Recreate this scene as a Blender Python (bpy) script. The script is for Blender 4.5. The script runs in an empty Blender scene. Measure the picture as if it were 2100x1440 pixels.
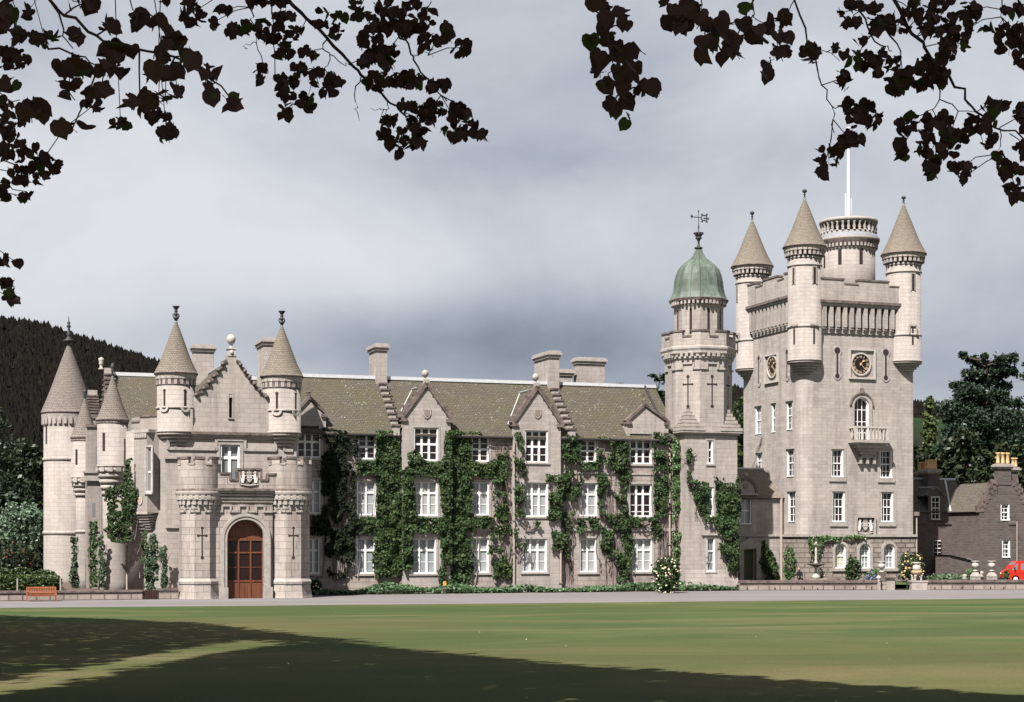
import bpy, math, random
import numpy as np
from mathutils import Vector, Matrix, noise

R = math.radians
C = bpy.context.scene.collection
SC = bpy.context.scene

# ------------------------------------------------------------------ camera, sky, sun, exposure
F, CX, HY, H, D0 = 3450.0, 1050.0, 1104.0, 4.0, 125.0     # focal length in photo pixels, principal column, horizon row
TH = R(19.0); co, si = math.cos(TH), math.sin(TH)          # the castle front is turned 19 degrees
cam = bpy.data.cameras.new('camera'); cam_o = bpy.data.objects.new('camera', cam); C.objects.link(cam_o)
cam_o.location = (0, 0, H); cam_o.rotation_euler = (R(90), 0, 0)
cam.sensor_width = 36; cam.lens = F / 2100 * 36
cam.shift_y = (HY - 720) / 2100.0; cam.shift_x = 0
cam.clip_start = 0.5; cam.clip_end = 9000
SC.camera = cam_o

SUN_EL, SUN_AZ = R(52.0), R(46)      # azimuth measured to the left of the castle front's outward normal
out_n = Vector((si, -co, 0)); left = Vector((-co, -si, 0))
sun_h = out_n * math.cos(SUN_AZ) + left * math.sin(SUN_AZ)
sun_dir = (sun_h * math.cos(SUN_EL) + Vector((0, 0, math.sin(SUN_EL)))).normalized()
sun = bpy.data.lights.new('sun', 'SUN'); sun.energy = 5.0; sun.angle = R(0.5); sun.color = (1.0, 0.962, 0.91)
sun_o = bpy.data.objects.new('sun', sun); C.objects.link(sun_o)
sun_o.rotation_euler = sun_dir.to_track_quat('Z', 'Y').to_euler(); sun_o.location = (-60, -80, 90)

world = bpy.data.worlds.new('World'); SC.world = world; world.use_nodes = True
def make_world():
    nt = world.node_tree; N = nt.nodes; L = nt.links
    bg = N['Background']; bg.inputs['Strength'].default_value = 0.1
    sky = N.new('ShaderNodeTexSky'); sky.sky_type = 'NISHITA'; sky.sun_disc = False
    sky.sun_elevation = SUN_EL; sky.sun_rotation = math.atan2(sun_h.x, sun_h.y)
    tc = N.new('ShaderNodeTexCoord')
    def mapping(scale, loc=(0, 0, 0)):
        m = N.new('ShaderNodeMapping'); m.inputs['Scale'].default_value = scale; m.inputs['Location'].default_value = loc
        L.new(tc.outputs['Generated'], m.inputs['Vector']); return m
    def nz(scale, sc, det=6, rough=.55, loc=(0, 0, 0), dist=0.0):
        n = N.new('ShaderNodeTexNoise'); n.inputs['Scale'].default_value = sc; n.inputs['Detail'].default_value = det
        n.inputs['Roughness'].default_value = rough; n.inputs['Distortion'].default_value = dist
        L.new(mapping(scale, loc).outputs[0], n.inputs['Vector']); return n.outputs['Fac']
    def mth(op, a, b=None, c=None):
        m = N.new('ShaderNodeMath'); m.operation = op
        for i, v in enumerate((a, b, c)):
            if v is None: continue
            if isinstance(v, (int, float)): m.inputs[i].default_value = v
            else: L.new(v, m.inputs[i])
        return m.outputs[0]
    sx = N.new('ShaderNodeSeparateXYZ'); L.new(tc.outputs['Generated'], sx.inputs[0])
    X, Z = sx.outputs['X'], sx.outputs['Z']
    n1 = nz((1, 1, 1.6), 4.6, 6, .56, (3.1, 0.2, 0.7), .35)
    n2 = nz((1, 1, 1.5), 12.0, 5, .55, (1.0, 4.2, 0.3), .2)
    n3 = nz((1, 1, 1.4), 48.0, 3, .6, (0, 0, 0))
    def bump(x0, z0, wx, wz, amp):          # one soft cloud bank, by direction
        dx = mth('DIVIDE', mth('SUBTRACT', X, x0), wx); dz = mth('DIVIDE', mth('SUBTRACT', Z, z0), wz)
        r2 = mth('ADD', mth('MULTIPLY', dx, dx), mth('MULTIPLY', dz, dz))
        return mth('MULTIPLY', mth('POWER', 2.718, mth('MULTIPLY', r2, -1.0)), amp)
    val = mth('ADD', mth('MULTIPLY', mth('SUBTRACT', n1, .5), .95), mth('MULTIPLY', mth('SUBTRACT', n2, .5), .22))
    val = mth('ADD', val, mth('MULTIPLY', mth('SUBTRACT', n3, .5), .05))
    val = mth('ADD', val, .54)
    for b in ((-.10, .165, .14, .026, .28), (-.27, .205, .16, .045, .34), (-.30, .135, .10, .03, .26), (.03, .115, .17, .028, -.34),
              (-.12, .115, .10, .02, -.16), (.22, .10, .14, .02, -.2), (-.02, .215, .13, .016, -.12), (.20, .16, .10, .03, .10), (.30, .15, .06, .03, -.10), (.1, .28, .3, .05, .06)):
        val = mth('ADD', val, bump(*b))
    cr = N.new('ShaderNodeValToRGB'); L.new(val, cr.inputs[0]); e = cr.color_ramp.elements
    e[0].position = .08; e[0].color = (.198, .220, .278, 1)
    e[1].position = .95; e[1].color = (.63, .645, .665, 1)
    for p, c_ in ((.33, (.325, .350, .412, 1)), (.55, (.455, .475, .522, 1)), (.75, (.56, .575, .61, 1))):
        x = e.new(p); x.color = c_
    sc = N.new('ShaderNodeVectorMath'); sc.operation = 'SCALE'; sc.inputs['Scale'].default_value = 10.0 * SKY
    L.new(cr.outputs[0], sc.inputs[0])
    mx = N.new('ShaderNodeMix'); mx.data_type = 'RGBA'; mx.inputs['Factor'].default_value = .97
    L.new(sky.outputs[0], mx.inputs['A']); L.new(sc.outputs[0], mx.inputs['B'])
    L.new(mx.outputs['Result'], bg.inputs['Color'])
SKY = 0.45                           # cloud brightness before the exposure below
SC.view_settings.view_transform = 'Standard'; SC.view_settings.look = 'None'
SC.view_settings.exposure = 1.38; SC.view_settings.gamma = 1.0
make_world()
SC.render.engine = 'CYCLES'
SC.cycles.max_bounces = 5; SC.cycles.diffuse_bounces = 3; SC.cycles.glossy_bounces = 2; SC.cycles.transmission_bounces = 3
SC.cycles.transparent_max_bounces = 4; SC.cycles.sample_clamp_indirect = 4
SC.cycles.use_denoising = True

# ------------------------------------------------------------------ castle frame: a along the front, b into the building
def W(a, b, z): return (a * co - b * si, D0 + a * si + b * co, z)
CA, CB = -D0 * si, -D0 * co
class PL:                             # a vertical plane; s along it, t outward, z up
    def __init__(p, a0, b0, ang=0.0):
        p.o = (a0, b0); p.d = (math.cos(ang), math.sin(ang)); p.n = (math.sin(ang), -math.cos(ang))
    def P(p, s, t, z): return (p.o[0] + s * p.d[0] + t * p.n[0], p.o[1] + s * p.d[1] + t * p.n[1], z)
    def at(p, px, py=HY):             # where the photo's ray meets the plane
        t = (px - CX) / F; ra, rb = t * co + si, -t * si + co
        lam = ((p.o[0] - CA) * p.n[0] + (p.o[1] - CB) * p.n[1]) / (ra * p.n[0] + rb * p.n[1])
        a, b = CA + lam * ra, CB + lam * rb
        return ((a - p.o[0]) * p.d[0] + (b - p.o[1]) * p.d[1], H + (HY - py) / F * lam)
    def S(p, px): return p.at(px)[0]
    def Z(p, px, py): return p.at(px, py)[1]
    def rc(p, x0, y0, x1, y1):
        xm = (x0 + x1) / 2
        return (p.S(x0), p.S(x1), p.Z(xm, y1), p.Z(xm, y0))
def aof(px, b): return PL(0, b).S(px)
def bof(px, a): return -PL(a, 0, R(-90)).S(px)
def zof(py, a, b): return H + (HY - py) / F * (D0 + a * si + b * co)
def world_at(px, py, Y): return Vector(((px - CX) / F * Y, Y, H + (HY - py) / F * Y))

# ------------------------------------------------------------------ mesh builder
class MB:
    def __init__(m, frame=True): m.v = []; m.f = []; m.mi = []; m.uv = []; m.sm = []; m.frame = frame
    def face(m, pts, mi=0, uv=None, sm=False):
        i = len(m.v); m.v.extend(pts); m.idx(tuple(range(i, i + len(pts))), mi, uv, sm)
    def idx(m, ids, mi=0, uv=None, sm=False):
        if uv is None:
            p = [m.v[k] for k in ids]; n = [0, 0, 0]
            for k in range(len(p)):
                q, w = p[k], p[(k + 1) % len(p)]
                n[0] += (q[1] - w[1]) * (q[2] + w[2]); n[1] += (q[2] - w[2]) * (q[0] + w[0]); n[2] += (q[0] - w[0]) * (q[1] + w[1])
            h = math.hypot(n[0], n[1]); l = math.sqrt(h * h + n[2] * n[2]) or 1
            if h / l < .25: uv = [(q[0], q[1]) for q in p]
            else:
                tx, ty = -n[1] / h, n[0] / h; ver = h / l
                uv = [(q[0] * tx + q[1] * ty, q[2] / ver) for q in p]
        m.f.append(ids); m.mi.append(mi); m.uv.append(uv); m.sm.append(sm)
    def box(m, a0, a1, b0, b1, z0, z1, mi=0):
        P = [(a, b, z) for z in (z0, z1) for b in (b0, b1) for a in (a0, a1)]
        for q in ((0, 1, 5, 4), (1, 3, 7, 5), (3, 2, 6, 7), (2, 0, 4, 6), (4, 5, 7, 6), (2, 3, 1, 0)): m.face([P[k] for k in q], mi)
    def pbox(m, pl, s0, s1, t0, t1, z0, z1, mi=0):
        P = [pl.P(s, t, z) for z in (z0, z1) for t in (t1, t0) for s in (s0, s1)]
        for q in ((0, 1, 5, 4), (1, 3, 7, 5), (3, 2, 6, 7), (2, 0, 4, 6), (4, 5, 7, 6), (2, 3, 1, 0)): m.face([P[k] for k in q], mi)
    def plate(m, pl, pts, t0, t1, mi=0, back=False, mside=None):   # polygon (s,z), front at t1, thickness down to t0
        m.face([pl.P(s, t1, z) for s, z in pts], mi)
        if back: m.face([pl.P(s, t0, z) for s, z in reversed(pts)], mi)
        for k in range(len(pts)):
            (s0, z0), (s1, z1) = pts[k], pts[(k + 1) % len(pts)]
            m.face([pl.P(s0, t1, z0), pl.P(s0, t0, z0), pl.P(s1, t0, z1), pl.P(s1, t1, z1)], mi if mside is None else mside)
    def strip(m, pl, p, q, w, t0, t1, mi=0):                         # bar along a line in the plane
        dx, dz = q[0] - p[0], q[1] - p[1]; l = math.hypot(dx, dz) or 1; nx, nz = -dz / l * w / 2, dx / l * w / 2
        m.plate(pl, [(p[0] - nx, p[1] - nz), (q[0] - nx, q[1] - nz), (q[0] + nx, q[1] + nz), (p[0] + nx, p[1] + nz)], t0, t1, mi, True)
    def wall(m, pl, s0, s1, z0, z1, ops=(), depth=.3, mi=0, mr=None):
        mr = mi if mr is None else mr
        xs = sorted({s0, s1} | {o[k] for o in ops for k in (0, 1) if s0 < o[k] < s1}); zs = sorted({z0, z1} | {o[k] for o in ops for k in (2, 3) if z0 < o[k] < z1})
        for i in range(len(xs) - 1):
            for j in range(len(zs) - 1):
                xm, zm = (xs[i] + xs[i + 1]) / 2, (zs[j] + zs[j + 1]) / 2
                if any(o[0] < xm < o[1] and o[2] < zm < o[3] for o in ops): continue
                m.face([pl.P(xs[i], 0, zs[j]), pl.P(xs[i + 1], 0, zs[j]), pl.P(xs[i + 1], 0, zs[j + 1]), pl.P(xs[i], 0, zs[j + 1])], mi)
        for o in ops:
            a, b, c, d = o[:4]; arch = len(o) > 4 and o[4]
            r = (b - a) / 2; zt = d - r if arch else d
            for p in (((a, c), (b, c)), ((b, c), (b, zt)), ((a, zt), (a, c))) + (() if arch else (((b, d), (a, d)),)):
                m.face([pl.P(p[0][0], 0, p[0][1]), pl.P(p[0][0], -depth, p[0][1]), pl.P(p[1][0], -depth, p[1][1]), pl.P(p[1][0], 0, p[1][1])], mr)
            if arch:
                K = 14; ar = [((a + b) / 2 - r * math.cos(math.pi * k / K), zt + r * math.sin(math.pi * k / K)) for k in range(K + 1)]
                for k in range(K):
                    (x0, y0), (x1, y1) = ar[k], ar[k + 1]
                    m.face([pl.P(x0, 0, y0), pl.P(x1, 0, y1), pl.P(x1, 0, d), pl.P(x0, 0, d)], mi)
                    m.face([pl.P(x0, 0, y0), pl.P(x0, -depth, y0), pl.P(x1, -depth, y1), pl.P(x1, 0, y1)], mr)
    def lathe(m, a, b, prof, n=28, rot=0.0, sm=True, mi=0, cap=True, a0=0.0, a1=360.0):
        full = abs(a1 - a0 - 360) < 1e-6; K = n if full else n + 1
        base = len(m.v); L = 0; vs = []
        for k, pr in enumerate(prof):
            if k: L += math.hypot(pr[0] - prof[k - 1][0], pr[1] - prof[k - 1][1])
            vs.append(L)
        vz = [pr[1] if abs(prof[-1][0] - prof[0][0]) < .3 * abs(prof[-1][1] - prof[0][1]) and prof[-1][1] > prof[0][1] else vs[k] for k, pr in enumerate(prof)]
        rr = max(p[0] for p in prof)
        for r, z in [p[:2] for p in prof]:
            for k in range(K):
                t = R(a0 + (a1 - a0) * k / n) + rot; m.v.append((a + r * math.cos(t), b + r * math.sin(t), z))
        for j in range(len(prof) - 1):
            mj = prof[j + 1][2] if len(prof[j + 1]) > 2 else mi
            for k in range(n):
                k2 = (k + 1) % K; q = (base + j * K + k, base + j * K + k2, base + (j + 1) * K + k2, base + (j + 1) * K + k)
                da = R(a1 - a0) / n
                m.idx(q, mj, [(k * da * rr, vz[j]), ((k + 1) * da * rr, vz[j]), ((k + 1) * da * rr, vz[j + 1]), (k * da * rr, vz[j + 1])], sm)
        if cap and full:
            m.idx(tuple(base + (len(prof) - 1) * K + k for k in range(K)), mi)
            m.idx(tuple(base + k for k in reversed(range(K))), mi)
    def ring(m, a, b, r0, r1, z0, z1, n, fill=.5, rot=0.0, mi=0, a0=0, a1=360):   # ring of small blocks
        for k in range(n):
            c0 = R(a0 + (a1 - a0) * (k + .5 - fill / 2) / n) + rot; c1 = R(a0 + (a1 - a0) * (k + .5 + fill / 2) / n) + rot
            m.arc(a, b, r0, r1, z0, z1, c0, c1, max(1, int(abs(c1 - c0) / .3)), mi)
    def arc(m, a, b, r0, r1, z0, z1, c0, c1, n, mi=0):
        p = lambda r, t, z: (a + r * math.cos(t), b + r * math.sin(t), z)
        for k in range(n):
            t0, t1 = c0 + (c1 - c0) * k / n, c0 + (c1 - c0) * (k + 1) / n
            m.face([p(r1, t0, z0), p(r1, t1, z0), p(r1, t1, z1), p(r1, t0, z1)], mi)
            m.face([p(r0, t1, z0), p(r0, t0, z0), p(r0, t0, z1), p(r0, t1, z1)], mi)
            m.face([p(r1, t0, z1), p(r1, t1, z1), p(r0, t1, z1), p(r0, t0, z1)], mi)
            m.face([p(r0, t0, z0), p(r0, t1, z0), p(r1, t1, z0), p(r1, t0, z0)], mi)
        for t in (c0, c1): m.face([p(r0, t, z0), p(r1, t, z0), p(r1, t, z1), p(r0, t, z1)], mi)
    def tube(m, pts, rad, n=6, mi=0, sm=True):
        pts = [Vector(p) for p in pts]; base = len(m.v); rad = rad if isinstance(rad, (list, tuple)) else [rad] * len(pts)
        for k, p in enumerate(pts):
            d = (pts[min(k + 1, len(pts) - 1)] - pts[max(k - 1, 0)]).normalized()
            x = d.cross(Vector((0, 0, 1)));
            if x.length < .05: x = d.cross(Vector((1, 0, 0)))
            x.normalize(); y = d.cross(x)
            for j in range(n):
                t = 2 * math.pi * j / n; m.v.append(tuple(p + (x * math.cos(t) + y * math.sin(t)) * rad[k]))
        for k in range(len(pts) - 1):
            for j in range(n):
                j2 = (j + 1) % n; m.idx((base + k * n + j, base + k * n + j2, base + (k + 1) * n + j2, base + (k + 1) * n + j), mi, [(j * .1, k * .5), (j * .1 + .1, k * .5), (j * .1 + .1, k * .5 + .5), (j * .1, k * .5 + .5)], sm)
        m.idx(tuple(base + j for j in range(n)), mi); m.idx(tuple(base + (len(pts) - 1) * n + j for j in range(n)), mi)
    def ball(m, c, r, n=10, k=6, mi=0, rot=None):
        r = r if isinstance(r, (tuple, list)) else (r, r, r); base = len(m.v)
        for j in range(k + 1):
            ph = math.pi * j / k
            for i in range(n):
                t = 2 * math.pi * i / n; v = Vector((math.sin(ph) * math.cos(t) * r[0], math.sin(ph) * math.sin(t) * r[1], -math.cos(ph) * r[2]))
                if rot is not None: v = rot @ v
                m.v.append((c[0] + v[0], c[1] + v[1], c[2] + v[2]))
        for j in range(k):
            for i in range(n):
                i2 = (i + 1) % n; m.idx((base + j * n + i, base + j * n + i2, base + (j + 1) * n + i2, base + (j + 1) * n + i), mi, [(0, 0)] * 4, True)
    def quads(m, V):                   # V: (N,4,3) array of world points (leaves)
        b = len(m.v); N, K = V.shape[:2]
        m.v.extend(map(tuple, V.reshape(-1, 3).tolist()))
        for k in range(N):
            m.f.append(tuple(range(b + k * K, b + k * K + K))); m.mi.append(0); m.uv.append(None); m.sm.append(False)
    def build(m, name, mats, parent=None, loc=None, link=True):
        me = bpy.data.meshes.new(name)
        off = np.array(parent.get('_base', (0, 0, 0)) if parent is not None else (loc or (0, 0, 0)), dtype=float)
        V = np.array(m.v, dtype=float)
        if m.frame: V = np.stack([V[:, 0] * co - V[:, 1] * si, D0 + V[:, 0] * si + V[:, 1] * co, V[:, 2]], 1)
        V = V - off
        me.from_pydata(V.tolist(), [], m.f)
        mats = mats if isinstance(mats, (list, tuple)) else [mats]
        for k in mats: me.materials.append(k)
        me.polygons.foreach_set('material_index', m.mi); me.polygons.foreach_set('use_smooth', m.sm)
        if any(u is not None for u in m.uv):
            ul = me.uv_layers.new(name='UVMap'); flat = []
            for f, u in zip(m.f, m.uv):
                for k in range(len(f)): flat.extend(u[k] if u is not None else (0, 0))
            ul.data.foreach_set('uv', flat)
        me.update()
        o = bpy.data.objects.new(name, me); C.objects.link(o)
        if parent is not None: o.parent = parent; o['_base'] = tuple(off)
        elif loc: o.location = loc; o['_base'] = tuple(off)
        return o

def tag(o, label, cat, group=None, kind=None):
    if label: o['label'] = label
    if cat: o['category'] = cat
    if group: o['group'] = group
    if kind: o['kind'] = kind
    return o
def thing(name, label, cat, base, group=None):
    o = bpy.data.objects.new(name, None); C.objects.link(o); o.location = base; o.empty_display_size = .5
    o['_base'] = tuple(base); return tag(o, label, cat, group)
def structure(o): o['kind'] = 'structure'; return o
def copy_thing(root, loc, rz=None, label=None, scale=None):
    r = root.copy(); C.objects.link(r); r.location = loc
    if rz is not None: r.rotation_euler = (0, 0, rz)
    if scale: r.scale = (scale,) * 3
    if label: r['label'] = label
    for ch in root.children:
        d = ch.copy(); C.objects.link(d); d.parent = r
        for g in ch.children:
            e = g.copy(); C.objects.link(e); e.parent = d
    return r

# ------------------------------------------------------------------ materials
class NT:
    def __init__(s, name):
        s.m = bpy.data.materials.new(name); s.m.use_nodes = True; s.t = s.m.node_tree; s.N = s.t.nodes; s.L = s.t.links
        s.b = s.N['Principled BSDF']; s.b.inputs['Specular IOR Level'].default_value = .25
    def set(s, sock, v):
        if isinstance(v, (int, float)): sock.default_value = v
        elif isinstance(v, (tuple, list)): sock.default_value = tuple(v) + ((1,) if len(v) == 3 and sock.type == 'RGBA' else ())
        else: s.L.new(v, sock)
    def coord(s, kind='Object', scale=(1, 1, 1)):
        tc = s.N.new('ShaderNodeTexCoord'); mp = s.N.new('ShaderNodeMapping'); mp.inputs['Scale'].default_value = scale
        s.L.new(tc.outputs[kind], mp.inputs[0]); return mp.outputs[0]
    def pos(s, scale=(1, 1, 1), rot=0.0):
        g = s.N.new('ShaderNodeNewGeometry'); mp = s.N.new('ShaderNodeMapping'); mp.inputs['Scale'].default_value = scale; mp.inputs['Rotation'].default_value = (0, 0, rot)
        s.L.new(g.outputs['Position'], mp.inputs[0]); return mp.outputs[0]
    def noise(s, vec, sc, det=4, rough=.55, dist=0):
        n = s.N.new('ShaderNodeTexNoise'); s.L.new(vec, n.inputs['Vector'])
        for k, v in (('Scale', sc), ('Detail', det), ('Roughness', rough), ('Distortion', dist)): n.inputs[k].default_value = v
        return n.outputs['Fac']
    def vor(s, vec, sc):
        n = s.N.new('ShaderNodeTexVoronoi'); s.L.new(vec, n.inputs['Vector']); n.inputs['Scale'].default_value = sc; return n
    def ramp(s, fac, stops):
        r = s.N.new('ShaderNodeValToRGB'); s.L.new(fac, r.inputs[0]); e = r.color_ramp.elements
        for k, (p, c_) in enumerate(stops):
            x = e[k] if k < 2 else e.new(p)
            x.position = p; x.color = tuple(c_) + (1,) if isinstance(c_, (tuple, list)) else (c_, c_, c_, 1)
        return r.outputs[0]
    def mix(s, f, a, b, mode='MIX'):
        m = s.N.new('ShaderNodeMix'); m.data_type = 'RGBA'; m.blend_type = mode
        s.set(m.inputs['Factor'], f); s.set(m.inputs['A'], a); s.set(m.inputs['B'], b); return m.outputs['Result']
    def math(s, op, a, b=0.0):
        m = s.N.new('ShaderNodeMath'); m.operation = op; s.set(m.inputs[0], a); s.set(m.inputs[1], b); return m.outputs[0]
    def out(s, col, rough=.85, bump=None, bd=.02, spec=None, metal=None):
        s.set(s.b.inputs['Base Color'], col); s.set(s.b.inputs['Roughness'], rough)
        if spec is not None: s.b.inputs['Specular IOR Level'].default_value = spec
        if metal is not None: s.b.inputs['Metallic'].default_value = metal
        if bump is not None:
            b = s.N.new('ShaderNodeBump'); b.inputs['Distance'].default_value = bd; b.inputs['Strength'].default_value = .8
            s.L.new(bump, b.inputs['Height']); s.L.new(b.outputs[0], s.b.inputs['Normal'])
        return s.m

ALB = .675                          # the photograph is exposed for pale stone in sun; base colours sit at their measured range
def dim(c): return tuple(x * ALB for x in c)
def stone(name, c1, c2, bw=.85, bh=.36, mort=.018, mcol=(.20, .17, .155), stain=.35, staincol=(.16, .135, .125), rough_bump=.01):
    c1, c2, mcol, staincol = dim(c1), dim(c2), dim(mcol), dim(staincol)
    n = NT(name); uv = n.coord('UV'); br = n.N.new('ShaderNodeTexBrick'); n.L.new(uv, br.inputs['Vector'])
    br.offset = .5; br.inputs['Scale'].default_value = 1; br.inputs['Brick Width'].default_value = bw; br.inputs['Row Height'].default_value = bh
    br.inputs['Mortar Size'].default_value = mort; br.inputs['Mortar Smooth'].default_value = .25; br.inputs['Bias'].default_value = 0
    br.inputs['Color1'].default_value = tuple(c1) + (1,); br.inputs['Color2'].default_value = tuple(c2) + (1,); br.inputs['Mortar'].default_value = tuple(mcol) + (1,)
    p = n.pos()
    big = n.noise(p, .35, 6, .6); col = n.mix(n.ramp(big, [(.38, 0), (.70, 1)]), br.outputs['Color'], n.mix(.55, br.outputs['Color'], (c1[0] * 1.12, c1[1] * 1.08, c1[2] * 1.02)))
    st = n.noise(n.pos((1.3, 1.3, .16)), 1.0, 7, .68)            # rain streaks: long vertically
    col = n.mix(n.math('MULTIPLY', n.ramp(st, [(.47, 0), (.70, 1)]), stain), col, staincol)
    st2 = n.noise(n.pos((3.4, 3.4, .22)), 1.0, 5, .6); col = n.mix(n.math('MULTIPLY', n.ramp(st2, [(.54, 0), (.70, 1)]), stain * .5), col, staincol)
    blot = n.noise(p, 1.7, 5, .65)
    col = n.mix(n.math('MULTIPLY', n.ramp(blot, [(.52, 0), (.75, 1)]), stain * .7), col, (c2[0] * .55, c2[1] * .5, c2[2] * .5))
    fine = n.noise(p, 14, 3, .7)
    col = n.mix(n.ramp(fine, [(.3, .22), (.7, 0)]), col, (c2[0] * .55, c2[1] * .52, c2[2] * .5))
    h = n.math('ADD', n.math('MULTIPLY', br.outputs['Fac'], -1.0), n.math('MULTIPLY', fine, .6))
    return n.out(col, .9, h, rough_bump, .15)
STONE = stone('pale_granite', (.462, .414, .388), (.385, .340, .317), bw=.75, bh=.33, mort=.009, mcol=(.27, .235, .215), stain=.52)
STONE_L = stone('toned_down_sunlit_granite', (.365, .328, .306), (.318, .284, .263), bw=.8, bh=.31, mort=.008, mcol=(.25, .22, .20), stain=.42)  # pale granite darkened to hold down full sun on turrets and west wing
STONE_W = stone('weathered_granite', (.415, .357, .332), (.340, .288, .268), bw=.95, bh=.40, stain=.60, mort=.018, mcol=(.165, .13, .12), staincol=(.125, .095, .09))
STONE_T = stone('tower_granite', (.475, .430, .404), (.370, .328, .310), bw=.8, bh=.27, mort=.006, mcol=(.28, .245, .23), stain=.46)
STONE_R = stone('rough_rusticated_granite', (.40, .345, .315), (.27, .225, .205), bw=.85, bh=.40, mort=.05, mcol=(.10, .075, .07), stain=.5, rough_bump=.06)
STONE_D = stone('dark_rubble_granite', (.150, .122, .115), (.095, .074, .071), bw=.5, bh=.22, mort=.02, mcol=(.155, .13, .12), stain=.4)
STONE_P = stone('pink_porch_granite', (.465, .414, .382), (.365, .318, .294), bw=.95, bh=.47, mort=.017, mcol=(.17, .135, .125), stain=.75, staincol=(.15, .115, .112))
def trim(name, c_, dirt=.5, dcol=(.10, .075, .07)):
    c_, dcol = dim(c_), dim(dcol); n = NT(name); p = n.pos(); f = n.noise(p, 2.2, 6, .7)
    col = n.mix(n.math('MULTIPLY', n.ramp(f, [(.42, 0), (.66, 1)]), dirt), c_, dcol)
    f2 = n.noise(p, 11, 3, .7); col = n.mix(n.ramp(f2, [(.35, .3), (.65, 0)]), col, (c_[0] * .5, c_[1] * .48, c_[2] * .45))
    return n.out(col, .9, f2, .015, .15)
TRIM = trim('dressed_stone', (.46, .412, .38), .38)
TRIM_D = trim('lichened_coping_stone', (.21, .168, .152), .9, (.048, .033, .032))
TRIM_L = trim('pale_dressed_stone', (.54, .49, .455), .12)
def slate(name, base, moss, lich=.5, bw=.32, bh=.2, mossf=.6):
    base, moss = dim(base), dim(moss); n = NT(name); uv = n.coord('UV'); br = n.N.new('ShaderNodeTexBrick'); n.L.new(uv, br.inputs['Vector'])
    br.inputs['Scale'].default_value = 1; br.inputs['Brick Width'].default_value = bw; br.inputs['Row Height'].default_value = bh; br.inputs['Mortar Size'].default_value = .016
    d = .72; br.inputs['Color1'].default_value = tuple(base) + (1,); br.inputs['Color2'].default_value = (base[0] * d, base[1] * d, base[2] * d, 1)
    br.inputs['Mortar'].default_value = (base[0] * .35, base[1] * .33, base[2] * .33, 1)
    p = n.pos(); f = n.noise(p, .6, 6, .65)
    col = n.mix(n.math('MULTIPLY', n.ramp(f, [(.36, 0), (.62, 1)]), mossf), br.outputs['Color'], n.mix(.35, moss, br.outputs['Color']))
    col = n.mix(n.math('MULTIPLY', n.ramp(n.noise(p, 5.0, 5, .7), [(.52, 0), (.68, 1)]), .4), col, (base[0] * .5, base[1] * .47, base[2] * .42))
    v = n.vor(p, 3.6); sp = n.ramp(v.outputs['Distance'], [(.10, 1), (.26, 0)])
    pick = n.ramp(n.noise(p, 1.1, 5, .7), [(.46, 0), (.58, 1)])
    col = n.mix(n.math('MULTIPLY', n.math('MULTIPLY', sp, pick), lich), col, (.30, .285, .265))
    h = n.math('MULTIPLY', br.outputs['Fac'], -1.0)
    return n.out(col, .85, h, .02, .2)
SLATE = slate('mossy_stone_slates', (.122, .102, .084), (.092, .083, .040), .55, mossf=.8)
SLATE_C = slate('buff_cone_slates', (.275, .232, .192), (.19, .17, .11), .12, .24, .14, .35)
SLATE_L = slate('grey_cone_slates', (.265, .225, .205), (.25, .22, .17), .1, .22, .14, .25)
SLATE_D = slate('dark_cottage_slates', (.135, .115, .10), (.12, .105, .06), .2)
def plain(name, c_, rough=.6, var=.15, spec=.25, metal=0, sc=3.0):
    c_ = dim(c_); n = NT(name); f = n.noise(n.pos(), sc, 4, .6)
    col = n.mix(f, tuple(x * (1 - var) for x in c_), tuple(min(1, x * (1 + var)) for x in c_))
    return n.out(col, rough, None, spec=spec, metal=metal)
WHITE = plain('white_paint', (.80, .79, .78), .5, .06)
LEAD = plain('weathered_lead', (.60, .605, .62), .55, .2)
LEAD_D = plain('dull_grey_lead', (.24, .25, .275), .6, .3)
TIPLEAD = plain('dull_green_lead_tip', (.14, .155, .14), .7, .2)
IRON = plain('dark_iron', (.045, .04, .042), .6, .2)
DARKHOLE = plain('dark_opening', (.035, .022, .022), .9, .2)
GLASS_D = plain('dark_window_glass', (.022, .010, .011), .12, .3, .35)
GLASS_B = plain('glass_over_white_blind', (.335, .345, .36), .2, .30, .45, 0, .55)
GLASS_B2 = plain('glass_over_grey_blind', (.265, .28, .30), .2, .35, .45, 0, .8)
GLASS_B3 = plain('glass_over_ivory_blind', (.37, .37, .355), .2, .22, .45, 0, .6)
GLASS_Y = plain('glass_over_cream_blind', (.50, .47, .36), .25, .07, .4)
GLASS_M = plain('glass_over_grey_curtain', (.20, .205, .215), .15, .25, .5, 0, 1.6)
GOLD = plain('gilt', (.66, .48, .24), .4, .1, .5)
GOLD_D = plain('dull_gilt', (.40, .31, .20), .5, .1, .4)
DIAL = plain('black_dial', (.018, .010, .011), .5, .1)
PIPE = plain('painted_cast_iron_pipe', (.24, .19, .165), .6, .1)
POT = plain('buff_chimney_pot', (.72, .47, .24), .7, .18, .2, 0, 4)
REDPAINT = plain('red_paint', (.55, .022, .012), .35, .06, .5)
TYRE = plain('tyre_rubber', (.02, .018, .018), .8)
DARKWOOD = plain('dark_stained_wood', (.055, .028, .022), .7, .2)
GREENPAINT = plain('green_painted_wood', (.10, .10, .055), .6, .15)
PALEFLOWER = plain('cream_petal', (.66, .60, .42), .7, .15)
PEACHFLOWER = plain('peach_petal', (.66, .42, .22), .7, .2)
BLUEFLOWER = plain('violet_petal', (.20, .15, .42), .7, .2)
REDFLOWER = plain('red_petal', (.30, .03, .02), .7, .2)
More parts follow.
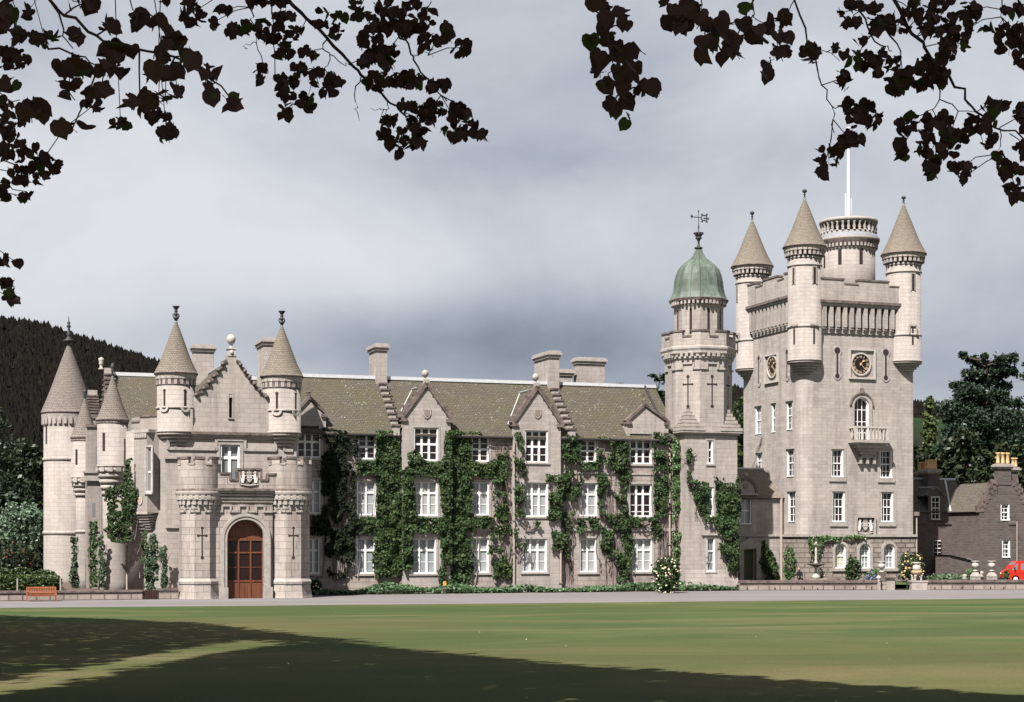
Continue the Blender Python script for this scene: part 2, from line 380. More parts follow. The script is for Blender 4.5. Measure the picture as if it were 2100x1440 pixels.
def copper():
    n = NT('verdigris_copper'); p = n.pos(); f = n.noise(n.pos((1, 1, .45)), 1.3, 6, .65)
    col = n.ramp(f, [(.30, (.042, .048, .040)), (.46, (.066, .086, .068)), (.62, (.100, .130, .104)), (.8, (.165, .215, .175))])
    col = n.mix(n.ramp(n.noise(n.pos((2.5, 2.5, .25)), 1.6, 5, .7), [(.45, 0), (.70, .8)]), col, (.055, .06, .046))
    return n.out(col, .6, n.noise(p, 6, 3), .01, .3)
COPPER = copper()
def wood():
    n = NT('red_brown_door_wood'); f = n.noise(n.pos((9, 9, .5)), 1.0, 5, .6)
    col = n.ramp(f, [(.3, (.065, .021, .012)), (.7, (.155, .050, .023))]); return n.out(col, .5, f, .004, .35)
WOOD = wood()
def bench_wood():
    n = NT('orange_teak'); f = n.noise(n.pos((3, 3, 14)), 1.0, 4, .6)
    return n.out(n.ramp(f, [(.3, (.20, .068, .028)), (.7, (.31, .115, .048))]), .55, None, spec=.3)
TEAK = bench_wood()
def bark():
    n = NT('bark'); f = n.noise(n.pos((4, 4, .8)), 1.2, 6, .7)
    return n.out(n.ramp(f, [(.3, (.025, .017, .015)), (.7, (.085, .062, .053))]), .95, f, .03, .1)
BARK = bark()
VINE = plain('grey_vine_stem', (.19, .15, .14), .9, .3)
def leafm(name, dark, light, trans=.25, tcol=None, gloss=.45, rough=.45):
    dark, light = tuple(x * .74 for x in dark), tuple(x * .74 for x in light); n = NT(name); g = n.N.new('ShaderNodeNewGeometry')
    f = n.math('ADD', n.math('MULTIPLY', g.outputs['Random Per Island'], .75), n.math('MULTIPLY', n.noise(n.pos(), .9, 3, .6), .5))
    col = n.ramp(f, [(.15, dark), (.62, tuple((a + b) / 2 for a, b in zip(dark, light))), (1.0, light)])
    n.out(col, rough, None, spec=gloss)
    tr = n.N.new('ShaderNodeBsdfTranslucent'); n.set(tr.inputs[0], n.mix(.5, col, tcol or tuple(x * 1.4 for x in light)))
    mx = n.N.new('ShaderNodeMixShader'); mx.inputs[0].default_value = trans
    n.L.new(n.b.outputs[0], mx.inputs[1]); n.L.new(tr.outputs[0], mx.inputs[2])
    n.L.new(mx.outputs[0], n.N['Material Output'].inputs[0]); return n.m
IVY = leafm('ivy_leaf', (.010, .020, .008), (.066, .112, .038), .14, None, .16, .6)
IVY_SHADE = leafm('shade_darkened_ivy_leaf', (.008, .011, .007), (.022, .030, .015), .05, None, .1, .8)  # ivy leaf darkened to put the entrance block's shadow into its colour
IVY_L = leafm('bright_climber_leaf', (.035, .07, .022), (.11, .19, .06), .2)
IVY_G = leafm('rose_climber_leaf', (.022, .042, .022), (.085, .135, .070), .2, None, .2, .6)
LIME = leafm('shade_browned_lime_leaf', (.062, .030, .032), (.098, .056, .045), .08, (.06, .06, .02), .05, .8)  # brown puts the backlit shade of green leaves into their colour
LIME_G = leafm('green_lime_leaf', (.035, .045, .013), (.055, .075, .018), .30, (.14, .20, .04), .1, .7)
SHADELEAF = leafm('lime_crown_leaf', (.03, .05, .016), (.07, .11, .03), .2)
FIR = leafm('dark_fir_needles', (.012, .020, .012), (.040, .065, .034), .08, None, .2)
CEDAR = leafm('cedar_needles', (.011, .018, .012), (.042, .072, .042), .06, None, .2)
SPRUCE = leafm('yellow_green_spruce_needles', (.03, .045, .014), (.115, .135, .045), .12, None, .2)
BROAD = leafm('dark_broadleaf', (.014, .020, .010), (.038, .055, .022), .12, None, .3)
WHITEBEAM = leafm('silvery_leaf', (.045, .075, .045), (.17, .25, .16), .15, None, .35)
HEDGE = leafm('clipped_hedge_leaf', (.018, .030, .010), (.075, .115, .030), .12)
BED = leafm('ground_cover_leaf', (.05, .09, .045), (.15, .25, .115), .25)
# ================================================================== helpers for buildings
RW = random.Random(4)
def window(th, pl, o, cols=2, rows=(.34,), bars=(.67,), pane=None, depth=.28, fw=.11, mw=.13, bw=.05, lining=True, arch=False, vb=0, name='window', label=None, sill=True):
    """white frame with mullions and transoms in the opening o of plane pl; its panes are a sub-part"""
    if pane is GLASS_B: pane = RW.choice((GLASS_B, GLASS_B, GLASS_B2, GLASS_B3))
    s0, s1, z0, z1 = o[:4]; m = MB(); t = -depth; tf = -.03 if lining else t + .09
    arch = arch or (len(o) > 4 and o[4]); r = (s1 - s0) / 2; zt = z1 - r if arch else z1
    m.pbox(pl, s0 + .01, s0 + fw, t, tf, z0 + .01, zt); m.pbox(pl, s1 - fw, s1 - .01, t, tf, z0 + .01, zt)
    m.pbox(pl, s0 + .01, s1 - .01, t, tf if not sill else .05, z0 + .005, z0 + fw)
    if arch:
        K = 12; sc = (s0 + s1) / 2
        for k in range(K):
            c0, c1 = math.pi * k / K, math.pi * (k + 1) / K
            p = lambda rr, c: (sc - rr * math.cos(c), zt + rr * math.sin(c))
            m.plate(pl, [p(r - .005, c0), p(r - fw, c0), p(r - fw, c1), p(r - .005, c1)], t, tf)
    else: m.pbox(pl, s0 + fw, s1 - fw, t, t + .09 if lining else tf, z1 - fw, z1 - .01)
    w = (s1 - s0 - 2 * fw)
    for k in range(1, cols):
        x = s0 + fw + w * k / cols; ww = mw / 2 if vb == 0 else bw / 2
        ztop = z1 - fw if not arch else zt + math.sqrt(max(0, (r - fw) ** 2 - (x - (s0 + s1) / 2) ** 2))
        m.pbox(pl, x - ww, x + ww, t, t + (.10 if vb == 0 else .05), z0 + fw, ztop)
    hh = z1 - z0
    for f in rows: z = z1 - hh * f; m.pbox(pl, s0 + fw, s1 - fw, t, t + .085, z - mw / 2, z + mw / 2)
    for f in bars: z = z1 - hh * f; m.pbox(pl, s0 + fw, s1 - fw, t, t + .04, z - bw / 2, z + bw / 2)
    ob = m.build(name, WHITE, th)
    if label: ob['label'] = label
    g = MB()
    if arch:
        pts = [(s0 + .02, z0 + .02), (s1 - .02, z0 + .02)] + [((s0 + s1) / 2 + (r - .02) * math.cos(math.pi * k / 12), zt + (r - .02) * math.sin(math.pi * k / 12)) for k in range(13)]
        g.face([pl.P(s, t + .012, z) for s, z in pts])
    else: g.face([pl.P(s0 + .02, t + .012, z0 + .02), pl.P(s1 - .02, t + .012, z0 + .02), pl.P(s1 - .02, t + .012, z1 - .02), pl.P(s0 + .02, t + .012, z1 - .02)])
    g.build('pane', pane or GLASS_D, ob); return ob

def surround(m, pl, o, w=.16, t=.05, mi=0, top=True, bottom=True):   # flat dressed margins round an opening
    s0, s1, z0, z1 = o[:4]
    m.pbox(pl, s0 - w, s0, -.02, t, z0, z1, mi); m.pbox(pl, s1, s1 + w, -.02, t, z0, z1, mi)
    if top: m.pbox(pl, s0 - w, s1 + w, -.02, t + .003, z1, z1 + w, mi)
    if bottom: m.pbox(pl, s0 - w, s1 + w, -.02, t + .06, z0 - w * .9, z0, mi)

def chimney(th, b, xside, x0, x1, ytop, zb, mat=None, pots=0, pot_h=.8, cap=.55, label=None):
    pl = PL(0, b); s0, s1 = pl.S(x0), pl.S(x1); zt = pl.Z((x0 + x1) / 2, ytop)
    b1 = bof(xside, s0); m = MB()
    m.box(s0, s1, b, b1, zb, zt - cap)
    m.box(s0 - .10, s1 + .10, b - .10, b1 + .10, zt - cap, zt - cap * .62, 1); m.box(s0 - .20, s1 + .20, b - .20, b1 + .20, zt - cap * .62, zt - cap * .3, 1)
    m.box(s0 - .12, s1 + .12, b - .12, b1 + .12, zt - cap * .3, zt - cap * .1, 1); m.box(s0 - .02, s1 + .02, b - .02, b1 + .02, zt - cap * .1, zt, 1)
    o = m.build('chimney', [mat or STONE, TRIM], th)
    if label: o['label'] = label
    for k in range(pots):
        p = MB(); n = max(1, pots - 1); f = k / n if pots > 1 else .5
        a = s0 + .2 + (s1 - s0 - .4) * f; bb = (b + b1) / 2 if (s1 - s0) > (b1 - b) * .8 else b + .2 + (b1 - b - .4) * f
        if (s1 - s0) <= (b1 - b) * .8: a = (s0 + s1) / 2
        p.lathe(a, bb, [(.19, zt), (.155, zt + pot_h * .15), (.14, zt + pot_h * .85), (.19, zt + pot_h * .9), (.19, zt + pot_h), (.12, zt + pot_h)], 12)
        p.build('chimney_pot', POT, o)
    return o

def cone(th, a, b, R0, z0, z1, mat, flare=.10, tipmat=None, n=32, name='cone_roof'):
    h = z1 - z0; m = MB()
    pr = [(R0 * (1 - .03), z0 - .10), (R0, z0 - .10, 1), (R0, z0, 1), (R0 * .985, z0 + .01)]
    for t in (.05, .12, .22, .36, .52, .68, .84, .93): pr.append((max(R0 * (1 - t) * (1 - flare * 2.2 * t * (1 - t)) - flare * R0 * .35 * math.sin(math.pi * min(1, t * 1.6)) * (1 - t), .05), z0 + h * t))
    pr.append((.07, z1, 2))
    m.lathe(a, b, pr, n); return m.build(name, [mat, TRIM_D, TIPLEAD], th)
def finial(th, a, b, z, prof, mat, name='finial', extra=None):
    m = MB(); m.lathe(a, b, [(r, z + dz) for r, dz in prof], 12)
    if extra: extra(m)
    return m.build(name, mat, th)
BALLF = [(.07, -.15), (.10, 0), (.05, .08), (.06, .22), (.13, .30), (.05, .38), (.06, .48), (.15, .58), (.20, .72), (.17, .86), (.08, .95), (.02, .98)]

def slit(m, pl, s, z0, z1, w=.16, knob_top=0, knob_bot=0, cross=0, mi_dark=0, mi_trim=1, proud=.012):
    m.pbox(pl, s - w / 2, s + w / 2, -.05, proud, z0, z1, mi_dark)
    disc = lambda sc, zc, r, t, mi: m.plate(pl, [(sc + r * math.cos(2 * math.pi * k / 14), zc + r * math.sin(2 * math.pi * k / 14)) for k in range(14)], -.05, t, mi)
    for zz, r in ((z1, knob_top), (z0, knob_bot)):
        if r: disc(s, zz, r, proud + .004, mi_dark)
    if cross:
        zc = z0 + (z1 - z0) * .74; m.pbox(pl, s - cross, s + cross, -.05, proud + .002, zc - w / 2, zc + w / 2, mi_dark)
        for x in (-cross, cross): disc(s + x, zc, w * .85, proud + .006, mi_dark)

def turret_plane(a, b, r, px):        # tangent plane of a round turret facing the photo's column
    cx = CX + F * ((a * co - b * si) / (D0 + a * si + b * co)); dep = D0 + a * si + b * co
    x = max(-.93, min(.93, (px - cx) / F * dep / r))       # offset across the view
    va = math.atan2(-(b - CB), -(a - CA))                  # direction to the camera, castle frame
    ang = va + math.asin(x)                                # left positive rotation is clockwise seen from the camera
    nx, ny = math.cos(ang), math.sin(ang)
    return PL(a + nx * r, b + ny * r, math.atan2(nx, -ny))
def pxz(a, b, py): return zof(py, a, b)

def shield(m, pl, s, z, w, h, t0, t1, mi=0):
    m.plate(pl, [(s - w / 2, z + h / 2), (s - w / 2, z - h * .1), (s - w * .32, z - h * .33), (s, z - h / 2), (s + w * .32, z - h * .33), (s + w / 2, z - h * .1), (s + w / 2, z + h / 2)], t0, t1, mi)
def arms(th, pl, s, z, w, h, name='coat_of_arms', mat=None):
    """a carved relief: quartered shield under a crown between two rearing beasts, on a scroll"""
    m = MB(); 
    def bl(sx, zz, r, t=.05): m.ball(pl.P(s + sx * w, t, z + zz * h), (r * w, .09, r * w * 1.0), 8, 6)
    m.plate(pl, [(s - w * .5, z - h * .5), (s + w * .5, z - h * .5), (s + w * .5, z + h * .5), (s - w * .5, z + h * .5)], -.02, .012, 1)
    shield(m, pl, s, z - h * .02, w * .27, h * .50, 0, .10)
    m.pbox(pl, s - .012, s + .012, .10, .125, z - h * .24, z + h * .22); m.pbox(pl, s - w * .13, s + w * .13, .10, .125, z - .01, z + .014)
    m.pbox(pl, s - w * .13, s + w * .13, 0, .10, z + h * .26, z + h * .31)
    for k in (-1, 0, 1): bl(k * .09, .36, .045); 
    bl(0, .44, .035)
    for d in (-1, 1):
        def seg(p, q, r0, r1): m.tube([pl.P(s + d * p[0] * w, .05, z + p[1] * h), pl.P(s + d * q[0] * w, .06, z + q[1] * h)], [r0 * w, r1 * w], 7)
        seg((.36, -.28), (.30, .14), .075, .085); seg((.30, .14), (.33, .33), .07, .05); bl(d * .32, .36, .075); bl(d * .26, .33, .045)
        seg((.29, .12), (.15, .18), .035, .025); seg((.30, .02), (.16, -.04), .035, .025)
        seg((.34, -.26), (.24, -.36), .055, .03); seg((.37, -.26), (.40, -.40), .05, .03); seg((.42, -.2), (.46, .10), .022, .018); bl(d * .45, .13, .035)
    m.strip(pl, (s - w * .46, z - h * .38), (s, z - h * .45), h * .08, 0, .09); m.strip(pl, (s, z - h * .45), (s + w * .46, z - h * .38), h * .08, 0, .09)
    return m.build(name, [mat or TRIM_L, TRIM_D], th)

def merlons(m, pl, s0, s1, z0, z1, zn, segs, th=.35, capm=1, cap=.14):
    """parapet s0..s1 from z0 to notch height zn with merlons up to z1; segs = list of (f0,f1) merlon spans"""
    m.pbox(pl, s0, s1, -th, 0, z0, zn)
    last = 0
    for f0, f1 in segs:
        a, b = s0 + (s1 - s0) * f0, s0 + (s1 - s0) * f1
        m.pbox(pl, a, b, -th, -.003, zn, z1 - cap); m.pbox(pl, a - .05, b + .05, -th - .05, .06, z1 - cap, z1, capm)
        if f0 > last: m.pbox(pl, s0 + (s1 - s0) * last + .05, a - .05, -th - .03, .05, zn - .004, zn + .09, capm)
        last = f1
    if last < 1: m.pbox(pl, s0 + (s1 - s0) * last + .05, s1, -th - .03, .05, zn - .004, zn + .09, capm)

# ================================================================== MAIN RANGE
pF = PL(0, 0); ZE = pF.Z(1000, 887); RB = 4.6; ZR = PL(0, RB).Z(1000, 783)
A0, A1 = aof(575, 0), aof(1393, 0)
def roof_z(b): return ZE + (ZR - ZE) * b / RB
range_ = thing('main_range', 'long three storey granite range between the entrance gable and the domed tower', 'castle wing', W((A0 + A1) / 2, 4, 0))
def build_range():
    two = dict(cols=2); three = dict(cols=3)
    flat = [(630, 1104, 656, 1177, 2, GLASS_B, 0), (731, 1104, 770, 1177, 2, GLASS_B, 0), (966, 1104, 1003, 1175, 2, GLASS_B, 0), (1188, 1104, 1224, 1174, 2, GLASS_B, 0), (1291, 1105, 1338, 1173, 3, GLASS_B, 0),
            (628, 985, 658, 1054, 2, GLASS_B, 0), (732, 986, 771, 1057, 2, GLASS_B, 0), (966, 988, 1003, 1057, 2, GLASS_B, 0), (1188, 991, 1225, 1059, 2, GLASS_B, 0), (1290, 993, 1337, 1060, 3, GLASS_D, 2),
            (609, 873, 658, 939, 3, GLASS_D, 1), (734, 891, 771, 942, 2, GLASS_D, 1), (967, 896, 1003, 947, 2, GLASS_D, 1), (1189, 902, 1223, 948, 2, GLASS_D, 1), (1291, 890, 1337, 952, 3, GLASS_D, 1)]
    ops = [pF.rc(*w[:4]) for w in flat]
    # the outermost third row windows rise above the eaves into their own gables
    m = MB(); m.wall(pF, A0, A1, 0, ZE - .12, [o for o in ops], .3)
    m.face([(A0, 0, 0), (A0, 10, 0), (A0, 10, ZE), (A0, 0, ZE)]); m.face([(A1, 0, 0), (A1, 10, 0), (A1, 10, ZE), (A1, 0, ZE)])
    m.face([(A0, 10, 0), (A1, 10, 0), (A1, 10, ZE), (A0, 10, ZE)])
    for a in (A0, A1): m.face([(a, 0, ZE), (a, 10, ZE), (a, RB, ZR)])
    # plinth and string course
    zs = pF.Z(1000, 1086)
    m.pbox(pF, A0, A1, -.01, .10, zs - .10, zs + .12, 1); m.pbox(pF, A0, A1, -.01, .08, 0, .55, 0)
    zs2 = pF.Z(1000, 968); m.pbox(pF, A0, A1, -.01, .06, zs2 - .07, zs2 + .07, 1)
    for w, o in zip(flat, ops): surround(m, pF, o, .15, .04, 1)
    m.pbox(pF, A0, A1, -.02, .12, ZE - .38, ZE - .13, 1)
    m.build('wall', [STONE_W, TRIM], range_)
    for w, o in zip(flat, ops):
        kind = w[6]
        if kind == 1: window(range_, pF, o, w[4], (.5,), (.26, .75), w[5], mw=.15)
        elif kind == 2: window(range_, pF, o, w[4], (.30,), (.64, .84), w[5], mw=.15)
        else: window(range_, pF, o, w[4], (.34,), (.67,), w[5], mw=.15)
    # roof
    r = MB(); r.face([(A0, -.32, roof_z(-.32)), (A1, -.32, roof_z(-.32)), (A1, RB, ZR), (A0, RB, ZR)])
    r.face([(A0, -.32, roof_z(-.32) - .12), (A1, -.32, roof_z(-.32) - .12), (A1, -.32, roof_z(-.32)), (A0, -.32, roof_z(-.32))], 1)
    r.face([(A0, RB, ZR), (A1, RB, ZR), (A1, 2 * RB + .3, ZE - .2), (A0, 2 * RB + .3, ZE - .2)])
    rf = r.build('roof', [SLATE, IRON], range_)
    k = MB(); k.box(A0, A1, RB - .24, RB + .24, ZR - .10, ZR + .15); k.build('ridge_lead', LEAD, rf)
    for x0, x1 in ((672, 821), (929, 1049), (1155, 1282)): g = MB(); g.tube([(aof(x0, -.4), -.40, roof_z(-.36) - .10), (aof(x1, -.4), -.40, roof_z(-.36) - .10)], .06, 6); g.build('gutter', IRON, range_)
    # big gabled bays and little gabled dormers
    for (xl, xr, xa, yap, ysh, wins, t, big) in ((822, 927, 875, 790, 862, [(848, 877, 899, 945, GLASS_D), (848, 987, 898, 1058, GLASS_B), (842, 1104, 895, 1177, GLASS_B)], .40, 1),
                                                  (1050, 1153, 1102, 797, 872, [(1076, 883, 1124, 949, GLASS_D), (1075, 990, 1124, 1060, GLASS_B), (1071, 1105, 1122, 1174, GLASS_B)], .40, 1),
                                                  (603, 671, 634, 819, 852, [], .03, 0), (1283, 1373, 1322, 834, 868, [], .03, 0)):
        p = PL(0, -t); s0, s1, sa = p.S(xl), p.S(xr), p.S(xa); za, zs_ = p.Z(xa, yap), p.Z(xa, ysh)
        m = MB()
        if big:
            os_ = [p.rc(*w[:4]) for w in wins]; m.wall(p, s0 + .12, s1 - .12, 0, zs_, os_, .3)
            for o in os_: surround(m, p, o, .13, .03, 1)
            for sx in (s0 + .12, s1 - .12): m.face([p.P(sx, 0, 0), p.P(sx, -t, 0), p.P(sx, -t, zs_), p.P(sx, 0, zs_)])
        else:
            zb = ZE - .13; o = ops[10] if xl < 700 else ops[14]
            m.wall(p, s0 + .1, s1 - .1, o[3] - .6, zs_, [o], .12)
            for sx in (s0 + .1, s1 - .1): m.face([p.P(sx, 0, zb), p.P(sx, -3, zb), p.P(sx, -3, zs_), p.P(sx, 0, zs_)])
        m.plate(p, [(s0 + .1, zs_), (s1 - .1, zs_), (sa, za)], -.4, 0)
        w = .30 if big else .20
        for q in ((s0, zs_), (s1, zs_)):
            d = (sa - q[0]); m.strip(p, (q[0], q[1] + .1), (sa, za + .16), w, -.42, .13, 2)
            m.pbox(p, min(q[0], q[0] + .45 * (1 if d > 0 else -1)), max(q[0], q[0] + .45 * (1 if d > 0 else -1)), -.4, .15, q[1] - .12, q[1] + .12, 2)
            if big:
                for k in range(5):
                    f = (k + .5) / 5.4; xx, zz = q[0] + d * f, q[1] + .22 + (za - q[1]) * f
                    m.pbox(p, xx - .26, xx + .26, -.55, .02, zz - .2, zz + .16 , 2)
        gb = m.build('gable' if big else 'dormer', [STONE_T, TRIM, TRIM_D], range_)
        for w_ in wins:
            dark = w_[4] is GLASS_D; window(range_, p, p.rc(*w_[:4]), 3, (.5,) if dark else (.34,), (.26, .75) if dark else (.67,), w_[4], mw=.15)
        # little roof running back into the main slope
        bi = RB * (za - .1 - ZE) / (ZR - ZE); b0 = RB * max(0, (zs_ - .1 - ZE)) / (ZR - ZE); d = MB(); zz = za - .05
        d.face([(s0, -t - .02, zs_ - .02), (sa, -t - .02, zz), (sa, bi, zz), (s0, b0, zs_ - .02)]); d.face([(s1, -t - .02, zs_ - .02), (sa, -t - .02, zz), (sa, bi, zz), (s1, b0, zs_ - .02)])
        d.build('gable_roof' if big else 'dormer_roof', SLATE, range_)
        if big:
            m = MB(); m.tube([(sa, -.1, zz + .05), (sa, bi, zz + .05)], .10, 6); m.tube([(s0, b0, zs_ + .06), (sa, bi, zz + .05)], .05, 5); m.build('valley_lead', LEAD, gb)
            def ex(mm): mm.pbox(p, sa - .2, sa + .2, -.3, .1, za - .1, za + .42)
            finial(range_, sa, -.0, za + .4, [(.17, 0), (.17, .06), (.08, .10), (.08, .22), (.16, .26), (.24, .38), (.26, .5), (.22, .64), (.1, .74), (.02, .76)], TRIM, extra=ex)
            m = MB(); shield(m, p, sa, p.Z(xa, 848), .62, .78, 0, .07); shield(m, p, sa, p.Z(xa, 848), .40, .50, .07, .09, 1); m.build('shield', [TRIM, PIPE], gb)
        else:
            def ex(mm):
                mm.pbox(p, sa - .11, sa + .11, -.25, 0, za, za + .55); mm.pbox(p, sa - .2, sa + .2, -.16, -.08, za + .72, za + .86); mm.pbox(p, sa - .06, sa + .06, -.17, -.07, za + .5, za + 1.15)
            finial(range_, sa, .1, za + .45, [(.14, 0), (.17, .06), (.12, .12), (.05, .2)], TRIM_D, extra=ex)
    # crow-stepped skews that cross the slope
    for xb, yb in ((811, 888), (1171, 893)):
        a = aof(xb, 0); m = MB(); n = 8
        m.face([(a + .2, -.3, roof_z(-.3)), (a + .2, 4.0, roof_z(4.0)), (a + .2, 4.0, roof_z(4.0) + .4), (a + .2, -.3, roof_z(-.3) + .2)])
        for k in range(n):
            b0 = -.38 + k * .52; z = roof_z(b0 + .52)
            m.box(a - .22, a + .22, b0, b0 + .56, z - .65, z + .18); m.box(a - .30, a + .30, b0 - .08, b0 + .60, z + .18, z + .31, 1)
        m.build('crow_step_skew', [TRIM, TRIM_D], range_)
    # chimneys
    chimney(range_, 4.0, 757, 772, 794, 704, roof_z(3.4)); chimney(range_, 3.9, 1096, 1127, 1147, 719, roof_z(3.4))
    chimney(range_, 8.5, 1176.5, 1185, 1240, 733, ZE, label='broad chimney stack behind the ridge'); chimney(range_, 8.8, 1145, 1148, 1174, 757, ZE, label='low chimney behind the tall stack')
    chimney(range_, 5.2, 527, 541, 566, 692, ZE, label='chimney half behind the right hand cone turret'); chimney(range_, 8.0, 394, 397, 439, 706, ZE, label='chimney left of the entrance gable')
    # verge pipe on the right, and drainpipes
    m = MB(); a = aof(1372, 0); m.tube([(a - .1, -.3, roof_z(-.3) + .15), (a - .1, RB - .1, roof_z(RB - .1) + .2)], .10, 6); m.box(a - .3, a + .1, -.4, .0, ZE - .35, ZE - .1); m.build('verge_flashing', IRON, range_)
    for px, y0, y1 in ((822, 1162, 1205), (1049.5, 905, 1210), (1145, 1100, 1205), (1371.5, 890, 1190)):
        a, zt = pF.at(px, y0); m = MB(); zb = max(.05, pF.Z(px, y1)); bb = -.52 if px in (1049.5, 1145) else -.18
        m.tube([(a, bb, zb), (a, bb, zt)], .07, 6)
        for z in np.arange(zb + .3, zt, 2.4): m.box(a - .11, a + .11, bb - .1, bb + .12, z, z + .1)
        m.build('drainpipe', PIPE, range_)
build_range()

# ================================================================== ENTRANCE GABLE BLOCK
EB = -3.7; pE = PL(0, EB)
egate = thing('entrance_gable_block', 'pale granite gabled block with two cone roofed corner turrets above the porch', 'castle wing', W(aof(475, EB), EB + 2, 0))
def cone_turret(th, a, b, r, zb0, zb1, zband, ztop, R0, zc0, zapex, zfin, mat, slits=(), fin='urn', scallops=18, stoneM=None, corb=4, low=None):
    m = MB()
    pr = []
    if corb:
        h = (zb1 - zb0) / corb
        for k in range(corb):
            rr = r * (.45 if low is None else low) + (r * 1.03 - r * (.45 if low is None else low)) * (k + 1) / corb
            pr += [(rr, zb0 + h * k, 1), (rr, zb0 + h * (k + .72), 1), (rr * .965, zb0 + h * (k + .74), 1), (rr * .965, zb0 + h * (k + 1), 1)]
    pr += [(r * 1.06, zb1 - .06, 1), (r * 1.06, zb1 + .06, 1), (r, zb1 + .07, 0), (r, ztop, 0)]
    m.lathe(a, b, pr, 36)
    if zband: m.lathe(a, b, [(r, zband - .08), (r + .07, zband - .06, 1), (r + .07, zband + .06, 1), (r, zband + .08, 1)], 36, cap=False)
    # scalloped corbel course under the eaves
    hh = zc0 - .1 - ztop
    m.lathe(a, b, [(r + .04, ztop, 2), (r + .05, ztop + hh * .55, 2), (R0 * .93, zc0 - .26, 1), (R0 * .95, zc0 - .10, 1)], 36, cap=False)
    m.ring(a, b, r + .02, R0 * .90, ztop + hh * .05, ztop + hh * .66, scallops, .52, mi=1); m.ring(a, b, r + .02, R0 * .93, ztop + hh * .55, ztop + hh * .85, scallops, .86, mi=1)
    for pl, s, z0, z1, kw in slits: slit(m, pl, s, z0, z1, mi_dark=3, mi_trim=1, **kw)
    o = m.build('turret', [stoneM or STONE, TRIM, TRIM_D, DARKHOLE], th)
    cone(o, a, b, R0, zc0, zapex, mat)
    h = zfin - zapex
    if fin == 'urn': pr = [(.10, -.1), (.12, 0), (.20, .06), (.20, .12), (.09, .17), (.11, .3), (.18, .38), (.11, .46), (.09, .52), (.13, .6), (.09, .68), (.12, .78), (.22, .93), (.26, 1.0), (.1, 1.0)]; pr = [(x, z * h) for x, z in pr]
    elif fin == 'spike': pr = [(.28, -.05), (.30, .06), (.13, .12), (.10, .3), (.16, .36), (.07, .42), (.05, .55), (.11, .62), (.05, .68), (.04, .8), (.02, 1.0)]; pr = [(x, z * h) for x, z in pr]
    elif fin == 'acorn': pr = [(.09, -.1), (.10, 0), (.06, .2), (.15, .32), (.08, .4), (.17, .55), (.15, .75), (.05, 1.0)]; pr = [(x, z * h) for x, z in pr]
    else: pr = [(x, z * h / .98) for x, z in BALLF]
    def ex(mm):
        if fin == 'urn':
            for k in range(4):
                t = k * math.pi / 2 + .5; c_, s_ = math.cos(t), math.sin(t)
                mm.tube([(a + .1 * c_, b + .1 * s_, zapex + h * .1), (a + .3 * c_, b + .3 * s_, zapex + h * .25), (a + .24 * c_, b + .24 * s_, zapex + h * .4), (a + .08 * c_, b + .08 * s_, zapex + h * .36)], .03, 5)
    finial(o, a, b, zapex, pr, IRON, extra=ex)
    return o
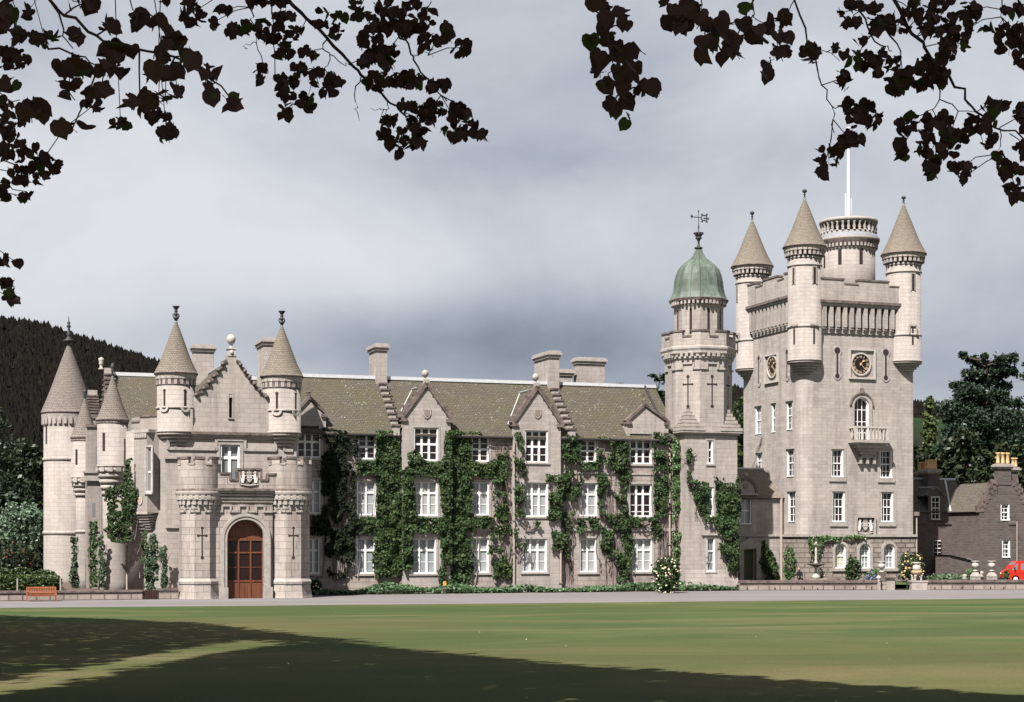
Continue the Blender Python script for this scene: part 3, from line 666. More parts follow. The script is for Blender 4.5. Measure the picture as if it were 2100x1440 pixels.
def build_entrance():
    aL, aR = aof(342, EB), aof(608, EB); ZC = pE.Z(475, 889); ac = aof(475, EB); zap = pE.Z(475, 738)
    sL, sR = aof(398, EB), aof(553, EB); zsh = pE.Z(475, 815)
    m = MB(); win = pE.rc(451, 912, 492, 990); sl = pE.rc(469.5, 808, 476.5, 857)
    m.wall(pE, aL, aR, 0, ZC, [win], .3); m.wall(pE, aof(372, EB), aof(590, EB), ZC, zsh, [sl], .25, 0)
    # stepped gable with scroll ends
    n = 6; pts = [(sL, zsh)]; ap = (ac - .32, zap)
    L_ = []; 
    for k in range(n):
        f0, f1 = k / n, (k + 1) / n; x0 = sL + .15 + (ac - .32 - sL - .15) * f0 ** .82; x1 = sL + .15 + (ac - .32 - sL - .15) * f1 ** .82
        L_ += [(x0, zsh + (zap - zsh) * f0 ** 1.05 + .08), (x0, zsh + (zap - zsh) * (f0 + .55 / n)), (x1, zsh + (zap - zsh) * (f1) ** 1.05 - .05)]
    prof = [(sL, zsh)] + L_ + [(ac - .32, zap + .35)]
    mir = [(2 * ac - x, z) for x, z in reversed(prof)]; mir[-1] = (sR, zsh)
    m.plate(pE, [(x, z) for x, z in reversed(prof)] + [(sL, zsh - .01), (sR, zsh - .01)] + list(reversed(mir)), -.5, .0)
    for side in (1, -1):
        pr = prof if side > 0 else [(2 * ac - x, z) for x, z in prof]
        for k in range(1, len(pr) - 2, 3):
            x, z = pr[k + 1]; x2, z2 = pr[k + 2]
            m.strip(pE, (x, z), (x2, z2), .17, -.55, .10, 2); m.ball(pE.P(x, .0, z - .12), (.16, .3, .16), 8, 6, 2)
    # side and back walls
    for a in (aL, aR): m.face([(a, EB, 0), (a, 6, 0), (a, 6, ZC), (a, EB, ZC)])
    # cornice (stepping round the turret feet) and hood moulding
    m.pbox(pE, aL - .12, aR + .1, -.05, .28, ZC - .12, ZC + .06, 2); m.pbox(pE, aL - .08, aR + .06, -.05, .2, ZC - .26, ZC - .12, 1); m.pbox(pE, aL - .04, aR + .04, -.05, .12, ZC - .40, ZC - .26, 1)
    zl, zh = pE.Z(475, 922), pE.Z(475, 902)
    for (x0, x1, z) in ((345, 360, zl), (360, 378, zl + .0), (378, 443, zl), (443, 502, zh), (502, 565, zl), (583, 600, zl)): m.pbox(pE, pE.S(x0), pE.S(x1), -.02, .11, z - .09, z + .09, 1)
    for x in (443, 502): m.pbox(pE, pE.S(x) - .09, pE.S(x) + .09, -.02, .11, zl - .09, zh + .09, 1)
    for x0, x1 in ((345, 360), (565, 583)):
        zz = zl + .55
        m.pbox(pE, pE.S(x0), pE.S(x1), -.02, .11, zz - .09, zz + .09, 1)
        for x in (x0, x1): m.pbox(pE, pE.S(x) - .09, pE.S(x) + .09, -.02, .11, zl - .05, zz + .05, 1)
    m.pbox(pE, pE.S(336), pE.S(378), -.02, .16, pE.Z(350, 938) - .1, pE.Z(350, 938) + .08, 1)
    surround(m, pE, win, .22, .05, 1); surround(m, pE, sl, .08, .03, 1)
    # low corner string
    z = pE.Z(360, 1080); m.pbox(pE, aL - .08, aL + 1.4, -.02, .14, z - .1, z + .1, 1); z2 = pE.Z(350, 1195); m.pbox(pE, aL - .1, aR + .1, -.02, .14, 0, max(.3, z2), 0)
    d = MB(); d.face([pE.P(sl[0], -.24, sl[2]), pE.P(sl[1], -.24, sl[2]), pE.P(sl[1], -.24, sl[3]), pE.P(sl[0], -.24, sl[3])])
    w = m.build('wall', [STONE, TRIM, TRIM_D], egate); d.build('slit_window', DARKHOLE, w)
    window(egate, pE, win, 2, (.34,), (), GLASS_M, mw=.2, fw=.13)
    # roof behind the gable
    r = MB(); zr = zap - .1; ze = zsh - .4
    r.face([(sL - .9, EB + .4, ze - .6), (ac, EB + .4, zr), (ac, 6, zr), (sL - .9, 6, ze - .6)]); r.face([(sR + .9, EB + .4, ze - .6), (ac, EB + .4, zr), (ac, 6, zr), (sR + .9, 6, ze - .6)])
    r.face([(aL, EB + .3, ZC), (aR, EB + .3, ZC), (aR, 6, ZC), (aL, 6, ZC)], 1)
    rf = r.build('roof', [SLATE, LEAD], egate); k = MB(); k.tube([(ac, EB + .5, zr + .04), (ac, 6, zr + .04)], .14, 6); k.build('ridge_lead', LEAD, rf)
    def ex(mm):
        mm.pbox(pE, ac - .27, ac + .27, -.45, .05, zap + .25, zap + .75); mm.pbox(pE, ac - .34, ac + .34, -.5, .1, zap + .72, zap + .80); mm.ball(pE.P(ac, .06, zap + .5), (.14, .1, .16), 8, 6)
    finial(egate, ac, EB + .2, zap + .8, [(.2, 0), (.12, .06), (.09, .22), (.15, .28), (.24, .38), (.31, .55), (.31, .68), (.24, .84), (.1, .94), (.02, .96)], TRIM_L, 'ball_finial', ex)
    for px, yc0, ybase, ytip, yfin in ((361, 889, 766, 655, 628), (578, 891, 772, 664, 638)):
        b = EB + .75; a = aof(px, b); q = lambda y: zof(y, a, b); r = 38.5 / F * (D0 + a * si + b * co)
        sl_ = []
        for dx in (-23, 18) if px < 400 else (-10, 28):
            tp = turret_plane(a, b, r, px + dx); s0 = 0
            sl_.append((tp, 0, q(ybase + 73 + (2 if px > 400 else 0)), q(ybase + 38), dict(w=.15, knob_top=.11)))
        t = cone_turret(egate, a, b, r, q(yc0 + 26), q(yc0 - 2), q(ybase + 72), q(ybase + 26), r * 1.16, q(ybase), q(ytip), q(yfin), SLATE_C, sl_, 'urn', 20, STONE_L, low=.62)
        for tp, s, z0, z1, kw in sl_:      # stirrup moulding under each slit
            m = MB()
            for k in range(8):
                c0, c1 = math.pi + math.pi * k / 8, math.pi + math.pi * (k + 1) / 8
                f = lambda rr, c: (rr * math.cos(c), z0 + .06 + rr * math.sin(c))
                m.plate(tp, [f(.36, c0), f(.36, c1), f(.20, c1), f(.20, c0)], -.12, .08)
            m.build('slit_moulding', TRIM_L, t)
build_entrance()

# ================================================================== PORCH
PB = -7.5; pP = PL(0, PB)
porch = thing('entrance_porch', 'battlemented granite porch with twin octagonal towers and red brown arched door', 'porch', W(aof(505, PB), PB + 2, 0))
def build_porch():
    bT = PB + 1.25; dl = None
    for px, half in ((409, 41.5), (594, 42)):
        a = aof(px, bT); dep = D0 + a * si + bT * co; r = half / F * dep * 1.03; q = lambda y: zof(y, a, bT)
        m = MB(); rot = R(22.5)
        m.lathe(a, bT, [(r * 1.10, 0), (r * 1.07, .15), (r * .985, q(1197)), (r * .985, q(1192))], 8, rot, False)
        m.lathe(a, bT, [(r * 1.03, q(1197), 1), (r * 1.05, q(1192), 1), (r * .95, q(1186), 1)], 8, rot, False, cap=False)
        m.lathe(a, bT, [(r * .95, q(1190)), (r * .95, q(1046))], 8, rot, False)
        # stepped corbelling from octagon to drum
        zs = [q(y) for y in (1046, 1036, 1026, 1016, 1006)]
        for k in range(4):
            rr = r * (.97 + .045 * k)
            m.lathe(a, bT, [(rr, zs[k], 1), (rr * 1.03, zs[k] + (zs[k + 1] - zs[k]) * .25, 1), (rr * 1.03, zs[k] + (zs[k + 1] - zs[k]) * .7, 1), (rr * .99, zs[k + 1], 1)], 24 if k > 1 else 8, rot, k > 1, cap=False)
        m.ring(a, bT, r * .98, r * 1.055, zs[1], zs[2] - .04, 24, .6, mi=1); m.ring(a, bT, r * 1.0, r * 1.105, zs[2] + .02, zs[3], 24, .6, R(7.5), mi=1); m.lathe(a, bT, [(r * 1.0, zs[2] - .05, 1), (r * 1.08, zs[2] - .03, 1), (r * 1.08, zs[2] + .03, 1), (r * 1.0, zs[2] + .05, 1)], 36, cap=False)
        m.lathe(a, bT, [(r * 1.06, zs[3] + .02, 1), (r * 1.12, zs[4] - .05, 2), (r * 1.12, zs[4] + .05, 2), (r * 1.02, zs[4] + .1, 2)], 36, cap=False)
        # crenellated string
        for k in range(8):
            t0, t1 = rot + math.pi / 4 * k, rot + math.pi / 4 * (k + 1)
            c0, c1 = Vector((a + r * .95 * math.cos(t0), bT + r * .95 * math.sin(t0), 0)), Vector((a + r * .95 * math.cos(t1), bT + r * .95 * math.sin(t1), 0))
            d = c0 - c1; pl = PL(c1.x, c1.y, math.atan2(d.y, d.x)); l = d.length
            # make normals point outwards
            if (pl.n[0] * (c1.x - a) + pl.n[1] * (c1.y - bT)) < 0: pl = PL(c0.x, c0.y, math.atan2(-d.y, -d.x))
            zl, zh = q(1049), q(1037)
            for x0, x1, z in ((0, l * .28, zl), (l * .28, l * .72, zh), (l * .72, l, zl)): m.pbox(pl, x0, x1, -.02, .09, z - .07, z + .07, 1)
            for x in (l * .28, l * .72): m.pbox(pl, x - .06, x + .06, -.02, .09, zl - .07, zh + .07, 1)
            if pl.n[1] < -.9:
                zb, zt = q(1143), q(1083); slit(m, pl, l / 2, zb, zt, .09, .10, .11, .27, 3)
                m.pbox(pl, l / 2 - .13, l / 2 + .13, -.01, .006, zb - .1, zt + .1, 1)
        # drum with battlements
        zd0, zn, zt = q(1004), q(955), q(940)
        m.lathe(a, bT, [(r * 1.03, zd0), (r * 1.03, zn)], 40, cap=False); m.lathe(a, bT, [(r * .82, zd0), (r * .82, zn)], 40, cap=False)
        m.arc(a, bT, r * .82, r * 1.03, zn - .02, zn + .001, 0, 2 * math.pi, 40, 1)
        nM = 8
        for k in range(nM):
            c0 = 2 * math.pi * (k + .12) / nM + .35; c1 = 2 * math.pi * (k + .70) / nM + .35
            m.arc(a, bT, r * .82, r * 1.03, zn, zt - .1, c0, c1, 4); m.arc(a, bT, r * .79, r * 1.07, zt - .1, zt + .06, c0 - .015, c1 + .015, 4, 2)
            m.arc(a, bT, r * .8, r * 1.06, zn, zn + .09, c1 + .04, 2 * math.pi * (k + 1.12) / nM + .31, 2, 1)
        m.lathe(a, bT, [(r * .8, zd0 + .3), (.01, zd0 + .31)], 20, cap=False)
        m.build('tower', [STONE_P, TRIM, TRIM_D, DARKHOLE], porch)
    # wall with arched doorway
    a0, a1 = aof(440, PB), aof(562, PB); b1 = PB + .5; p = PL(0, b1); zt = p.Z(505, 1004)
    door = p.rc(466, 1066, 541, 1224); door = (door[0], door[1], 0.0, door[3], True)
    m = MB(); m.wall(p, a0, a1, 0, zt, [door], .55)
    r = (door[1] - door[0]) / 2; sc = (door[0] + door[1]) / 2; zs = door[3] - r
    for rad, w, t in ((r + .02, .2, .14), (r + .22, .2, .20)):
        for k in range(20):
            c0, c1 = math.pi * k / 20, math.pi * (k + 1) / 20; f = lambda rr, c: (sc - rr * math.cos(c), zs + rr * math.sin(c))
            m.plate(p, [f(rad, c0), f(rad, c1), f(rad + w, c1), f(rad + w, c0)], -.02, t, 1)
        for s in (-1, 1):
            x0, x1 = sorted((sc + s * rad, sc + s * (rad + w))); m.pbox(p, x0, x1, -.02, t, .7, zs, 1)
    for s in (-1, 1): x0, x1 = sorted((sc + s * (r - .02), sc + s * (r + .55))); m.pbox(p, x0, x1, -.02, .30, 0, .75, 1)
    # frieze, cornice, parapet
    zl, zh = p.Z(505, 1049), p.Z(505, 1037); n = 7; l = a1 - a0
    for k in range(n):
        z = zl if k % 2 == 0 else zh; x0, x1 = a0 + l * k / n, a0 + l * (k + 1) / n
        m.pbox(p, x0, x1, -.02, .11, z - .07, z + .07, 1)
        if k: m.pbox(p, x0 - .06, x0 + .06, -.02, .11, zl - .07, zh + .07, 1)
    for k, y in enumerate((1030, 1024, 1018, 1012)): m.pbox(p, a0, a1, -.02, .10 + .08 * k, p.Z(505, y), p.Z(505, y - 4.6), 1)
    zc = p.Z(505, 1004); m.pbox(p, a0, a1, -.4, .46, zc - .1, zc + .06, 2)
    pp = PL(0, b1 - .2); Y = lambda y: pp.Z(510, y); X = lambda x: pp.S(x)
    prof = [(X(440), zc), (X(572), zc), (X(572), Y(972)), (X(549), Y(972)), (X(549), Y(984)), (X(535), Y(984)), (X(535), Y(962)), (X(487), Y(962)), (X(487), Y(984)), (X(472), Y(984)), (X(472), Y(971)), (X(440), Y(971))]
    m.plate(pp, prof, -.35, 0)
    for x0, x1, y in ((549, 566, 971), (534, 549, 983), (486, 536, 961), (472, 487, 983), (452, 472, 970)): m.pbox(pp, X(x0) - .03, X(x1) + .03, -.38, .07, Y(y) - .10, Y(y) + .03, 2)
    for x, y0, y1 in ((486, 985, 961), (536, 985, 961), (472, 985, 970), (549, 985, 971)): m.pbox(pp, X(x) - .07, X(x) + .07, -.36, .05, Y(y0), Y(y1), 2)
    # sides and flat roof
    for a in (aof(378, bT), aof(625, bT)): m.face([(a, bT, 0), (a, EB, 0), (a, EB, zt + .8), (a, bT, zt + .8)])
    m.face([(a0 - 1.5, PB + 1, zt), (a1 + 1.5, PB + 1, zt), (a1 + 1.5, EB, zt), (a0 - 1.5, EB, zt)])
    m.build('wall', [STONE_P, TRIM, TRIM_D], porch)
    arms(porch, pp, (X(492) + X(530)) / 2, (Y(997) + Y(965)) / 2, abs(X(530) - X(492)), Y(965) - Y(997))
    # door: boarded lunette, glazed lights, boarded foot
    t = -.45; d = MB(); zlun = p.Z(505, 1106); zfoot = p.Z(505, 1192)
    pts = [(door[0] + .02, zlun), (door[1] - .02, zlun)] + [(sc + (r - .02) * math.cos(math.pi * k / 16), zs + (r - .02) * math.sin(math.pi * k / 16)) for k in range(17)]
    d.face([p.P(s, t, z) for s, z in pts]); d.pbox(p, door[0], door[1], t, t + .08, zlun - .10, zlun + .08); d.pbox(p, door[0], door[1], t - .02, t + .02, .03, zfoot)
    for k in range(1, 12): x = door[0] + (door[1] - door[0]) * k / 12; d.pbox(p, x - .012, x + .012, t, t + .015, zlun + .1, zs + math.sqrt(max(.01, (r - .1) ** 2 - (x - sc) ** 2))); d.pbox(p, x - .012, x + .012, t, t + .035, .1, zfoot - .1)
    for k in range(4): x = door[0] + (door[1] - door[0]) * k / 3; d.pbox(p, max(door[0], x - .05), min(door[1], x + .05), t, t + .07, 0, zlun)
    for z in (zfoot, (zfoot + zlun) / 2 - .0 + (zlun - zfoot) * .18): d.pbox(p, door[0], door[1], t, t + .065, z - .05, z + .05)
    d.pbox(p, door[0], door[1], t, t + .03, zfoot + (zlun - zfoot) * .33 - .02, zfoot + (zlun - zfoot) * .33 + .02)
    dr = d.build('door', WOOD, porch)
    g = MB(); g.face([p.P(door[0], t + .002, zfoot), p.P(door[1], t + .002, zfoot), p.P(door[1], t + .002, zlun), p.P(door[0], t + .002, zlun)]); g.build('pane', GLASS_D, dr)
build_porch()

# ================================================================== WEST WING (left)
ZG = .5                                # the garden behind the low wall lies half a metre up
AW = -28.2
wwing = thing('west_wing', 'pale granite west wing with oriel window, corbelled turrets and crow-stepped gables', 'castle wing', W(AW + 3, 6, 0))
def build_west():
    zp = zof(890, -27, -1.5)
    m = MB()
    pW = PL(AW, 0, R(-90))             # west face; s runs towards the front
    m.wall(pW, -24, 1.0, 0, zof(868, AW, 5), [], .3)
    # diagonal wall from the west corner to the entrance block, with the oriel
    P0, P1 = (AW + .4, -1.0), (aof(342, EB), EB); ang = math.atan2(P1[1] - P0[1], P1[0] - P0[0]); pD = PL(P0[0], P0[1], ang); LD = math.hypot(P1[0] - P0[0], P1[1] - P0[1])
    zw = pD.Z(290, 885); win1 = pD.rc(271, 955, 283, 1004)
    m.wall(pD, 0, LD, 0, zw, [win1], .25)
    m.pbox(pD, -.1, LD, -.1, .16, zw - .22, zw, 1); m.pbox(pD, -.1, LD, -.02, .1, zw - .36, zw - .22, 1)
    zpar = pD.Z(290, 852)
    m.pbox(pD, -.1, LD, -.4, -.02, zw, zpar - .12); m.pbox(pD, pD.S(286), LD, -.45, .05, zpar - .12, zpar + .03, 2); m.pbox(pD, -.1, pD.S(286), -.45, .05, zpar - .45, zpar - .33, 2)
    m.box(AW - 1.0, P1[0] + 2, 2.5, 3, zof(890, AW, 3), zof(866, AW, 3))
    # body behind
    m.face([(AW, 24, 0), (-14, 24, 0), (-14, 24, 11), (AW, 24, 11)])
    # gables standing on the west face
    for (b0, b1, ysh, yap, xg, first) in ((6.2, 10.6, 842, 775, 206, 1), (12.5, 15.5, 862, 820, 157, 0)):
        bc = (b0 + b1) / 2; za = zof(yap, AW, bc); zs = zof(ysh, AW, bc)
        pg = PL(AW - (.5 if first else 1.2), 0, R(-90)); 
        m.plate(pg, [(-b1, 0), (-b0, 0), (-b0, zs), (-bc, za), (-b1, zs)], -.6, 0)
        n = 7
        for k in range(n):
            for sd in (1, -1):
                f = (k + .5) / n; s = -bc + sd * (b1 - b0) / 2 * (1 - f); z = zs + (za - zs) * f
                m.pbox(pg, s - .2, s + .2, -.62, .08, z - .1, z + .32, 2); m.pbox(pg, s - .26, s + .26, -.68, .14, z + .32, z + .44, 2)
        m.pbox(pg, -bc - .26, -bc + .26, -.6, .1, za, za + .7, 1)
    fwall = m.build('wall', [STONE_L, TRIM, TRIM_D], wwing)
    window(wwing, pD, win1, 2, (.5,), (), GLASS_M, mw=.1, fw=.1)
    for bc, y, yt, px in ((8.4, 775, 733, 206), (14.0, 820, 795, 157)):
        a = AW - .8; a = a if px > 180 else AW - 1.5; zb = zof(y, a, bc) + .6; h = zof(yt, a, bc) - zb
        finial(wwing, a, bc, zb, [(.2, 0), (.2, .1 * h), (.1, .16 * h), (.12, .4 * h), (.2, .5 * h), (.13, .62 * h), (.2, .75 * h), (.2, .9 * h), (.05, h)], TRIM_L if px > 180 else IRON, 'gable_finial')
    # roof
    zr = zof(772, -24, 9.0); ze = zof(868, -26, 3.2); r = MB()
    r.face([(AW - .3, 3.0, ze), (-15, 3.0, ze), (-15, 9, zr), (AW - .3, 9, zr)]); r.face([(AW - .3, 15, ze), (-15, 15, ze), (-15, 9, zr), (AW - .3, 9, zr)])
    rf = r.build('roof', SLATE, wwing); k = MB(); k.box(AW - .2, -15, 8.78, 9.22, zr - .08, zr + .18); k.build('ridge_lead', LEAD, rf)
    r2 = MB(); z2 = zof(822, AW, 14); r2.face([(AW - .9, 11, z2 - 2.5), (AW + 5, 11, z2 - 2.5), (AW + 5, 14, z2), (AW - .9, 14, z2)]); r2.face([(AW - .9, 17, z2 - 2.5), (AW + 5, 17, z2 - 2.5), (AW + 5, 14, z2), (AW - .9, 14, z2)])
    o2 = r2.build('rear_roof', SLATE, wwing); k = MB(); k.box(AW - .9, AW + 5, 13.85, 14.15, z2 - .02, z2 + .12); k.build('ridge_lead', LEAD, o2)
    # oriel: canted bay on stepped corbelling
    sO0, sO1 = pD.S(285), pD.S(326); proj = .75; zb, zt = pD.Z(305, 1052), pD.Z(305, 884)
    A_ = pD.P(sO0, 0, 0)[:2]; B_ = pD.P(sO0 + .35, proj, 0)[:2]; C_ = pD.P(sO1 - .35, proj, 0)[:2]; D_ = pD.P(sO1, 0, 0)[:2]
    o = MB(); pO = PL(B_[0], B_[1], ang); wl = math.hypot(C_[0] - B_[0], C_[1] - B_[1]); w3 = pO.rc(300, 917, 311, 1010)
    o.wall(pO, 0, wl, zb, zt, [w3], .2)
    for U, V_ in ((A_, B_), (C_, D_)): o.face([U + (zb,), V_ + (zb,), V_ + (zt,), U + (zt,)])
    o.pbox(pO, -.25, wl + .25, -.7, .1, zt - .16, zt + .05, 1); o.ring(0, 0, 0, 0, 0, 0, 0)
    for k in range(6):
        x = wl * (k + .5) / 6; o.pbox(pO, x - .09, x + .09, -.02, .09, zt - .5, zt - .2, 1)
    o.pbox(pO, -.12, wl + .12, -.7, .08, zb - .1, zb + .06, 1)
    for k in range(6): f = 1 - (k + 1) / 7.5; z = zb - .12 - .17 * (k + 1); o.pbox(pO, wl / 2 - (wl / 2 + .1) * (f * .6 + .4), wl / 2 + (wl / 2 + .1) * (f * .6 + .4), -.75, -.75 + .8 * f, z, z + .12, 1)
    surround(o, pO, w3, .14, .03, 1, True, True)
    oo = o.build('oriel', [STONE_L, TRIM, TRIM_D], wwing); window(oo, pO, w3, 1, (.55,), (), GLASS_M, .18, fw=.09)
    m = MB(); shield(m, pO, wl / 2, pO.Z(304, 1027), .42, .55, 0, .06); shield(m, pO, wl / 2, pO.Z(304, 1026), .24, .34, .06, .08, 1); m.build('shield', [TRIM_L, GOLD_D], oo)
    # little corbelled rounding beside it
    m = MB(); a, b = AW + .9, -1.0; q = lambda y: zof(y, a, b)
    m.lathe(a, b, [(.95, 0), (.95, zw)], 24); 
    for k in range(6): rr = .5 + .1 * k; m.lathe(a + .45, b - .55, [(rr, q(1108) + k * .23, 1), (rr, q(1108) + k * .23 + .16, 1), (rr - .03, q(1108) + k * .23 + .23, 1)], 20)
    m.lathe(a + .45, b - .55, [(1.02, q(1066)), (.98, q(1020)), (.8, q(890))], 24)
    m.build('bowed_corner', [STONE_L, TRIM], wwing)
    # turret two: big corbelled turret on a round shaft
    b = -.4; a = aof(231, b); dep = D0 + a * si + b * co; r = 31 / F * dep; q = lambda y: zof(y, a, b)
    tp = turret_plane(a, b, r, 213.5)
    s = [(tp, 0, q(926), q(889), dict(w=.2))]
    cone_turret(wwing, a, b, r, q(1016), q(957), None, q(869), r * 1.09, q(861), q(768), q(744), SLATE_L, s, 'acorn', 1, STONE_L, corb=5, low=.62)
    m = MB(); m.lathe(a + .15, b + .1, [(r * 1.16, 0), (r * 1.02, 1.0), (r * .86, q(1105)), (r * .80, q(1090)), (r * .80, q(1000))], 32); m.ring(a, b, r * .98, r * 1.10, q(968), q(957) - .08, 12, .6, mi=1)
    m.build('turret_shaft', [STONE_L, TRIM], wwing)
    m = MB(); tp = turret_plane(a, b, r * 1.1, 256.5); m.tube([tp.P(0, .12, .5), tp.P(0, .12, q(1118))], .07, 6); m.build('drainpipe', PIPE, wwing)
    # turret one, behind it
    b = 5.0; a = aof(174, b); dep = D0 + a * si + b * co; r = 27.5 / F * dep; q = lambda y: zof(y, a, b); tp = turret_plane(a, b, r, 157.5)
    cone_turret(wwing, a, b, r, q(1018), q(980), None, q(905), r * 1.08, q(897), q(815), q(797), SLATE_L, [(tp, 0, q(954), q(923), dict(w=.18))], 'acorn', 1, STONE_L, corb=4, low=.66)
    m = MB(); m.lathe(a, b, [(r * .80, 0), (r * .70, 1.2), (r * .66, q(1090)), (r * .66, q(1000))], 28); m.lathe(a, b, [(r * .66, q(1093)), (r * .74, q(1092)), (r * .74, q(1088)), (r * .66, q(1087))], 28, cap=False, mi=1)
    m.ring(a, b, r * .98, r * 1.1, q(990), q(981), 12, .6, mi=1); m.build('turret_shaft', [STONE_L, TRIM], wwing)
    # the narrow wall strip between the turrets, with small windows
    b = 2.6; pl = PL(0, b); s0, s1 = pl.S(179), pl.S(206); m = MB(); m.wall(pl, s0, s1, 0, pl.Z(190, 876), [], .2); m.pbox(pl, s0 - .1, s1, -.3, .12, pl.Z(190, 876), pl.Z(190, 871), 2)
    m.face([pl.P(s0, 0, 0), pl.P(s0, -3, 0), pl.P(s0, -3, pl.Z(190, 876)), pl.P(s0, 0, pl.Z(190, 876))])
    z = pl.Z(190, 982); m.pbox(pl, s0 - .3, s1, -.3, .2, z - .15, z + .1, 1); m.pbox(pl, s0 - .2, s1, -.3, .1, z + .1, z + .4, 1); m.pbox(pl, s0 - .3, s1, -.3, .2, z + .4, z + .55, 1)
    m.build('side_wall', [STONE_L, TRIM, TRIM_D], wwing)
    for (x0, y0, x1, y1) in ((189, 1032, 195, 1060), (196, 915, 200, 950)):
        o = pl.rc(x0, y0, x1, y1); m = MB(); m.pbox(pl, o[0], o[1], -.1, .012, o[2], o[3]); m.build('slit_window', GLASS_M, wwing)
build_west()

rtower = thing('round_tower', 'tall round granite tower with grey cone roof at the far left end', 'tower', W(aof(141, 21), 21, 0))
def build_round():
    b = 21.0; a = aof(141, b); dep = D0 + a * si + b * co; r = 50 / F * dep; q = lambda y: zof(y, a, b)
    m = MB(); m.lathe(a, b, [(r * 1.06, 0), (r * 1.06, .8), (r * 1.0, 1.1), (r * 1.0, q(870))], 48)
    for y in (943, 1093): m.lathe(a, b, [(r, q(y + 4)), (r * 1.045, q(y + 2), 1), (r * 1.055, q(y - 2), 1), (r, q(y - 4), 1)], 48, cap=False)
    m.lathe(a, b, [(r * 1.0, q(878), 1), (r * 1.02, q(866), 1), (r * 1.09, q(856), 1), (r * 1.09, q(849), 1)], 48, cap=False)
    m.ring(a, b, r, r * 1.08, q(872), q(855), 30, .55, mi=1)
    tp = turret_plane(a, b, r, 97); slit(m, tp, 0, q(912), q(866), .22, mi_dark=3)
    m.build('wall', [STONE_L, TRIM, TRIM_D, DARKHOLE], rtower)
    cone(rtower, a, b, r * 1.12, q(847), q(699), SLATE_L, .05, n=48)
    h = q(648) - q(699)
    finial(rtower, a, b, q(699), [(.42, -.05 * h), (.46, .03 * h), (.2, .08 * h), (.14, .2 * h), (.22, .27 * h), (.10, .33 * h), (.08, .5 * h), (.19, .58 * h), (.08, .65 * h), (.14, .72 * h), (.05, .78 * h), (.02, h)], IRON)
build_round()

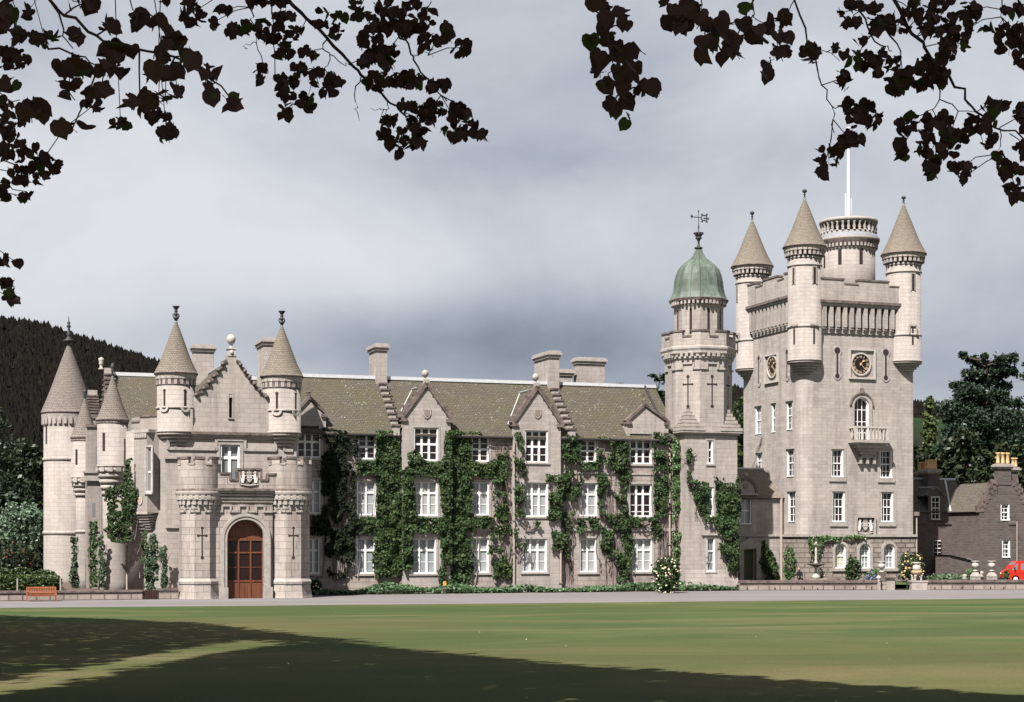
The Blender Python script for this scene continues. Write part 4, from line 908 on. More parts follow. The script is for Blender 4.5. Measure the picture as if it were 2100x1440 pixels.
# ================================================================== CUPOLA TOWER
ctower = thing('domed_stair_tower', 'octagonal granite stair tower with green copper dome and weathervane', 'tower', W(aof(1450, 1), 1, 0))
def build_cupola():
    b0 = -1.3; p = PL(0, b0); s0, s1 = p.S(1404), p.S(1512); Ls = s1 - s0; zt = p.Z(1455, 888); pL = PL(s0, b0, R(-90))
    w1, w2, w3 = p.rc(1448, 1102, 1467, 1173), p.rc(1449, 999, 1464, 1060), p.rc(1450, 903, 1463, 952)
    m = MB(); m.wall(p, s0, s1, 0, zt, [w1, w2, w3], .25); m.wall(pL, -Ls, 0, 0, zt, [], .2); m.face([(s1, b0, 0), (s1, b0 + Ls, 0), (s1, b0 + Ls, zt), (s1, b0, zt)])
    for w in (w1, w2, w3): surround(m, p, w, .12, .03, 1)
    m.face([(s0, b0 - .25, 0), (s1, b0 - .25, 0), (s1, b0 - .01, 1.6), (s0, b0 - .01, 1.6)]); m.face([(s0, b0 - .25, 0), (s0, b0 + .1, 0), (s0, b0, 1.6), (s0, b0 - .01, 1.6)])
    # corbelled corner shoulder, lower left
    m.pbox(p, p.S(1438), p.S(1475), -.02, .14, p.Z(1455, 1098), p.Z(1455, 1094), 1)
    m.box(s0 - .3, s1 + .3, b0 - .28, b0 + Ls + .3, zt, zt + .16, 1); m.box(s0 - .18, s1 + .18, b0 - .16, b0 + Ls + .2, zt - .14, zt, 1)
    cx, cy = (s0 + s1) / 2, b0 + Ls / 2; dep = D0 + cx * si + cy * co; q = lambda y: zof(y, cx, cy)
    rO = (1497 - 1363) / 2 / F * dep * 1.02
    # pyramidal stepped broaches on the square's corners
    for dx, dy in ((-1, -1), (1, -1), (-1, 1), (1, 1)):
        for k in range(6):
            w = .95 * (1 - k / 6.5); x, y = cx + dx * (Ls / 2 - .62), cy + dy * (Ls / 2 - .62); z = zt + .16 + k * .29
            m.box(x - w, x + w, y - w, y + w, z, z + .22, 1); m.box(x - w * .93, x + w * .93, y - w * .93, y + w * .93, z + .22, z + .29, 2)
    rot = R(22.5)
    m.lathe(cx, cy, [(rO, zt), (rO, q(745))], 8, rot, False, cap=False)
    # faces: crosses and crenellated string
    for k in range(8):
        t0, t1 = rot + math.pi / 4 * k, rot + math.pi / 4 * (k + 1); c0 = (cx + rO * math.cos(t0), cy + rO * math.sin(t0)); c1 = (cx + rO * math.cos(t1), cy + rO * math.sin(t1))
        d = (c1[0] - c0[0], c1[1] - c0[1]); l = math.hypot(*d); pl = PL(c0[0], c0[1], math.atan2(d[1], d[0]))
        zl, zh = q(762), q(751)
        for x0, x1, z in ((0, l * .27, zl), (l * .27, l * .73, zh), (l * .73, l, zl)): m.pbox(pl, x0, x1, -.02, .11, z - .07, z + .07, 1)
        for x in (l * .27, l * .73): m.pbox(pl, x - .07, x + .07, -.02, .11, zl - .07, zh + .07, 1)
        if pl.n[1] < -.3 and k % 1 == 0: slit(m, pl, l / 2, q(838), q(778), .10, .13, .13, .36, 3)
    m.lathe(cx, cy, [(rO * 1.0, q(745), 1), (rO * 1.05, q(741), 1), (rO * 1.05, q(737), 1), (rO * 1.12, q(731), 1), (rO * 1.12, q(726), 1), (rO * 1.15, q(722), 1), (rO * 1.15, q(718), 1), (rO * 1.10, q(716), 0), (rO * 1.10, q(697), 0)], 8, rot, False, cap=False)
    m.ring(cx, cy, rO * 1.0, rO * 1.06, q(738), q(729), 40, .5, rot, 1)
    # battlements: merlons wrap the corners
    zn, ztp = q(697), q(684); ro, ri = rO * 1.10, rO * .96
    corner = lambda r, k: (cx + r * math.cos(rot + math.pi / 4 * k), cy + r * math.sin(rot + math.pi / 4 * k))
    m.lathe(cx, cy, [(ri, zn), (ri, q(716))], 8, rot, False, cap=False); m.lathe(cx, cy, [(ri, q(712)), (.01, q(712))], 8, rot, False, cap=False)
    for k in range(8):
        mid = lambda r, f: tuple(corner(r, k)[i] * (1 - f) + corner(r, k + 1)[i] * f for i in (0, 1))
        midp = lambda r, f: tuple(corner(r, k - 1)[i] * (1 - f) + corner(r, k)[i] * f for i in (0, 1))
        for r0, r1, z0, z1, e, mi in ((ri, ro, zn, ztp - .14, 0, 0), (ri * .98, ro * 1.025, ztp - .14, ztp, .03, 2)):
            O = [midp(r1, .68 - e), corner(r1, k), mid(r1, .32 + e)]; I = [midp(r0, .68 - e), corner(r0, k), mid(r0, .32 + e)]
            for i in range(2):
                m.face([O[i] + (z0,), O[i + 1] + (z0,), O[i + 1] + (z1,), O[i] + (z1,)], mi); m.face([I[i + 1] + (z0,), I[i] + (z0,), I[i] + (z1,), I[i + 1] + (z1,)], mi); m.face([O[i] + (z1,), O[i + 1] + (z1,), I[i + 1] + (z1,), I[i] + (z1,)], mi)
            for i in (0, 2): m.face([O[i] + (z0,), I[i] + (z0,), I[i] + (z1,), O[i] + (z1,)], mi)
        O = [mid(ro * 1.02, .33), mid(ro * 1.02, .67)]; I = [mid(ri * .98, .33), mid(ri * .98, .67)]
        m.face([O[0] + (zn + .06,), O[1] + (zn + .06,), I[1] + (zn + .06,), I[0] + (zn + .06,)], 2); m.face([O[0] + (zn - .06,), O[1] + (zn - .06,), O[1] + (zn + .06,), O[0] + (zn + .06,)], 2)
    wl = m.build('wall', [STONE, TRIM, TRIM_D, DARKHOLE], ctower)
    for w, g in ((w1, GLASS_M), (w2, GLASS_M), (w3, GLASS_D)): window(ctower, p, w, 1, (.40,), (.72,), g, .22, fw=.13)
    # lantern drum and dome
    rD = (1476 - 1378) / 2 / F * dep * 1.03; d = MB(); d.lathe(cx, cy, [(rD, q(712)), (rD, q(630))], 8, rot, False)
    for k in range(8):
        t = rot + math.pi / 4 * (k + .5); rr = rD * math.cos(math.pi / 8); pl = PL(cx + rr * math.cos(t), cy + rr * math.sin(t), t + math.pi / 2); slit(d, pl, 0, q(690), q(640), .2, .1, 0, 0, 1)
    d.lathe(cx, cy, [(rD, q(634), 2), (rD * 1.05, q(630), 2), (rD * 1.05, q(627), 2), (rD * 1.18, q(622), 3), (rD * 1.22, q(617), 3), (rD * 1.2, q(616), 3)], 8, rot, False, cap=False)
    d.ring(cx, cy, rD, rD * 1.13, q(629), q(622), 40, .5, rot, 2)
    d.build('lantern_drum', [STONE, DARKHOLE, TRIM, TRIM_D], ctower)
    g = MB(); pr = [(60, 617), (56, 611), (53, 604), (50.5, 592), (49, 578), (46, 565), (41, 553), (33, 544), (24, 537), (16, 531), (10.5, 524), (7.5, 517), (6.5, 513)]
    pr = [(x / F * dep, q(y)) for x, y in pr]; g.lathe(cx, cy, pr, 8, rot, False)
    for k in range(16):        # standing seams
        t = rot + math.pi / 8 * k; f = 1.0 if k % 2 == 0 else math.cos(math.pi / 8)
        g.tube([(cx + r * f * math.cos(t), cy + r * f * math.sin(t), z) for r, z in pr], .035, 4)
    dm = g.build('dome', COPPER, ctower)
    f = MB(); f.lathe(cx, cy, [(x / F * dep, q(y)) for x, y in ((6, 514), (5, 512), (8.5, 510), (9, 508), (4, 506), (2.5, 503), (2, 497), (3, 494), (3, 492), (6.5, 490), (6.5, 487), (4.5, 486), (7, 484), (9, 480), (6, 480), (1.3, 479), (1, 470), (1.6, 466), (1.6, 464), (.9, 462), (.7, 432))], 12)
    for k in range(8): t = k * math.pi / 4; f.box(cx + .33 * math.cos(t) - .07, cx + .33 * math.cos(t) + .07, cy + .33 * math.sin(t) - .07, cy + .33 * math.sin(t) + .07, q(480), q(477.5))
    fo = f.build('crown_finial', IRON, ctower)
    pv = PL(cx, cy, R(-19 + 4)); v = MB(); zz = q(446); px_ = 1 / F * dep
    v.strip(pv, (-14 * px_, zz + .05), (5 * px_, zz - .03), .06, -.03, .03)
    v.pbox(pv, -16.5 * px_, -11.5 * px_, -.03, .03, zz + .01, zz + .13); v.pbox(pv, -15 * px_, -13 * px_, -.03, .03, zz - .08, zz + .22)
    ptsv = [(5, -0.5), (8, 4.5), (16, 4), (17, -2.5), (16, -7), (8, -6.5)]
    for i in range(6): v.strip(pv, (ptsv[i][0] * px_, zz + ptsv[i][1] * px_), (ptsv[(i + 1) % 6][0] * px_, zz + ptsv[(i + 1) % 6][1] * px_), .085, -.03, .03)
    for x, y in ((7, 6), (17, 6), (7, -8), (17, -9), (20, -2.5), (12, -2)): v.ball(pv.P(x * px_, 0, zz + y * px_), (.085, .05, .085), 8, 6)
    v.strip(pv, (11 * px_, zz - 2 * px_), (21 * px_, zz - 2.5 * px_), .07, -.03, .03); v.ball(pv.P(0, 0, q(433)), .07, 8, 6)
    v.build('weathervane', IRON, fo)
build_cupola()

# ================================================================== CLOCK TOWER
KA, KB, KL = 25.74, 2.77, 10.35
ktower = thing('clock_tower', 'tall square granite clock tower with four cone roofed corner turrets, highest of the castle', 'tower', W(KA + KL / 2, KB + KL / 2, 0))
def roman(m, pl, n, cs, cz, r0, r1, ang, mi):
    """a roman numeral set radially between r0 and r1"""
    S = ['', 'I', 'II', 'III', 'IIII', 'V', 'VI', 'VII', 'VIII', 'IX', 'X', 'XI', 'XII'][n]
    wid = {'I': .10, 'V': .20, 'X': .22}; tot = sum(wid[c] for c in S); x = -tot / 2
    d = (math.sin(ang), math.cos(ang)); t = (math.cos(ang), -math.sin(ang)); rm = (r0 + r1) / 2
    k = min(1.0, .42 * 2 * math.pi * rm / 12 / tot * 1.7)
    P = lambda u, v: (cs + d[0] * v + t[0] * u * k, cz + d[1] * v + t[1] * u * k)
    for c in S:
        c0 = x + wid[c] / 2
        if c == 'I': m.strip(pl, P(c0, r0), P(c0, r1), .055, .03, .045, mi)
        elif c == 'V': m.strip(pl, P(c0, r0), P(c0 - .08, r1), .06, .03, .045, mi); m.strip(pl, P(c0, r0), P(c0 + .08, r1), .035, .03, .045, mi)
        else: m.strip(pl, P(c0 - .08, r0), P(c0 + .08, r1), .035, .03, .046, mi); m.strip(pl, P(c0 + .08, r0), P(c0 - .08, r1), .06, .03, .045, mi)
        x += wid[c]
def clock(th, pl, o, cs, cz, r):
    w = o[1] - o[0]; m = MB()
    for x0, x1, z0, z1 in ((o[0], o[1], o[3] - .14, o[3]), (o[0], o[1], o[2], o[2] + .14), (o[0], o[0] + .14, o[2] + .14, o[3] - .14), (o[1] - .14, o[1], o[2] + .14, o[3] - .14)): m.pbox(pl, x0, x1, -.02, .16, z0, z1)
    K = 32
    for k in range(K):
        c0, c1 = 2 * math.pi * k / K, 2 * math.pi * (k + 1) / K; f = lambda rr, c: (cs + rr * math.cos(c), cz + rr * math.sin(c))
        m.plate(pl, [f(r, c0), f(r * 1.16, c0), f(r * 1.16, c1), f(r, c1)], -.01, .12)
    ob = m.build('clock', TRIM_L, th)
    d = MB(); d.plate(pl, [(cs + r * math.cos(2 * math.pi * k / 40), cz + r * math.sin(2 * math.pi * k / 40)) for k in range(40)], -.01, .03); d.build('dial', DIAL, ob)
    n = MB()
    for h in range(1, 13): roman(n, pl, h, cs, cz, r * .66, r * .93, 2 * math.pi * h / 12, 0)
    n.build('numerals', GOLD_D, ob)
    g = MB()
    for ang, l, wd, spade in ((R(40), r * .50, .05, 1), (R(134), r * .80, .04, 0)):
        e = (cs + l * math.sin(ang), cz + l * math.cos(ang)); bk = (cs - .12 * math.sin(ang), cz - .12 * math.cos(ang)); g.strip(pl, bk, e, wd, .05 + .012 * spade, .068 + .012 * spade)
        if spade: g.plate(pl, [(e[0] + .09 * math.cos(c), e[1] - .04 + .09 * math.sin(c)) for c in [k * math.pi / 4 for k in range(8)]], .05, .085)
    g.plate(pl, [(cs + .09 * math.cos(k * .7854), cz + .09 * math.sin(k * .7854)) for k in range(8)], .05, .09); g.build('hands', GOLD, ob)
def build_clock():
    pK = PL(KA, KB); pW = PL(KA, KB, R(-90)); rc_ = 1.0                      # front, west face; rounded near corner
    zb = pK.Z(1770, 1099); zt = pK.Z(1770, 610); zs = pK.Z(1770, 678)
    fr = [pK.rc(1706, 1008, 1733, 1071), pK.rc(1806, 1009, 1832, 1071), pK.rc(1704, 921, 1730, 979), pK.rc(1804, 923, 1830, 981)]
    bal = pK.rc(1751, 815, 1782, 905) + (True,); fr_all = fr + [bal]
    lf = [pW.rc(*r) for r in ((1549, 833, 1561, 891), (1582.5, 827, 1590.5, 887), (1613, 823, 1625, 882), (1551, 929, 1562.5, 962), (1613.5, 921, 1628, 978), (1616, 1008, 1631, 1071))]
    z1 = zt; m = MB()
    m.wall(pK, rc_, KL, zb, z1, fr_all, .32); m.wall(pW, -KL, -rc_, zb, z1, lf, .32)
    m.lathe(KA + rc_, KB + rc_, [(rc_, zb), (rc_, z1)], 10, 0, True, cap=False, a0=180, a1=270)
    m.face([(KA + KL, KB, 0), (KA + KL, KB + KL, 0), (KA + KL, KB + KL, z1), (KA + KL, KB, z1)]); m.face([(KA, KB + KL, 0), (KA + KL, KB + KL, 0), (KA + KL, KB + KL, z1), (KA, KB + KL, z1)])
    m.face([(KA, KB, z1), (KA + KL, KB, z1), (KA + KL, KB + KL, z1), (KA, KB + KL, z1)])
    for o in fr: surround(m, pK, o, .22, .05, 1, True, False); m.pbox(pK, o[0] - .2, o[1] + .2, -.02, .1, o[2] - .34, o[2] - .02, 1)
    for o in lf: m.pbox(pW, o[0] - .1, o[1] + .12, -.02, .09, o[3], o[3] + .16, 1)
    # corbelled arcade panel on both faces
    for pl, s0, s1, n, px in ((pK, 1.9, KL - 1.5, 11, 1770), (pW, -(KL - 1.3), -1.9, 11, 1575)):
        za, zc = pl.Z(px, 674), pl.Z(px, 632) ; zcor = pl.Z(px, 623)
        m.pbox(pl, s0 - .4, s1 + .4, -.02, .10, za - .5, za - .28, 1); m.pbox(pl, s0 - .5, s1 + .5, -.02, .55, zcor - .12, zcor + .1, 2); m.pbox(pl, s0 - .5, s1 + .5, -.02, .42, zcor - .32, zcor - .12, 1)
        m.pbox(pl, s0 - .5, s1 + .5, -.02, .38, zc + .02, zcor - .3, 0)
        st = (s1 - s0) / n
        for k in range(n + 1):
            x = s0 + st * k; m.pbox(pl, x - .16, x + .16, -.02, .37, za, zc + .05, 0)
            m.pbox(pl, x - .15, x + .15, -.02, .30, za - .16, za + .02, 1); m.pbox(pl, x - .13, x + .13, -.02, .18, za - .3, za - .16, 1)
            if k < n:
                xc, rr = x + st / 2, st / 2 - .16
                for j in range(8):
                    c0, c1 = math.pi * j / 8, math.pi * (j + 1) / 8
                    m.plate(pl, [(xc - rr * math.cos(c0), zc - rr + rr * math.sin(c0)), (xc - rr * math.cos(c1), zc - rr + rr * math.sin(c1)), (xc - rr * math.cos(c1), zc + .06), (xc - rr * math.cos(c0), zc + .06)], .2, .37)
                m.pbox(pl, xc - rr, xc + rr, -.02, .012, za - .05, zc, 3)  # near-black panel puts the niche's shade into its colour
    # parapets with battlements
    for pl, s0, s1, px, segs in ((pK, 1.0, KL - .6, 1770, [(0, .30), (.46, .78), (.93, 1.0)]), (pW, -(KL - .6), -1.0, 1570, [(0.05, .27), (.43, .72), (.86, 1.0)])):
        z0, zn_, zm = pl.Z(px, 624), pl.Z(px, 587), pl.Z(px, 575); po = PL(pl.P(0, .40, 0)[0], pl.P(0, .40, 0)[1], 0 if pl is pK else R(-90)); merlons(m, po, s0, s1, z0, zm, zn_, segs, .5, 2)
    for a0_, a1_, b0_, b1_ in ((KA, KA + KL, KB + KL - .4, KB + KL), (KA + KL - .4, KA + KL, KB, KB + KL)): m.box(a0_, a1_, b0_, b1_, z1, z1 + 1.6)
    # arrow loops beside the clock
    for x, y0, y1 in ((1717, 771, 719), (1816.5, 775, 723)):
        s = pK.S(x); za, zc = pK.Z(x, y0), pK.Z(x, y1)
        for rr, zz in ((.42, zc), (.34, za)): m.plate(pK, [(s + rr * math.cos(k * .4488), zz + rr * math.sin(k * .4488)) for k in range(14)], -.02, .05, 1)
        m.pbox(pK, s - .27, s + .27, -.02, .049, za, zc, 1); slit(m, pK, s - .02, za, zc, .16, .27, .2, 0, 3, 1, .06)
    for x, y0, y1 in ((1557, 785, 735), (1615, 773, 722)):
        s = pW.S(x); za, zc = pW.Z(x, y0), pW.Z(x, y1)
        for rr, zz in ((.40, zc), (.36, za)): m.plate(pW, [(s + rr * math.cos(k * .4488), zz + rr * math.sin(k * .4488)) for k in range(14)], -.02, .06, 1)
        m.pbox(pW, s - .25, s + .25, -.02, .05, za, zc, 1); slit(m, pW, s, za, zc, .14, .2, .1, 0, 3, 1, .062)
    # string course above the base, hood over balcony window
    hood = [bal[0] - .28, bal[1] + .28]; sc = (bal[0] + bal[1]) / 2; r = (bal[1] - bal[0]) / 2; zz = bal[3] - r
    for k in range(16):
        c0, c1 = math.pi * k / 16, math.pi * (k + 1) / 16; f = lambda rr, c: (sc - rr * math.cos(c), zz + rr * math.sin(c))
        m.plate(pK, [f(r, c0), f(r + .28, c0), f(r + .28, c1), f(r, c1)], -.02, .08, 1); m.plate(pK, [f(r + .28, c0), f(r + .40, c0), f(r + .40, c1), f(r + .28, c1)], -.02, .16, 2)
    for sd in (-1, 1): x0, x1 = sorted((sc + sd * r, sc + sd * (r + .28))); m.pbox(pK, x0, x1, -.02, .08, bal[2], zz, 1)
    m.pbox(pK, sc - .14, sc + .14, 0, .2, bal[3] + .3, bal[3] + .75, 2)
    m.build('wall', [STONE_T, TRIM, TRIM_D, DARKHOLE], ktower)
    for k, o in enumerate(fr): window(ktower, pK, o, 3, (.5,), (.25, .75), GLASS_D, .32, fw=.13, mw=.09, bw=.045, vb=1)
    window(ktower, pK, bal, 3, (), (.28, .55, .8), GLASS_D, .32, fw=.11, bw=.06, vb=1)
    for k, o in enumerate(lf): window(ktower, pW, o, 1 if k == 1 else 2, (.5,), (.25, .75), GLASS_M if k in (0, 3) else GLASS_D, .20, fw=.10, mw=.09, bw=.045, vb=1)
    # rusticated base
    pk2, pw2 = PL(KA - .18, KB - .18), PL(KA - .18, KB - .18, R(-90)); L2 = KL + .3; g = MB(); gz = zb - .08
    ar = [pk2.rc(*r) + (True,) for r in ((1712, 1115, 1735, 1166), (1762, 1115, 1785, 1166), (1812, 1115, 1835, 1166))]
    g.wall(pk2, 0, L2, 0, gz, ar, .35); g.wall(pw2, -L2, 0, 0, gz, [], .3); g.face([(KA - .18 + L2, KB - .18, 0), (KA - .18 + L2, KB + L2, 0), (KA - .18 + L2, KB + L2, gz), (KA - .18 + L2, KB - .18, gz)])
    g.box(KA - .30, KA - .18 + L2 + .12, KB - .30, KB + KL, gz, gz + .20, 1)
    for o in ar:
        r = (o[1] - o[0]) / 2; sc = (o[0] + o[1]) / 2; zz = o[3] - r
        for k in range(14):
            c0, c1 = math.pi * k / 14, math.pi * (k + 1) / 14; f = lambda rr, c: (sc - rr * math.cos(c), zz + rr * math.sin(c)); g.plate(pk2, [f(r, c0), f(r + .22, c0), f(r + .22, c1), f(r, c1)], -.02, .07, 1)
        for sd in (-1, 1): x0, x1 = sorted((sc + sd * r, sc + sd * (r + .2))); g.pbox(pk2, x0, x1, -.02, .07, o[2], zz, 1)
        g.pbox(pk2, o[0] - .25, o[1] + .25, -.02, .12, o[2] - .22, o[2], 1)
    g.build('rusticated_base', [STONE_R, TRIM], ktower)
    for k, o in enumerate(ar): window(ktower, pk2, o, 3, (.5,), (.28, .75), GLASS_Y if k == 0 else GLASS_B, .33, fw=.10, mw=.09, bw=.05, vb=1)
    # clocks
    clock(ktower, pK, pK.rc(1740, 716, 1794, 778), pK.S(1764.5), pK.Z(1764.5, 747), 20 / F * (D0 + (KA + 5) * si + KB * co) / co * .97)
    clock(ktower, pW, pW.rc(1569.5, 726, 1597, 786), pW.S(1585), pW.Z(1585, 752), 20 / F * 139 * 1.0 * .97 / co)
    # carved arms in a frame
    o = pK.rc(1756, 1062, 1791, 1096); f = MB(); s, z = (o[0] + o[1]) / 2, (o[2] + o[3]) / 2
    for x0, x1, z0, z1_ in ((o[0] - .15, o[1] + .15, o[3], o[3] + .15), (o[0] - .15, o[0], o[2], o[3]), (o[1], o[1] + .15, o[2], o[3])): f.pbox(pK, x0, x1, -.02, .22, z0, z1_)
    fo = f.build('arms_frame', TRIM, ktower); arms(fo, pK, s, z, o[1] - o[0], o[3] - o[2])
    # balcony
    s0, s1 = pK.S(1741), pK.S(1809); zf, zr_ = pK.Z(1775, 904), pK.Z(1775, 876); D = 1.1; b = MB()
    b.pbox(pK, s0 - .1, s1 + .1, -.02, D, zf - .22, zf); b.pbox(pK, s0 - .02, s1 + .02, -.02, D - .1, zf - .36, zf - .22)
    for k, (d, w) in enumerate(((.85, .80), (.65, .62), (.45, .46), (.3, .34))): mid = (s0 + s1) / 2; hw = (s1 - s0) / 2 * w; b.pbox(pK, mid - hw, mid + hw, -.02, d, zf - .36 - .26 * (k + 1), zf - .36 - .26 * k)
    mid = (s0 + s1) / 2
    for d in (-.8, 0, .8): b.pbox(pK, mid + d * .8 - .12, mid + d * .8 + .12, -.02, .35, zf - 1.9, zf - 1.35)
    bo = b.build('balcony', TRIM, ktower)
    b = MB(); b.pbox(pK, s0, s1, D - .3, D - .05, zr_ - .16, zr_)
    for x in (s0, s1 - .2): b.pbox(pK, x, x + .2, -.0, D - .3, zr_ - .16, zr_ - .003); b.pbox(pK, x, x + .2, D - .28, D - .07, zf, zr_ - .16)
    for k in range(8):
        x = s0 + .42 + (s1 - s0 - .84) * k / 7; P = pK.P(x, D - .17, 0); hz = zr_ - .16 - zf
        b.lathe(P[0], P[1], [(.08, zf), (.08, zf + .1 * hz), (.05, zf + .2 * hz), (.10, zf + .42 * hz), (.05, zf + .75 * hz), (.08, zf + .9 * hz), (.08, zf + hz)], 8)
    for x in (s0 + .1, s1 - .1):
        for t in (.35, .75): P = pK.P(x, t, 0); b.lathe(P[0], P[1], [(.08, zf), (.05, zf + .2), (.10, zf + .45), (.05, zf + .8), (.08, zr_ - .16)], 8)
    b.build('balustrade', TRIM_L, bo)
    # corner turrets
    base = pK
    for ka, kb, ys, px, rpx, cap in ((KA + .55, KB + .55, (768, 741, 672, 547, 528, 507, 404, 388), 1650, 34, 1), (KA + KL - .55, KB + .55, (768, 743, 690, 561, 542, 522, 416, 402), 1857, 35, 1), (KA + .55, KB + KL - .55, (782, 758, 700, 582, 566, 547, 449, 433), 1536, 33, 1), (KA + KL - .55, KB + KL - .55, (782, 758, 700, 582, 566, 547, 449, 433), 0, 34, 0)):
        q = lambda y: zof(y, ka, kb); dep = D0 + ka * si + kb * co; r = rpx / F * dep
        if not cap: q = lambda y, a=KA + .55, b=KB + KL - .55: zof(y, a, b)
        sl = []
        if cap:
            for dx, w in ((-22, .18), (20 if px < 1800 else 15, .26)) if px != 1536 else ((-24, .2),):
                if px == 1857 and dx < 0: continue
                tp = turret_plane(ka, kb, r, px + dx); sl.append((tp, 0, q(ys[3] + 40), q(ys[3] + 6), dict(w=w)))
                tp2 = turret_plane(ka, kb, r, px + dx * .95); sl.append((tp2, 0, q(ys[1] - 32), q(ys[1] - 66), dict(w=.16)))
        t = cone_turret(ktower, ka, kb, r, q(ys[0]), q(ys[1]), q(ys[3]), q(ys[4]), r * 1.33, q(ys[5]), q(ys[6]), q(ys[7]), SLATE_C, sl, 'ball', 26, STONE_L, 5, .30)
        if cap:
            sm_ = []; m = MB(); zz = q(ys[2]); m.lathe(ka, kb, [(r, zz - .1), (r + .07, zz - .07), (r + .07, zz + .07), (r, zz + .1)], 32, cap=False); m.build('string_course', TRIM, t); m = MB(); zz = q(ys[4] + 4); m.lathe(ka, kb, [(r, zz - .06), (r + .05, zz - .04), (r + .05, zz + .06), (r, zz + .07)], 32, cap=False)
            m.build('string_course', TRIM, t)
            for tp, s, z0, z1_, kw in sl:
                w = kw['w'] / 2; m = MB()
                if kw['w'] == .16:
                    m.pbox(tp, -.36, .36, -.25, .09, z1_ + .14, z1_ + .28)
                    for s2 in (-.33, .33): m.pbox(tp, s2 - .06, s2 + .06, -.25, .085, zz - 9 if False else q(ys[2]) , z1_ + .14)
                else: m.pbox(tp, -w - .1, -w, -.2, .03, z0, z1_); m.pbox(tp, w, w + .1, -.2, .03, z0, z1_); m.pbox(tp, -w - .1, w + .1, -.2, .035, z1_, z1_ + .1)
                m.build('slit_moulding', TRIM, t)
    # central look-out drum
    cb = KB + KL * .5; ca = aof(1740, cb); dep = D0 + ca * si + cb * co; q = lambda y: zof(y, ca, cb); r = 54 / F * dep
    m = MB(); m.lathe(ca, cb, [(r, z1 - .5), (r, q(517))], 40)
    m.lathe(ca, cb, [(r, q(519), 1), (r * 1.05, q(515), 1), (r * 1.12, q(503), 2), (r * 1.17, q(497), 2), (r * 1.17, q(493), 1), (r * 1.1, q(488), 4), (r * 1.0, q(482), 4)], 40, cap=False)
    m.ring(ca, cb, r * 1.0, r * 1.10, q(513), q(504), 44, .5, mi=1)
    for px, z0, z1_ in ((1723, 550, 519), (1765, 550, 519), (1692, 552, 528)): tp = turret_plane(ca, cb, r, px); slit(m, tp, 0, q(z0), q(z1_), .3, mi_dark=3)
    dr = m.build('lookout_drum', [STONE_L, TRIM, TRIM_D, DARKHOLE, LEAD_D], ktower)
    b = MB(); rb = 56 / F * dep; b.lathe(ca, cb, [(rb * .92, q(486)), (rb * 1.0, q(486)), (rb * 1.0, q(481)), (rb * .92, q(481))], 40); b.lathe(ca, cb, [(rb * .94, q(462)), (rb * 1.06, q(460)), (rb * 1.06, q(454)), (rb * .94, q(453))], 40)
    for k in range(30):
        t = 2 * math.pi * k / 30; x, y = ca + rb * .97 * math.cos(t), cb + rb * .97 * math.sin(t); z0, hz = q(481), q(462) - q(481)
        b.lathe(x, y, [(.15, z0), (.15, z0 + .1 * hz), (.08, z0 + .2 * hz), (.16, z0 + .4 * hz), (.08, z0 + .75 * hz), (.15, z0 + .9 * hz), (.15, z0 + hz)], 8)
    b.build('balustrade', TRIM, dr)
    fp = MB(); zb_ = q(482); fp.lathe(ca, cb, [(.17, zb_), (.16, q(450)), (.115, q(268)), (.115, q(266)), (.18, q(265)), (.20, q(263)), (.10, q(261))], 12)
    o = thing('flagpole', 'tall white flagpole on the round look-out of the clock tower', 'flagpole', W(ca, cb, zb_)); fp.build('pole', WHITE, o)
    for d in (-5.5, 7.5):
        s = MB(); x = ca + d / F * dep; s.lathe(x, cb + .1, [(.035, zb_), (.03, q(396 if d < 0 else 406))], 6); s.build('stay_rod', WHITE, o)
    # downpipe at the right corner
    m = MB(); a_, b_ = KA + KL + .25, KB - .15; m.tube([(a_, b_, .2), (a_, b_, pK.Z(1890, 1052))], .06, 6); m.box(a_ - .16, a_ + .16, b_ - .15, b_ + .15, pK.Z(1890, 1058), pK.Z(1890, 1050)); m.build('drainpipe', PIPE, ktower)
    m = MB(); pl = PL(KA - .3, 0, R(-90)); b_ = KB + 2.9; m.tube([(KA - .3, b_, .2), (KA - .3, b_, zof(1022, KA, b_))], .09, 6); m.build('drainpipe', PIPE, ktower)
build_clock()

